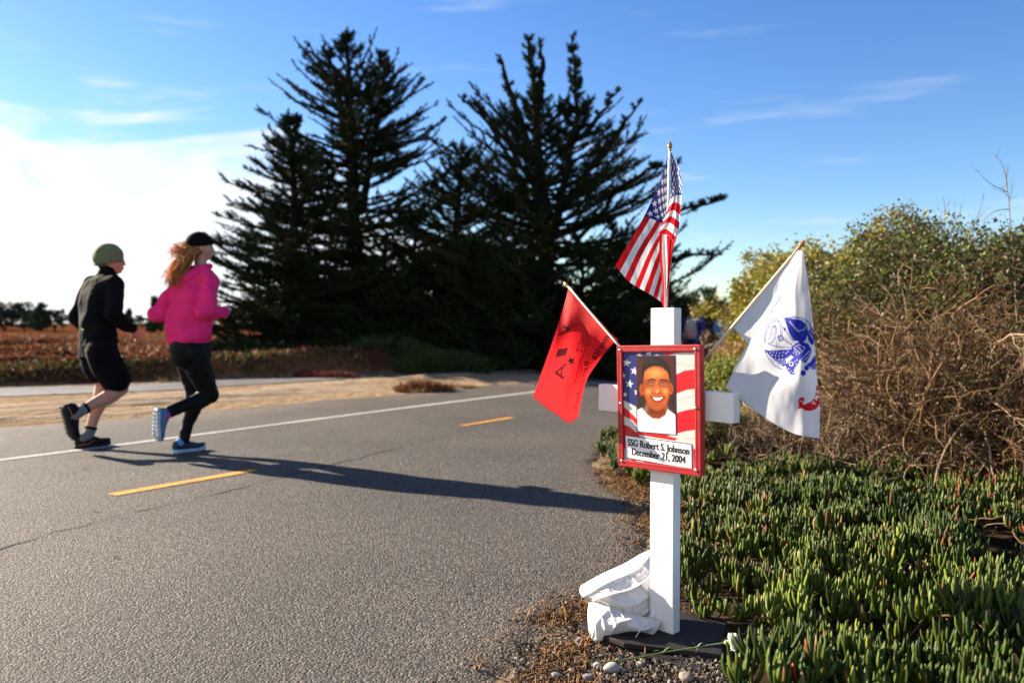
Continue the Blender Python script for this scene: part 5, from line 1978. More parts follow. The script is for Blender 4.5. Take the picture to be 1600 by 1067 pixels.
finial(P(888.5, 448.5, 2.865), P(880.5, 440, 2.89), redf, M_BRASS, .007)
dt, db = 2.855, 2.63
gR = [  # rows from hoist (pole) to fly; the free end swings round, its inner edge trailing away
    [(888.5, 449, 2.86, 0, 0), (908, 470, 2.80, 0, 0), (930, 493, 2.735, 0, 0), (950, 515, 2.67, 0, 0), (965.5, 531, 2.625, 0, 0)],
    [(882, 474, 2.85, 0, 0), (893, 497, 2.79, 0, 0), (912, 525, 2.76, 0, 0), (935, 538, 2.73, 0, 0), (955, 540, 2.68, 0, 0)],
    [(868, 520, 2.79, 0, 0), (880, 540, 2.77, 0, 0), (897, 560, 2.80, 0, 0), (918, 572, 2.79, 0, 0), (934, 566, 2.77, 0, 0)],
    [(852, 566, 2.73, 0, 0), (866, 588, 2.75, 0, 0), (882, 602, 2.81, 0, 0), (900, 612, 2.83, 0, 0), (915, 598, 2.86, 0, 0)],
    [(833, 619, 2.68, 0, 0), (850, 634, 2.73, 0, 0), (868, 646, 2.80, 0, 0), (888, 659.5, 2.86, 0, 0), (903, 652, 2.91, 0, 0)]]
gR = np.array(gR, float); gR[..., 3] = gR[..., 0]; gR[..., 4] = gR[..., 1]
# a fold that hangs from the pole tip along the left side
r = cloth(gR, 230, 170, cvR.sample, .006, 11, 90)
V = r[0].reshape(230, 170, 3)
Bag().add(r[0], r[1], None, r[2]).build('cloth', M_CLOTH, redf)
# hem
hm = V[-1]; V2, Q2, _ = tubes(hm[None, ::4], .0011, 5)
Bag().add(V2, Q2, C=np.array((.42, .01, .02))).build('hem', M_CLOTH, redf)

# ---------------- white army flag, right
AW = (.78, .78, .80); AB = (.020, .035, .40); AR = (.62, .010, .020)
cvA = Canvas(1095, 360, 1300, 700, 6, AW)


def z5(x, y): return (1100 + x * .3185, 360 + y * .3185)


def Zp(l): return [z5(*p) for p in l]


cvA.poly(Zp([(392, 428), (430, 432), (478, 440), (503, 462), (512, 505), (498, 540), (478, 548), (440, 540), (418, 505), (405, 465)]), AB)
cvA.line(Zp([(405, 440), (440, 470), (470, 500)]), .6, AW); cvA.line(Zp([(420, 445), (455, 492), (490, 488), (500, 470)]), .7, AW)
cvA.line(Zp([(398, 430), (440, 423), (480, 430), (515, 450), (528, 480), (530, 520)]), 1.2, AB)
cvA.line(Zp([(402, 434), (440, 428), (478, 437), (508, 455)]), .6, AB)
cvA.poly(Zp([(508, 500), (528, 470), (540, 500), (540, 560), (525, 560), (512, 540)]), AB)
cvA.line(Zp([(515, 500), (534, 530)]), .8, AW); cvA.line(Zp([(520, 485), (536, 505)]), .8, AW)
# coiled rattlesnake ribbon
sn = [(380, 512), (378, 480), (370, 450), (350, 440), (328, 450), (312, 475), (302, 505), (298, 535), (308, 553), (330, 552), (345, 530), (350, 505), (352, 480), (345, 470), (335, 480), (330, 505), (322, 530)]
snA = cmr(np.array(Zp(sn))[:, None, :].repeat(2, 1), 120, 2)[:, 0]
cvA.line(snA, 3.4, AB); cvA.line(snA, 1.7, AW)
for k in range(0, 120, 3): cvA.ell(snA[k][0], snA[k][1], .55, .55, AB)
cvA.line(Zp([(365, 515), (360, 525), (372, 530), (368, 518), (380, 525)]), 1.2, AB)
cvA.ell(*z5(378, 530), 4.2, 4.6, AB); cvA.ell(*z5(378, 530), 2.4, 2.8, AW); cvA.ell(*z5(378, 530), 1.2, 1.4, AB)
# pikes and swords
cvA.line(Zp([(392, 480), (450, 560)]), 1.0, AB); cvA.poly(Zp([(386, 472), (404, 482), (394, 496)]), AB)
cvA.line(Zp([(385, 528), (440, 568)]), 1.4, AB)
cvA.line(Zp([(325, 562), (370, 572), (435, 574)]), 1.1, AB); cvA.line(Zp([(355, 564), (362, 576)]), .9, AB)
# cuirass
cvA.poly(Zp([(430, 572), (452, 552), (480, 543), (512, 556), (528, 585), (520, 618), (500, 650), (475, 640), (448, 625), (428, 615)]), AB)
cvA.line(Zp([(440, 575), (465, 560), (495, 575), (480, 600), (450, 598), (440, 575)]), .8, AW)
cvA.line(Zp([(470, 640), (498, 610), (520, 590)]), 1.0, AW); cvA.line(Zp([(480, 646), (508, 622), (524, 604)]), .8, AW)
for (x, y) in ((450, 582), (460, 590), (470, 580), (478, 590), (462, 573), (440, 600), (452, 610), (466, 606)): cvA.ell(*z5(x, y), .9, .9, AW)
# lower banner with stars and bars
cvA.poly(Zp([(300, 590), (360, 588), (430, 582), (428, 612), (400, 630), (405, 655), (392, 668), (362, 650), (335, 625)]), AB)
cvA.poly(Zp([(292, 586), (312, 586), (306, 600)]), AB)
cvA.line(Zp([(302, 598), (318, 632), (345, 662), (382, 682)]), 1.1, AB); cvA.line(Zp([(312, 600), (335, 640), (385, 672)]), .6, AB)
for (x, y) in ((325, 600), (340, 598), (356, 600), (372, 602), (388, 598), (335, 612), (352, 614), (368, 616), (385, 614), (350, 628), (368, 630), (384, 630), (402, 602), (412, 594)):
    cvA.ell(*z5(x, y), .95, .95, AW)
for k in range(3): cvA.line(Zp([(345 + k * 14, 640 + k * 8), (400, 632 + k * 10)]), .7, AW)
cvA.poly(Zp([(398, 662), (420, 640), (440, 622), (468, 625), (466, 650), (448, 672), (440, 690), (448, 706), (428, 708), (412, 690)]), AB)
cvA.ell(*z5(428, 655), 3.6, 3.6, AW); cvA.ell(*z5(428, 655), 2.4, 2.4, AB)
for (x, y) in ((415, 678), (425, 690), (436, 698), (445, 642), (456, 636), (452, 655)): cvA.ell(*z5(x, y), .9, .9, AW)
cvA.poly(Zp([(478, 640), (500, 655), (520, 648), (545, 610), (550, 640), (550, 672), (520, 672), (498, 650)]), AB)
cvA.line(Zp([(498, 652), (535, 622)]), .9, AW)
cvA.poly(Zp([(520, 665), (548, 640), (552, 680), (530, 682)]), AB)
for (x, y) in ((530, 668), (540, 660), (536, 676), (546, 672), (545, 650)): cvA.ell(*z5(x, y), .8, .8, AW)
cvA.ell(*z5(487, 699), 4.2, 4.6, AB); cvA.ell(*z5(503, 674), 4.0, 4.4, AB)
# red scroll
cvA.poly(Zp([(553, 758), (566, 770), (570, 850), (550, 876), (520, 886), (495, 882), (478, 870), (500, 850), (528, 838), (545, 810)]), AR)
cvA.poly(Zp([(460, 838), (470, 820), (488, 816), (494, 835), (482, 848), (503, 862), (500, 884), (480, 872), (458, 876), (466, 856)]), AR)
cvA.line(Zp([(466, 842), (480, 834), (488, 840)]), .7, AW)
th_ = rad(-52)
for t, (x, y) in (('Y', (541, 850)), ('M', (552, 822)), ('R', (560, 795))):
    cvA.text(t, z5(x + 8, y + 4), (math.cos(th_), math.sin(th_)), (math.sin(th_), -math.cos(th_)), 9.5, (.85, .82, .8), .02)
cvA.blur(1)
rp0 = P(1103, 559, 2.44)
armf = empty('army_flag', rp0, 'white flag with dark blue crest and red scroll on a stick leaning right', 'flag')
pole(P(1096, 568, 2.455), P(1248, 388, 2.22), armf, M_POLE, .0044)
finial(P(1247, 389, 2.222), P(1258, 375, 2.205), armf, M_FINW, .0075)
# folded strip along the pole
gS = [[(1246, 391, 2.222, 0, 0), (1222, 420, 2.26, 0, 0), (1184, 466, 2.315, 0, 0), (1146, 512, 2.375, 0, 0)],
      [(1250, 393, 2.20, 0, 0), (1232, 424, 2.235, 0, 0), (1200, 477, 2.30, 0, 0), (1158, 524, 2.36, 0, 0)],
      [(1252, 396, 2.185, 0, 0), (1238, 430, 2.215, 0, 0), (1206, 483, 2.27, 0, 0), (1169, 537, 2.345, 0, 0)]]
gS = np.array(gS, float); gS[..., 3] = 1110; gS[..., 4] = 400
bA = Bag()
r = cloth(gS, 40, 120, cvA.sample, .006, 3, 70)
bA.add(r[0], r[1], None, r[2])
gF = [[(1252, 391, 2.19, 0, 0), (1241, 420, 2.215, 0, 0), (1218, 462, 2.255, 0, 0), (1169, 536, 2.335, 0, 0), (1151, 570, 2.35, 0, 0), (1134, 604, 2.36, 0, 0)],
      [(1252.8, 391, 2.18, 0, 0), (1247, 425, 2.175, 0, 0), (1232, 480, 2.205, 0, 0), (1198, 550, 2.27, 0, 0), (1183, 590, 2.30, 0, 0), (1165, 630, 2.31, 0, 0)],
      [(1253.5, 391.5, 2.18, 0, 0), (1253, 430, 2.19, 0, 0), (1246, 495, 2.175, 0, 0), (1226, 565, 2.23, 0, 0), (1212, 610, 2.235, 0, 0), (1198, 654, 2.25, 0, 0)],
      [(1254.2, 392, 2.18, 0, 0), (1258, 432, 2.165, 0, 0), (1258, 500, 2.19, 0, 0), (1252, 575, 2.165, 0, 0), (1246, 622, 2.19, 0, 0), (1236, 675, 2.195, 0, 0)],
      [(1254.6, 392.5, 2.175, 0, 0), (1261, 434, 2.17, 0, 0), (1267, 504, 2.175, 0, 0), (1268, 578, 2.18, 0, 0), (1266, 626, 2.185, 0, 0), (1262, 682, 2.17, 0, 0)],
      [(1255, 393, 2.18, 0, 0), (1262, 436, 2.185, 0, 0), (1270, 507, 2.205, 0, 0), (1276, 582, 2.22, 0, 0), (1280.5, 630, 2.235, 0, 0), (1280.5, 685, 2.24, 0, 0)]]
gF = np.array(gF, float); gF[..., 3] = gF[..., 0]; gF[..., 4] = gF[..., 1]
r = cloth(gF, 190, 300, cvA.sample, .005, 8, 90)
VA = r[0].reshape(190, 300, 3)
bA.add(r[0], r[1], None, r[2])
bA.build('cloth', M_CLOTH, armf)
V2, Q2, _ = tubes(VA[None, ::4, -1], .0012, 5)
V3, Q3, _ = tubes(VA[None, 0, ::6], .0010, 5)
Bag().add(V2, Q2, C=np.array(AW) * .8).add(V3, Q3, C=np.array(AW) * .8).build('hem', M_CLOTH, armf)
# ================================================================== sandbag, tie, carnation
M_BAG = mat('white_woven_plastic', (.74, .73, .70), .5, var=.09, vscale=12, bump=.9, bscale=55, bdist=.007, trans=.15)
bagE = empty('sandbag', P(965, 985, 2.62), 'white woven plastic sandbag slumped against the left foot of the cross', 'sandbag')
bagE.location.z = BOARD_Z


def pillow(name, grid, th, n, m, seed, wr, folds, parent):
    """closed cushion: front face from the control grid, back face set off in depth"""
    A = cmr(grid, n, m)
    px, py, dd = A[..., 0], A[..., 1], A[..., 2]
    s = np.linspace(0, 1, n)[:, None]; t = np.linspace(0, 1, m)[None]
    bul = (np.sin(s * math.pi) ** .55) * (np.sin(t * math.pi) ** .55)
    wrk = wr * (np.abs(fbm(px / 34 + seed, py / 34 + seed * 2, 4) - .5) * 2) + folds(s, t) * (bul ** .5)
    out = []
    for sg in (-1, 1):
        d2 = dd + sg * th * bul * .5 - wrk * (sg < 0)
        a = (px - 800) / FPX; b = (533.5 - py) / FPX
        k = d2 / (CP + b * SP)
        out.append(np.stack([a * k, d2, CAM_H + (-SP + b * CP) * k], -1).reshape(-1, 3))
    F = grid_faces(n, m)
    bg = Bag().add(out[0], F).add(out[1], F[:, ::-1])
    # rim
    idx = np.concatenate([np.arange(m), np.arange(1, n) * m + m - 1, (n - 1) * m + np.arange(m - 2, -1, -1), np.arange(n - 2, 0, -1) * m])
    nx = np.roll(idx, -1)
    bg.Q.append(np.stack([idx, nx, nx + n * m, idx + n * m], -1))
    return bg.build(name, M_BAG, parent)


gb = [[(908, 914, 2.66), (940, 896, 2.68), (975, 880, 2.70), (1005, 863, 2.70), (1040, 850, 2.69)],
      [(905, 922, 2.62), (938, 912, 2.60), (975, 900, 2.61), (1010, 890, 2.62), (1040, 885, 2.66)],
      [(910, 932, 2.60), (945, 928, 2.56), (980, 922, 2.57), (1012, 915, 2.58), (1036, 912, 2.64)],
      [(922, 939, 2.58), (952, 940, 2.54), (984, 946, 2.54), (1012, 942, 2.55), (1034, 940, 2.62)],
      [(938, 946, 2.57), (960, 955, 2.54), (985, 966, 2.53), (1006, 966, 2.535), (1030, 958, 2.60)]]


def fold1(s, t):
    q = (s * 1.1 + t * .65)
    return .016 * (1 - np.abs(np.sin(q * 11 + .8 * np.sin(t * 7)))) ** 2.5 + .009 * (1 - np.abs(np.sin((s * .4 - t) * 15 + 2 * s))) ** 3


pillow('sack', [[(x, y, d) for x, y, d in r] for r in gb], .10, 110, 130, 2.0, .012, fold1, bagE)
gn = [[(920, 940, 2.56), (945, 943, 2.53), (975, 952, 2.51), (1004, 962, 2.50), (1034, 969, 2.48)],
      [(918, 958, 2.53), (942, 960, 2.50), (972, 964, 2.475), (1003, 973, 2.47), (1031, 977, 2.465)],
      [(919, 978, 2.50), (938, 975, 2.47), (966, 972, 2.455), (1000, 981, 2.45), (1027, 984, 2.455)],
      [(922, 997, 2.485), (933, 1003, 2.46), (964, 990, 2.46), (994, 986, 2.455), (1021, 991, 2.455)]]


def fold2(s, t):
    return .013 * (1 - np.abs(np.sin(t * 9 + s * 2.5))) ** 2 + .007 * (1 - np.abs(np.sin(t * 21 - s * 5))) ** 2


pillow('sack_neck', gn, .022, 80, 120, 5.0, .010, fold2, bagE)
tp = [(1019, 950, 2.475), (1021, 957, 2.46), (1013, 968, 2.445), (1003, 980, 2.435), (994, 994, 2.43), (986, 1008, 2.425)]
tpA = cmr(np.array([list(P(*p)) for p in tp])[:, None].repeat(2, 1), 40, 2)[:, 0]
V, Q, T = tubes(tpA, .0013, 6, True)
M_TIE = mat('white_cord', (.80, .80, .78), .5)
b_ = Bag().add(V, Q, T)
lp_ = [(1015, 962, 2.452), (1009, 968, 2.445), (1012, 974, 2.445), (1019, 966, 2.45), (1022, 956, 2.458), (1019, 948, 2.47)]
lpA_ = cmr(np.array([list(P(*p)) for p in lp_])[:, None].repeat(2, 1), 40, 2)[:, 0]
V, Q, T = tubes(lpA_, .0012, 6, True); b_.add(V, Q, T)
b_.build('tie_cord', M_TIE, bagE)

# ---- carnation
M_STEM = mat('carnation_stem', (.13, .20, .06), .5, var=.2, vscale=40)
M_PETAL = mat('white_petal', (.84, .83, .78), .55, var=.05, vscale=60, trans=.3)


def on_z(px, py, z):
    r = ray(px, py); k = (z - CAM_H) / r.z
    return Vector((r.x * k, r.y * k, z))


sp = [(882, 1037, .008), (915, 1034, .012), (960, 1032, .016), (1000, 1026, .022), (1035, 1019, .030), (1060, 1015, .036), (1089, 1010.5, .046), (1110, 1007, .056), (1131, 1004, .066)]
spw = np.array([list(on_z(*p)) for p in sp])
spA = cmr(spw[:, None].repeat(2, 1), 60, 2)[:, 0]
fl_ = empty('carnation', spw[4], 'single white carnation with a long green stem lying across the black base board', 'flower')
V, Q, T = tubes(spA, .0022, 8, True)
b_ = Bag().add(V, Q, T)
for i in (2, 4, 6):
    V, Q, T = sphere(spw[i], (.0042, .0036, .0036), 6, 8); b_.add(V, Q, T)
b_.build('stem', M_STEM, fl_)
for (i, dx, dy, dz) in ((4, -.030, -.004, .004), (4, .034, .012, .012), (6, -.006, -.010, -.020), (6, .022, .002, .010), (6, -.018, .004, .010), (2, .02, .004, .004)):
    w = np.linspace(0, 1, 9)[:, None]
    c = spw[i][None] + np.array([dx, dy, dz])[None] * w + np.array([0, 0, .006]) * np.sin(w * math.pi)
    sd2 = nrm(np.cross([dx, dy, dz], [0, 0, 1.0])) * .0024 * np.sin(np.clip(w + .12, 0, 1) * math.pi) ** .7
    Vv = np.stack([c - sd2, c + np.array([0, 0, -.0008]), c + sd2], 1).reshape(-1, 3)
    mesh('leaf', Vv, grid_faces(9, 3), M_STEM, fl_)
hd = nrm(spA[-1] - spA[-6])
c0 = spA[-1]
w = np.linspace(0, 1, 8)[:, None]
V, Q, T = tubes(c0[None] + hd[None] * w * .026, np.array([.003, .0062, .0078, .0080, .0082, .0088, .0098, .0108]), 12, True)
Bag().add(V, Q, T).build('calyx', mat('calyx', (.22, .30, .10), .5), fl_)
c1 = c0 + hd * .026
sidev = nrm(np.cross(hd, [0, 0, 1.0])); upv = np.cross(sidev, hd)
npet = 60
for k in range(npet):
    q = (k + .5) / npet
    th = k * 2.399963; spread = 0.15 + 1.45 * q ** .8
    d = nrm(hd * math.cos(spread) + (sidev * math.cos(th) + upv * math.sin(th)) * math.sin(spread))
    tang = nrm(np.cross(d, hd + 1e-3)); nn = np.cross(tang, d)
    Lp = .026 * (.75 + .35 * random.random())
    nu, nv = 6, 9
    vv = []
    for i in range(nu):
        r = i / (nu - 1)
        for j in range(nv):
            a = (j / (nv - 1) - .5)
            wd_ = .003 + .020 * r
            jag = (.10 * (j % 2) * (r > .9)) * Lp
            ruff = .0028 * r * math.sin(j * 2.4 + k) + .0018 * r * random.uniform(-1, 1)
            vv.append(c1 - hd * .004 + d * (Lp * r - jag - abs(a) * .006 * r) + tang * a * wd_ + nn * (ruff - .004 * r * r))
    mesh('petal', np.array(vv), grid_faces(nu, nv), M_PETAL, fl_)
# ================================================================== people
M_SKIN = mat('skin', (.46, .23, .15), .5, var=.10, vscale=18, bump=.15, bscale=120, bdist=.001, sss=.10)
M_BLKC = mat('black_running_fabric', (.0035, .0035, .0045), .9, var=.25, vscale=14, bump=.5, bscale=22, bdist=.012, spec=.12)
M_LEGG = mat('black_leggings_fabric', (.0035, .0035, .004), .6, var=.2, vscale=20, bump=.2, bscale=30, bdist=.006, spec=.15)
M_PINK = mat('hot_pink_fleece', (.82, .030, .17), .9, var=.12, vscale=12, bump=.8, bscale=14, bdist=.03, spec=.1)
M_HATG = mat('sage_knit', (.12, .145, .065), .9, var=.12, vscale=40, bump=.8, bscale=160, bdist=.003)
M_HATB = mat('black_knit', (.004, .0035, .0035), .9, spec=.1, var=.2, vscale=40, bump=.6, bscale=150, bdist=.003)
M_HAIR = mat('auburn_blond_hair', (.50, .20, .045), .45, var=.3, vscale=30, attr=True, trans=.4)
M_HAIRD = mat('short_grey_brown_hair', (.10, .075, .055), .7, var=.3, vscale=80, bump=.6, bscale=200)
M_SOCK = mat('grey_sock', (.16, .16, .17), .9, var=.15, vscale=50, bump=.5, bscale=200)
M_SHOEB = mat('black_mesh_shoe', (.006, .006, .0065), .7, spec=.2, var=.3, vscale=40, bump=.6, bscale=180, bdist=.002)
M_SOLEB = mat('black_lugged_rubber', (.008, .0075, .007), .8, var=.3, vscale=30)
M_ORNG = mat('orange_shoe_trim', (.55, .16, .05), .6)
M_BLUE = mat('blue_mesh_shoe', (.045, .15, .26), .6, var=.25, vscale=40, bump=.6, bscale=180, bdist=.002)
M_NAVY = mat('navy_mesh_shoe', (.014, .022, .038), .6, var=.25, vscale=40, bump=.6, bscale=180, bdist=.002)
M_SOLEW = mat('pale_blue_foam_sole', (.40, .55, .68), .6, var=.1, vscale=30)
M_SOLEG = mat('grey_rubber_pods', (.42, .40, .38), .7, var=.15, vscale=30)
M_EYE = mat('dark_eye', (.02, .014, .012), .3)


def remeshed(name, bag, vox, mt, parent, smooth_it=6, disp=None, col=None, fac=.5):
    """union of closed blobs -> one continuous skin"""
    o = bag.build('tmp', None, None)
    m = o.modifiers.new('r', 'REMESH'); m.mode = 'VOXEL'; m.voxel_size = vox
    if smooth_it:
        s = o.modifiers.new('s', 'SMOOTH'); s.iterations = smooth_it; s.factor = fac
    dg = bpy.context.evaluated_depsgraph_get()
    me = bpy.data.meshes.new_from_object(o.evaluated_get(dg))
    old = o.data
    bpy.data.objects.remove(o); bpy.data.meshes.remove(old)
    n = len(me.vertices)
    co = np.empty(n * 3, np.float32); me.vertices.foreach_get('co', co); co = co.reshape(-1, 3).astype(float)
    if disp is not None:
        no = np.empty(n * 3, np.float32); me.vertices.foreach_get('normal', no); no = no.reshape(-1, 3)
        co = co + no * disp(co)[:, None]
        me.vertices.foreach_set('co', co.astype(np.float32).ravel())
    me.name = name
    me.materials.clear()
    return link(name, me, mt, parent)


def folds(seed, amp, freq, dirv=(0, 0, 1)):
    r = np.random.default_rng(seed)
    K = r.normal(size=(7, 3)); K = K / np.linalg.norm(K, axis=1, keepdims=True)
    Fq = freq * r.uniform(.5, 1.6, 7); ph = r.uniform(0, 6.28, 7)

    def f(p):
        s = np.zeros(len(p))
        w = p + .03 * np.sin(p[:, [1, 2, 0]] * freq * .6)
        for k in range(7):
            s += np.sin(w @ K[k] * Fq[k] + ph[k])
        s = s / 2.6
        return amp * (np.abs(s) ** .8 * np.sign(s) - .2)
    return f


def capsule(bag, pts, R, k=14, wide=None, axis=None):
    """tapered tube with round ends through pts; wide>1 flattens (ellipse) with wide axis"""
    pts = np.array([list(p) for p in pts], float); R = np.array(R, float)
    n = 6 * (len(pts) - 1) + 1
    G4 = np.concatenate([pts, R[:, None]], 1)
    A = cmr(G4[:, None].repeat(2, 1), n, 2)[:, 0]
    p = A[:, :3]; r = np.maximum(A[:, 3], .004)
    d = nrm(np.gradient(p, axis=0))
    if axis is None:
        ref = np.array([0.31, 0.2, 0.93]) if abs(d[0][2]) < .9 else np.array([1.0, 0, 0])
    else:
        ref = np.array(list(axis), float)
    a = nrm(ref[None] - d * (d @ ref)[:, None]); b = np.cross(d, a)
    wd = np.ones(n) if wide is None else np.interp(np.linspace(0, 1, n), np.linspace(0, 1, len(wide)), wide)
    th = np.arange(k) * 2 * math.pi / k
    # round ends
    rows = []; e = 4
    for q in range(e, 0, -1):
        t = q / e * math.pi / 2 * .98
        rows.append((p[0] - d[0] * math.sin(t) * r[0], a[0], b[0], r[0] * math.cos(t), wd[0]))
    for i in range(n): rows.append((p[i], a[i], b[i], r[i], wd[i]))
    for q in range(1, e + 1):
        t = q / e * math.pi / 2 * .98
        rows.append((p[-1] + d[-1] * math.sin(t) * r[-1], a[-1], b[-1], r[-1] * math.cos(t), wd[-1]))
    V = np.array([[c + aa * math.cos(x) * rr * w_ + bb * math.sin(x) * rr for x in th] for c, aa, bb, rr, w_ in rows]).reshape(-1, 3)
    m = len(rows)
    j = np.arange(k); j2 = (j + 1) % k
    Q = np.concatenate([np.stack([i * k + j, i * k + j2, (i + 1) * k + j2, (i + 1) * k + j], -1) for i in range(m - 1)])
    T = [(0, q + 1, q) for q in range(1, k - 1)] + [((m - 1) * k, (m - 1) * k + q, (m - 1) * k + q + 1) for q in range(1, k - 1)]
    bag.add(V, Q, np.array(T))


class Body:
    """joint solver: image position + sideways offset in the runner's own frame -> world"""
    def __init__(s, ox, depth, ang):
        s.f = Vector((math.sin(ang), math.cos(ang), 0)); s.r = Vector((math.cos(ang), -math.sin(ang), 0))
        p = P(ox, 560, depth); s.o = Vector((p.x, p.y, 0))

    def J(s, px, py, side):
        r = ray(px, py); t = r.x / r.y
        # (ox + q fx + s rx) = t (oy + q fy + s ry)
        q = (t * (s.o.y + side * s.r.y) - s.o.x - side * s.r.x) / (s.f.x - t * s.f.y)
        y = s.o.y + q * s.f.y + side * s.r.y
        return P(px, py, y)


def hand(bag, wrist, dirv, palm_n, size=.175, curl=1.0, side=1):
    """palm, four bent fingers of unequal length and a thumb from the side of the palm"""
    d = nrm(np.array(list(dirv))); n_ = np.array(list(palm_n), float); n_ = nrm(n_ - d * (n_ @ d)); s_ = np.cross(d, n_) * side
    w = np.array(list(wrist)); pl = size * .50
    capsule(bag, [w - d * .02, w + d * pl * .45, w + d * pl * .95], [.024, .023, .022], 10, [1.0, 1.65, 1.7], s_)
    for i, (o_, ln, rr) in enumerate(((-1.5, .36, .0075), (-.5, .42, .0085), (.5, .45, .0088), (1.5, .41, .0083))):
        b0 = w + d * pl * .80 + s_ * o_ * .0175
        L = size * ln
        a1 = .55 * curl; a2 = 1.35 * curl; a3 = 2.1 * curl
        p1 = b0 + d * .025
        p2 = p1 + (d * math.cos(a1) + n_ * math.sin(a1)) * L * .42
        p3 = p2 + (d * math.cos(a2) + n_ * math.sin(a2)) * L * .32
        p4 = p3 + (d * math.cos(a3) + n_ * math.sin(a3)) * L * .26
        capsule(bag, [b0, p1, p2, p3, p4], [rr * 1.1, rr * 1.1, rr, rr * .95, rr * .8], 8)
    t0 = w + d * pl * .25 + s_ * .026
    t1 = t0 + (d * .6 + s_ * .75) * size * .17
    t2 = t1 + (d * .85 + s_ * .1 + n_ * .5) * size * .17
    t3 = t2 + (d * .7 - s_ * .3 + n_ * .6) * size * .13
    capsule(bag, [t0, t1, t2, t3], [.013, .012, .0105, .0085], 8)


def head(bag, c, fwd, up, s=1.0, male=True):
    """skull, jaw, nose, brow, lips and ears facing fwd"""
    f = nrm(np.array(list(fwd))); u = np.array(list(up), float); u = nrm(u - f * (u @ f)); r_ = np.cross(f, u)
    c = np.array(list(c))
    ax = [r_, f, u]

    def E(o_, rad_): bag.add(*sphere(c + (r_ * o_[0] + f * o_[1] + u * o_[2]) * s, np.array(rad_) * s, 12, 16, ax))
    E((0, -.012, .022), (.074, .095, .088))
    E((0, .025, -.020), (.062, .066, .082))
    E((0, .045, -.074), (.040, .040, .034))       # chin
    E((0, .066, -.082), (.020, .018, .018))
    E((0, .085, -.012), (.012, .020, .026)); E((0, .100, -.026), (.0125, .014, .011))   # nose
    E((0, .080, .022), (.046, .014, .012))        # brow
    E((0, .088, -.054), (.022, .010, .0055)); E((0, .086, -.064), (.020, .010, .006))   # lips
    for sg in (-1, 1):
        E((sg * .036, .068, -.030), (.024, .020, .020))   # cheeks
        E((sg * .076, -.002, -.012), (.010, .019, .032))  # ears
    return r_, f, u


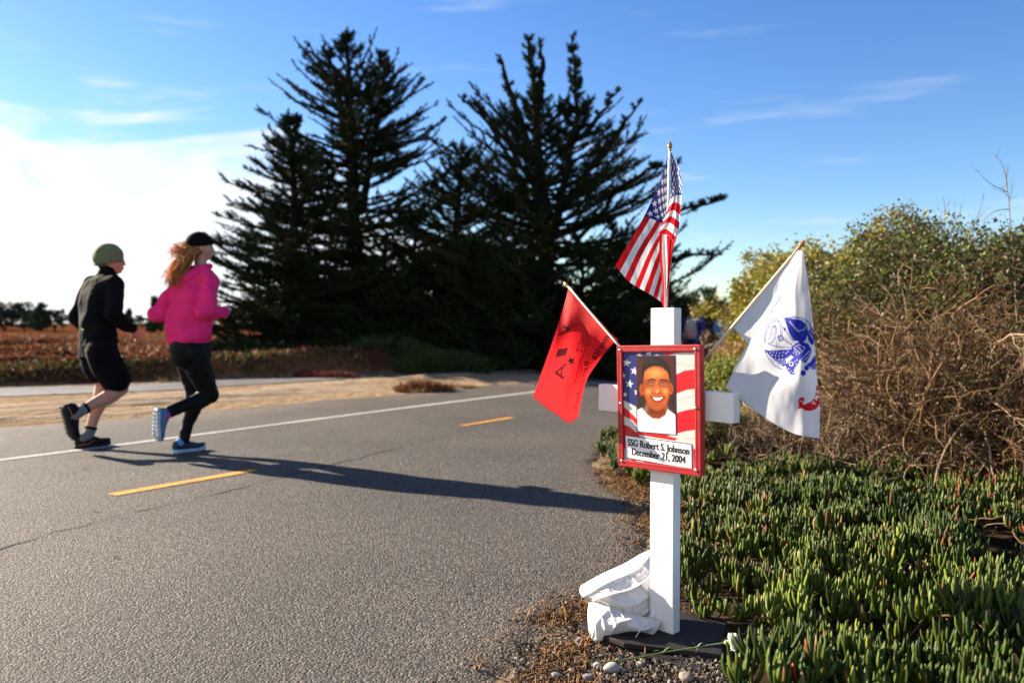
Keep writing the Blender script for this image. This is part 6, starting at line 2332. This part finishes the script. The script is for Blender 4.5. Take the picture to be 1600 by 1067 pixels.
def shoe(parent, heel, toe, upv, wd, m_up, m_sole, lug=None, trim=None, h=.085, ankle=None, lugs=0):
    """upper + sole; heel/toe on the ground line of the sole"""
    H = np.array(list(heel)); T_ = np.array(list(toe)); d = nrm(T_ - H); u = np.array(list(upv), float); u = nrm(u - d * (u @ d)); r_ = np.cross(d, u)
    L = np.linalg.norm(T_ - H)
    xs = np.linspace(0, 1, 15)
    wprof = wd * np.interp(xs, [0, .06, .2, .45, .72, .9, 1], [.30, .62, .78, .74, 1.0, .78, .25]) * .5
    hprof = h * np.interp(xs, [0, .06, .18, .34, .5, .7, .88, 1], [.62, .98, 1.08, 1.05, .82, .60, .48, .22])
    spr = .022 * np.interp(xs, [0, .75, 1], [0.25, 0, 1.0]) ** 1.5
    k = 14; th = np.linspace(0, 2 * math.pi, k, endpoint=False)

    def loft(w_, z0, z1, pw=.75):
        V = []
        for i, x in enumerate(xs):
            for a in th:
                cx = math.copysign(abs(math.cos(a)) ** pw, math.cos(a)) * w_[i]
                zz = math.copysign(abs(math.sin(a)) ** pw, math.sin(a))
                narrowing = 1 - .32 * max(zz, 0)
                z = (z0[i] + z1[i]) / 2 + zz * (z1[i] - z0[i]) / 2
                V.append(H + d * L * x + r_ * cx * narrowing + u * (z + spr[i]))
        V = np.array(V)
        j = np.arange(k); j2 = (j + 1) % k
        Q = np.concatenate([np.stack([i * k + j, i * k + j2, (i + 1) * k + j2, (i + 1) * k + j], -1) for i in range(len(xs) - 1)])
        T = [(0, q + 1, q) for q in range(1, k - 1)] + [((len(xs) - 1) * k, (len(xs) - 1) * k + q, (len(xs) - 1) * k + q + 1) for q in range(1, k - 1)]
        return V, Q, np.array(T)
    up_ = Bag().add(*loft(wprof, np.full(15, .016), np.full(15, .016) + hprof))
    if ankle is not None:
        a = H + d * L * .20 + u * h * .9
        capsule(up_, [a, a + (np.array(list(ankle)) - a) * .25], [.036, .036], 12)
    so = remeshed('shoe', up_, .007, m_up, parent, 3)
    sole = Bag().add(*loft(wprof * 1.10, np.zeros(15), np.full(15, .024) + .006 * np.interp(xs, [0, .3, 1], [1, .3, 0]), .5))
    ob = sole.build('sole', m_sole, None)
    ob.parent = so
    ob.data.transform(Matrix.Translation(-parent.location))
    if lugs:
        lb = Bag()
        for i in range(lugs):
            x = (i + .7) / (lugs + .4)
            w_ = np.interp(x, xs, wprof)
            for sg in (-.62, 0, .62) if lugs > 8 else (-.55, .55):
                c = H + d * L * x + r_ * w_ * sg * 1.15 + u * (-.002 + np.interp(x, xs, spr))
                V, Q = box(c, L / lugs * .62, w_ * .52, .012, d, r_, u)
                lb.add(V, Q)
            for sg in (-1, 1):
                c = H + d * L * x + r_ * w_ * sg * 1.06 + u * (.006 + np.interp(x, xs, spr))
                V, Q = box(c, L / lugs * .60, w_ * .16, .014, d, r_, u)
                lb.add(V, Q)
        lo = lb.build('tread', lug, None, smooth=False)
        lo.parent = so; lo.data.transform(Matrix.Translation(-parent.location))
    if trim:
        tb = Bag()
        for sg in (-1, 1):
            pts = [H + d * L * x + r_ * np.interp(x, xs, wprof) * sg * 1.03 + u * z for x, z in ((.05, .03), (.2, .034), (.34, .036), (.46, .060))]
            V, Q, _ = tubes(np.array(pts), .0035, 6); tb.add(V, Q)
        to = tb.build('trim', trim, None); to.parent = so; to.data.transform(Matrix.Translation(-parent.location))
    # laces
    la = Bag()
    for x in (.36, .43, .50, .57):
        zz = .016 + np.interp(x, xs, hprof) + .002
        w_ = np.interp(x, xs, wprof) * .42
        pts = [H + d * L * x - r_ * w_ + u * (zz - .006), H + d * L * x + u * zz, H + d * L * (x + .03) + r_ * w_ + u * (zz - .006)]
        V, Q, _ = tubes(np.array(pts), .0028, 5); la.add(V, Q)
    lo = la.build('laces', m_sole if trim is None else M_SHOEB, None); lo.parent = so; lo.data.transform(Matrix.Translation(-parent.location))
    return so


def leg(bag, hip, knee, ankle, R, bulge=1.0):
    hip, knee, ankle = [np.array(list(v)) for v in (hip, knee, ankle)]
    fwd_ = nrm(np.cross(np.cross(hip - knee, ankle - knee), hip - knee) + 1e-6)
    m1 = hip * .55 + knee * .45
    capsule(bag, [hip, m1, hip * .12 + knee * .88, knee], [R[0], R[0] * .86, R[1] * 1.03, R[1]], 16)
    back = nrm(ankle - knee)
    c1 = knee * .68 + ankle * .32
    side = nrm(np.cross(knee - hip, ankle - knee) + 1e-6)
    calf_off = np.cross(side, back) * .012 * bulge
    capsule(bag, [knee, c1 - calf_off, knee * .35 + ankle * .65, ankle], [R[1] * .95, R[2], R[2] * .72, R[3]], 16)


def arm(bag, sh, el_, wr_, R):
    sh, el_, wr_ = [np.array(list(v)) for v in (sh, el_, wr_)]
    capsule(bag, [sh, sh * .5 + el_ * .5, el_], [R[0], R[0] * .90, R[1]], 14)
    capsule(bag, [el_, el_ * .65 + wr_ * .35, wr_], [R[1], R[1] * .98, R[2]], 14)


def torso(bag, B, rows, extra=0.0):
    """rows: px,py,halfwidth(side),halfdepth"""
    cs = [np.array(list(B.J(px, py, 0))) for px, py, _, _ in rows]
    G4 = np.array([[*c, w, dd] for c, (_, _, w, dd) in zip(cs, rows)])
    A = cmr(G4[:, None].repeat(2, 1), 34, 2)[:, 0]
    r_ = np.array(list(B.r)); k = 24; th = np.linspace(0, 2 * math.pi, k, endpoint=False)
    d = nrm(np.gradient(A[:, :3], axis=0)); f = nrm(np.cross(d, r_)) * -1
    rows2 = []
    for i in range(len(A)):
        for a in th:
            ca, sa = math.cos(a), math.sin(a)
            cx = math.copysign(abs(ca) ** .85, ca); sx = math.copysign(abs(sa) ** .85, sa)
            rows2.append(A[i, :3] + r_ * cx * (A[i, 3] + extra) + f[i] * sx * (A[i, 4] + extra))
    V = np.array(rows2); m = len(A); j = np.arange(k); j2 = (j + 1) % k
    Q = np.concatenate([np.stack([i * k + j, i * k + j2, (i + 1) * k + j2, (i + 1) * k + j], -1) for i in range(m - 1)])
    T = [(0, q + 1, q) for q in range(1, k - 1)] + [((m - 1) * k, (m - 1) * k + q, (m - 1) * k + q + 1) for q in range(1, k - 1)]
    bag.add(V, Q, np.array(T))


RUN = rad(36)
# ------------------------------------------------------------------ the man in black
Bm = Body(155, 6.36, RUN)
J = Bm.J
gm = G(143, 700)
man = empty('person', (gm.x, gm.y, 0), 'man in a sage green beanie, black jacket and black shorts running on the white line', 'person')
Rhip, Lhip = J(158, 548, .09), J(150, 548, -.09)
Rkn, Rank = J(188, 607, .10), J(123, 644, .10)
Lkn, Lank = J(161, 600, -.08), J(139, 680, -.08)
Rsh, Lsh = J(181, 444, .175), J(146, 443, -.185)
Rel, Rwr = J(176, 493, .26), J(207, 515, .20)
Lel, Lwr = J(119, 497, -.27), J(142, 515, -.17)
hc = J(173.5, 407, 0.0)
hf = nrm(np.array(list(Bm.f)) * .72 + np.array(list(Bm.r)) * .55 + np.array([0, 0, -.03]))
hu = nrm(np.array([0, 0, 1.0]) + hf * .06)
bb = Bag()
trow = [(154, 546, .150, .105), (153, 520, .150, .105), (154, 494, .150, .105), (159, 468, .172, .115), (163, 448, .165, .10), (166, 434, .105, .075)]
torso(bb, Bm, trow)
capsule(bb, [J(165, 442, 0), J(169, 424, 0), hc], [.062, .056, .055])
head(bb, hc, hf, hu, 1.0)
leg(bb, Rhip, Rkn, Rank, (.098, .062, .060, .037)); leg(bb, Lhip, Lkn, Lank, (.098, .060, .060, .037))
arm(bb, Rsh, Rel, Rwr, (.055, .042, .030)); arm(bb, Lsh, Lel, Lwr, (.055, .042, .030))
hand(bb, Rwr, Vector(J(216, 525, .185)) - Vector(Rwr), -np.array(list(Bm.r)), .19, 1.1, -1)
hand(bb, Lwr, Vector(J(152, 512, -.10)) - Vector(Lwr), np.array(list(Bm.r)), .19, 1.1, 1)
remeshed('body', bb, .0075, M_SKIN, man, 3)
r_, f_, u_ = nrm(np.cross(hf, hu)), hf, hu
for sg in (-1, 1): Bag().add(*sphere(np.array(list(hc)) + r_ * sg * .030 + f_ * .083 + u_ * .002, (.011, .006, .006), 8, 10, [r_, f_, u_])).build('eye', M_EYE, man)
hb = Bag(); hb.add(*sphere(np.array(list(hc)) - f_ * .030 - u_ * .005, (.078, .082, .085), 12, 16, [r_, f_, u_]))
remeshed('hair', hb, .009, M_HAIRD, man, 2)
# beanie
hat = Bag(); cH = np.array(list(hc)); tilt = nrm(hu - hf * .22)
V, Q, T = sphere((0, 0, 0), 1, 16, 24)
k = V[:, 2] > -.42
V = V.copy(); V[~k, 2] = -.42 - (.02 * (V[~k, 2] + .42))
ax3 = np.array([nrm(np.cross(hf, tilt)), nrm(hf - tilt * (hf @ tilt)), tilt])
hat.add((V * np.array([.095, .116, .118])) @ ax3 + cH + hu * .024 - hf * .020, Q, T)
remeshed('beanie', hat, .006, M_HATG, man, 3, folds(3, .0035, 45))
bh = Bag()
w = np.linspace(0, 2 * math.pi, 41)
ring = np.array([cH + hu * .024 - hf * .020 - tilt * .046 + ax3[0] * math.cos(a) * .089 + ax3[1] * math.sin(a) * .108 for a in w])
V, Q, _ = tubes(ring, .0075, 8); bh.add(V, Q); bh.build('beanie_band', M_HATG, man)
# jacket
jk = Bag()
torso(jk, Bm, [(155, 540, .168, .130), (153, 520, .165, .125), (153, 494, .165, .125), (158, 468, .190, .135), (163, 448, .185, .118), (166, 436, .120, .088), (168, 427, .080, .070)], 0)
arm(jk, Rsh, Rel, Vector(Rwr) * 1.0, (.076, .060, .042)); arm(jk, Lsh, Lel, Lwr, (.076, .060, .042))
capsule(jk, [J(160, 452, .06), Rsh], [.085, .076]); capsule(jk, [J(160, 450, -.06), Lsh], [.085, .074])
remeshed('jacket', jk, .009, M_BLKC, man, 4, folds(5, .0065, 30))
cb = Bag(); capsule(cb, [J(165.5, 436, 0), J(168, 424.5, 0)], [.078, .066], 18); remeshed('collar', cb, .007, M_BLKC, man, 2)
lg = Bag(); lg.add(*sphere(J(127.5, 514.5, .03) + Vector((0, -.05, 0)), (.007, .007, .007), 6, 8)); 
# shorts
sh = Bag()
torso(sh, Bm, [(156, 556, .170, .135), (154, 540, .172, .132), (153, 518, .160, .122)], 0)
capsule(sh, [Rhip, Vector(Rhip).lerp(Vector(Rkn), .45), Vector(Rhip).lerp(Vector(Rkn), .78)], [.125, .122, .112], 18)
capsule(sh, [Lhip, Vector(Lhip).lerp(Vector(Lkn), .45), Vector(Lhip).lerp(Vector(Lkn), .62)], [.125, .118, .105], 18)
remeshed('shorts', sh, .009, M_BLKC, man, 3, folds(8, .008, 24))
# logo dot on the back pocket
ld = Bag()
pp = J(129.5, 515.5, 0.0)
ld.add(*sphere(Vector(pp) + (Vector((0, 0, 1)) - pp).normalized() * .10, (.009, .009, .010), 8, 10))
ld.build('reflective_dot', mat('acid_green_dot', (.55, .75, .05), .4), man)
for (a_, h_, t_, s_, up_, kn_) in ((Rank, J(96, 634, .10), J(113, 690, .10), .10, None, Rkn), (Lank, J(117, 701, -.08), J(172, 700, -.08), -.08, Vector((0, 0, 1)), Lkn)):
    if up_ is None:
        mid = (Vector(h_) + Vector(t_)) / 2
        up_ = (Vector(a_) - Vector(h_)).normalized()
    else:
        h_ = Vector(h_); t_ = Vector(t_); gz = 0.006; h_.z = gz; t_.z = gz
    so = shoe(man, h_, t_, up_, .108, M_SHOEB, M_SOLEB, M_SOLEB, M_ORNG, .088, a_, 11)
    sk = Bag()
    a0 = np.array(list(h_)) * .80 + np.array(list(t_)) * .20 + np.array(list(up_)) * .075
    capsule(sk, [a0, Vector(a0.tolist()).lerp(Vector(a_), .8), Vector(a_) + (Vector(kn_) - Vector(a_)).normalized() * .045], [.046, .043, .042], 14)
    remeshed('sock', sk, .008, M_SOCK, man, 2)
    bz = Bag()
    a1 = Vector(a_) + (Vector(kn_) - Vector(a_)).normalized() * .050
    V, Q, T = tubes(np.array([list(a1), list(a1 + (Vector(kn_) - Vector(a_)).normalized() * .020)]), .046, 16, True); bz.add(V, Q, T)
    bz.build('ankle_band', M_BLKC, man)

# ------------------------------------------------------------------ the woman in pink
Bw = Body(297, 6.10, RUN)
J = Bw.J
gw = G(291, 708)
wom = empty('person', (gw.x, gw.y, 0), 'woman in a hot pink hoodie, black leggings and black beanie running ahead of the man', 'person')
Rhip, Lhip = J(301, 550, .085), J(294, 550, -.085)
Rkn, Rank = J(327, 617, .09), J(267, 643, .09)
Lkn, Lank = J(305, 613, -.075), J(287, 687, -.075)
Rsh, Lsh = J(327, 437, .155), J(287, 438, -.165)
Rel, Rwr = J(322, 487, .225), J(347, 488, .17)
Lel, Lwr = J(248, 490, -.24), J(272, 497, -.15)
hc = J(313.5, 386, 0.0)
hf = nrm(np.array(list(Bw.f)) * .82 + np.array(list(Bw.r)) * .42 + np.array([0, 0, -.02]))
hu = nrm(np.array([0, 0, 1.0]) + hf * .04)
bb = Bag()
torso(bb, Bw, [(298, 548, .150, .105), (297, 520, .135, .095), (299, 490, .125, .09), (304, 462, .145, .10), (308, 446, .145, .085), (311, 433, .085, .06)])
capsule(bb, [J(310, 440, 0), J(313, 418, 0), hc], [.052, .046, .050])
head(bb, hc, hf, hu, .94, False)
leg(bb, Rhip, Rkn, Rank, (.090, .052, .046, .033)); leg(bb, Lhip, Lkn, Lank, (.090, .052, .046, .033))
arm(bb, Rsh, Rel, Rwr, (.046, .036, .026)); arm(bb, Lsh, Lel, Lwr, (.046, .036, .026))
hand(bb, Rwr, Vector(J(355, 484, .13)) - Vector(Rwr), -np.array(list(Bw.r)), .165, 1.15, -1)
hand(bb, Lwr, Vector(J(284, 494, -.09)) - Vector(Lwr), np.array(list(Bw.r)), .165, 1.15, 1)
remeshed('body', bb, .0072, M_SKIN, wom, 3)
r_, f_, u_ = nrm(np.cross(hf, hu)), hf, hu
for sg in (-1, 1): Bag().add(*sphere(np.array(list(hc)) + r_ * sg * .028 + f_ * .078 + u_ * .002, (.010, .006, .006), 8, 10, [r_, f_, u_])).build('eye', M_EYE, wom)
# leggings
lgb = Bag()
torso(lgb, Bw, [(300, 562, .155, .125), (298, 548, .168, .130), (297, 528, .150, .112)], 0)
leg(lgb, Rhip, Rkn, Rank, (.110, .072, .066, .046)); leg(lgb, Lhip, Lkn, Lank, (.110, .072, .066, .046))
capsule(lgb, [J(291, 545, .05), J(291, 556, .05)], [.115, .11], 18)
remeshed('leggings', lgb, .008, M_LEGG, wom, 3, folds(2, .002, 60))
# hoodie
hd_ = Bag()
torso(hd_, Bw, [(295, 531, .182, .150), (294, 522, .190, .152), (296, 500, .180, .145), (300, 470, .180, .138), (305, 447, .172, .128), (309, 433, .125, .100), (312, 421, .085, .080)], 0)
arm(hd_, Rsh, Rel, Rwr, (.078, .070, .046)); arm(hd_, Lsh, Lel, Lwr, (.078, .070, .046))
capsule(hd_, [J(306, 440, .05), Rsh], [.088, .076]); capsule(hd_, [J(303, 441, -.05), Lsh], [.088, .076])
remeshed('hoodie', hd_, .008, M_PINK, wom, 3, folds(12, .011, 27))
hz = Bag()
b0 = np.array(list(J(309, 424, 0)))
bk = -np.array(list(Bw.f))
rr_ = np.array(list(Bw.r))
capsule(hz, [b0 - rr_ * .10 + np.array([0, 0, .02]), b0 - rr_ * .07 + bk * .085 - np.array([0, 0, .03]), b0 + bk * .12 - np.array([0, 0, .07]),
             b0 + rr_ * .07 + bk * .085 - np.array([0, 0, .03]), b0 + rr_ * .10 + np.array([0, 0, .02])], [.030, .045, .060, .045, .030], 14)
capsule(hz, [b0 - rr_ * .07 + hf * .05 + np.array([0, 0, .035]), b0 - rr_ * .06 + bk * .05 + np.array([0, 0, .01]), b0 + rr_ * .06 + bk * .05 + np.array([0, 0, .01]),
             b0 + rr_ * .07 + hf * .05 + np.array([0, 0, .035])], [.030, .034, .034, .030], 14)
remeshed('hood', hz, .008, M_PINK, wom, 3, folds(4, .005, 40))
for a_, b_ in ((Rel, Rwr), (Lel, Lwr)):
    v = (Vector(b_) - Vector(a_)).normalized()
    cf = Bag(); capsule(cf, [Vector(b_) - v * .02, Vector(b_) + v * .025], [.047, .042], 14)
    remeshed('cuff', cf, .007, M_PINK, wom, 2)
hm_ = Bag(); torso(hm_, Bw, [(296, 536, .168, .136), (295.5, 530, .176, .144)], 0)
remeshed('waistband', hm_, .008, M_PINK, wom, 2)
wt_ = Bag(); v = (Vector(Rwr) - Vector(Rel)).normalized()
capsule(wt_, [Vector(Rwr) + v * .028, Vector(Rwr) + v * .040], [.034, .034], 14); wt_.build('watch', mat('silver_watch', (.45, .45, .48), .3, metal=.6), wom)
# beanie and hair
hat = Bag(); cH = np.array(list(hc)); tilt = nrm(hu - hf * .30)
ax3 = np.array([nrm(np.cross(hf, tilt)), nrm(hf - tilt * (hf @ tilt)), tilt])
V, Q, T = sphere((0, 0, 0), 1, 16, 24); V = V.copy(); k = V[:, 2] > -.25; V[~k, 2] = -.25 - .02 * (V[~k, 2] + .25)
hat.add((V * np.array([.086, .106, .100])) @ ax3 + cH + hu * .020 - hf * .010, Q, T)
remeshed('beanie', hat, .006, M_HATB, wom, 3, folds(3, .0025, 45))
nh = 560
ang = rng.uniform(-1.15, 1.35, nh)
root = cH[None] - hf * (.070 * np.cos(ang))[:, None] + r_ * (.072 * np.sin(ang))[:, None] + hu * rng.uniform(-.045, .010, nh)[:, None]
M = 12; w = np.linspace(0, 1, M)[None, :, None]
left = np.array([-.80, -.05, .0]); down = np.array([0, 0, -1.0])
typ = rng.random(nh)
Lh = np.where(typ < .16, rng.uniform(.10, .17, nh), rng.uniform(.18, .31, nh))
dirh = np.where((typ < .16)[:, None], nrm(left * rng.uniform(.7, 1.3, (nh, 1)) + np.array([0, 0, .25]) * rng.normal(size=(nh, 1)) - hf * .3),
                nrm(down * 1.0 + left * rng.uniform(-.10, .22, (nh, 1)) - hf * .16 + rng.normal(size=(nh, 3)) * .10))
outw = nrm(root - cH - hu * (((root - cH) @ hu)[:, None]))
hp = root[:, None] + dirh[:, None] * (Lh[:, None, None] * w) + outw[:, None] * .018 * np.sin(w * 2.2)
ph = rng.uniform(0, 6.28, (nh, 1))
hp += -np.array(list(Bw.f)) * (.10 * w ** .8) * (typ >= .16)[:, None, None]
clump = np.floor(ph / 6.28 * 14)
hp += r_ * (.016 * np.sin(w[..., 0] * 9 + clump) * w[..., 0])[..., None] + hf * (.014 * np.cos(w[..., 0] * 11 + clump * 2) * w[..., 0])[..., None]
typm = (typ < .16)[:, None]
hp[..., 2] += np.where(typm, -.05 * w[..., 0] ** 2 + .03 * np.sin(w[..., 0] * 5 + clump), 0)
V, Q, _ = tubes(hp, .0042 * (1 - .75 * w[..., 0]) * np.ones((nh, 1)), 4)
ch = np.repeat(np.where(rng.random((nh, 1)) < .35, np.array([[1.7, 1.9, 1.9]]), np.array([[.95, .95, .9]])) * rng.uniform(.7, 1.2, (nh, 1)), M * 4, 0)
Bag().add(V, Q, C=ch).build('hair', M_HAIR, wom)
cap_ = Bag(); cap_.add(*sphere(cH - f_ * .032 - u_ * .012, (.074, .072, .085), 12, 16, [r_, f_, u_]))
o = remeshed('hair_base', cap_, .009, mat('auburn_roots', (.16, .06, .025), .6), wom, 2)
for (a_, h_, t_, up_, m1) in ((Rank, J(243, 638, .09), J(243, 690, .09), None, M_BLUE), (Lank, J(270, 712, -.075), J(320, 709, -.075), Vector((0, 0, 1)), M_NAVY)):
    if up_ is None:
        up_ = (Vector(a_) - Vector(h_)).normalized()
        up_ = (up_ + Vector(Bw.f) * .4).normalized()
    else:
        h_ = Vector(h_); t_ = Vector(t_); h_.z = .006; t_.z = .006
    shoe(wom, h_, t_, up_, .098, m1, M_SOLEW, M_SOLEG, None, .080, a_, 8)
    a0 = np.array(list(h_)) * .80 + np.array(list(t_)) * .20 + np.array(list(up_)) * .070
    sk = Bag(); capsule(sk, [a0, Vector(a0.tolist()).lerp(Vector(a_), .45)], [.040, .037], 14)
    remeshed('sock', sk, .007, mat('sock_accent', (.10, .30, .62) if up_.z > .99 else (.45, .05, .30), .8), wom, 2)

# ------------------------------------------------------------------ far walker in purple with a backpack
M_PURP = mat('purple_tshirt', (.075, .045, .30), .8, var=.15, vscale=10, bump=.4, bscale=20, bdist=.01)
M_PACK = mat('grey_backpack_fabric', (.33, .29, .27), .8, var=.2, vscale=10, bump=.4, bscale=30, bdist=.005)
M_DENIM = mat('faded_denim', (.20, .25, .33), .9, var=.2, vscale=12, bump=.3, bscale=40)


def walker(cpx, depth, zg, ang, label, shirt, legs_m, shorts=True, H=1.72, pack=True, hair=M_HAIRD, stride=.25, lean=.04):
    c = P(cpx, 560, depth); o0 = Vector((c.x, c.y, zg))
    f = Vector((math.sin(ang), math.cos(ang), 0)); r = Vector((math.cos(ang), -math.sin(ang), 0))

    def K(s, q, z): return o0 + r * s + f * q + Vector((0, 0, z * H / 1.72))
    t = empty('person', o0, label, 'person')
    b = Bag()
    hip = {1: K(.09, 0, .90), -1: K(-.09, 0, .90)}
    kn = {1: K(.09, stride * .75, .50), -1: K(-.09, -stride * .25, .48)}
    an = {1: K(.09, stride, .10), -1: K(-.09, -stride * 1.3, .17)}
    sh_ = {1: K(.185, lean, 1.40), -1: K(-.185, lean, 1.40)}
    elb = {1: K(.24, lean - .10, 1.13), -1: K(-.24, lean + .10, 1.13)}
    wrs = {1: K(.25, lean + .06, .93), -1: K(-.24, lean + .26, 1.02)}
    capsule(b, [K(0, 0, .92), K(0, lean * .5, 1.15), K(0, lean, 1.36)], [.12, .115, .12], 18, [1.25, 1.2, 1.4], r)
    capsule(b, [K(0, lean, 1.40), K(0, lean + .02, 1.52)], [.06, .055])
    head(b, K(0, lean + .03, 1.60), f, (0, 0, 1), 1.0)
    for s in (1, -1):
        leg(b, hip[s], kn[s], an[s], (.092, .058, .056, .036)); arm(b, sh_[s], elb[s], wrs[s], (.05, .038, .028))
        hand(b, wrs[s], wrs[s] - elb[s], -r * s, .18, .8, s)
    remeshed('body', b, .010, M_SKIN, t, 3)
    s2 = Bag()
    capsule(s2, [K(0, 0, .96), K(0, lean * .5, 1.15), K(0, lean, 1.36)], [.135, .132, .132], 18, [1.25, 1.22, 1.42], r)
    for s in (1, -1): capsule(s2, [K(s * .09, lean, 1.40), sh_[s], sh_[s].lerp(elb[s], .62)], [.09, .075, .072], 14)
    remeshed('shirt', s2, .011, shirt, t, 3, folds(6, .008, 22))
    p2 = Bag()
    capsule(p2, [K(0, 0, .97), K(0, 0, .88)], [.13, .125], 16, [1.25, 1.3], r)
    for s in (1, -1):
        e = kn[s] if shorts else an[s]
        if shorts: capsule(p2, [hip[s], hip[s].lerp(e, .8)], [.112, .10], 14)
        else:
            capsule(p2, [hip[s], kn[s], kn[s].lerp(an[s], .9)], [.108, .078, .066], 14)
    remeshed('shorts' if shorts else 'jeans', p2, .011, legs_m, t, 3, folds(9, .006, 25))
    hb = Bag(); hb.add(*sphere(K(0, lean + .005, 1.635), (.084, .098, .088), 12, 16, [list(r), list(f), [0, 0, 1]]))
    remeshed('hair', hb, .01, hair, t, 2, folds(2, .004, 90))
    for s in (1, -1):
        hl = an[s] - f * .06; tt = an[s] + f * .20
        if s == 1: hl.z = tt.z = o0.z + .01
        else: hl.z = o0.z + .09; tt.z = o0.z + .012
        shoe(t, hl, tt, (0, 0, 1) if s == 1 else (Vector((0, 0, 1)) + f * .3), .10, M_SHOEB, M_SOLEB, None, None, .085, an[s], 0)
    if pack:
        k = Bag()
        capsule(k, [K(0, lean - .20, 1.08), K(0, lean - .215, 1.22), K(0, lean - .19, 1.40)], [.085, .095, .075], 18, [1.45, 1.5, 1.4], r)
        bp = remeshed('backpack_body', k, .010, M_PACK, t, 3, folds(3, .006, 26))
        k = Bag(); capsule(k, [K(0, lean - .285, 1.10), K(0, lean - .295, 1.20)], [.050, .050], 14, [1.5, 1.45], r)
        remeshed('backpack_pocket', k, .009, mat('rose_pocket', (.50, .20, .22), .8), t, 3)
        k = Bag()
        for s in (1, -1): capsule(k, [K(s * .09, lean - .12, 1.42), K(s * .105, lean + .02, 1.475), K(s * .11, lean + .13, 1.36), K(s * .13, lean + .08, 1.10), K(s * .12, lean - .10, 1.05)], [.018] * 5, 8)
        remeshed('straps', k, .009, M_PACK, t, 1)
    return t


g1 = G(1079, 597)
walker(1081, 17.5, float(terrain(*P(1079, 560, 17.5).xy)), rad(20), 'distant walker in a purple shirt with a grey backpack right of the cross post', M_PURP, M_BLKC)
walker(1133, 17.0, float(terrain(*P(1133, 560, 17.0).xy)), rad(30), 'distant walker in jeans and a blue shirt mostly hidden behind the rust coloured shrub',
       mat('blue_tshirt', (.10, .22, .50), .8), M_DENIM, shorts=False, pack=False, H=1.66)
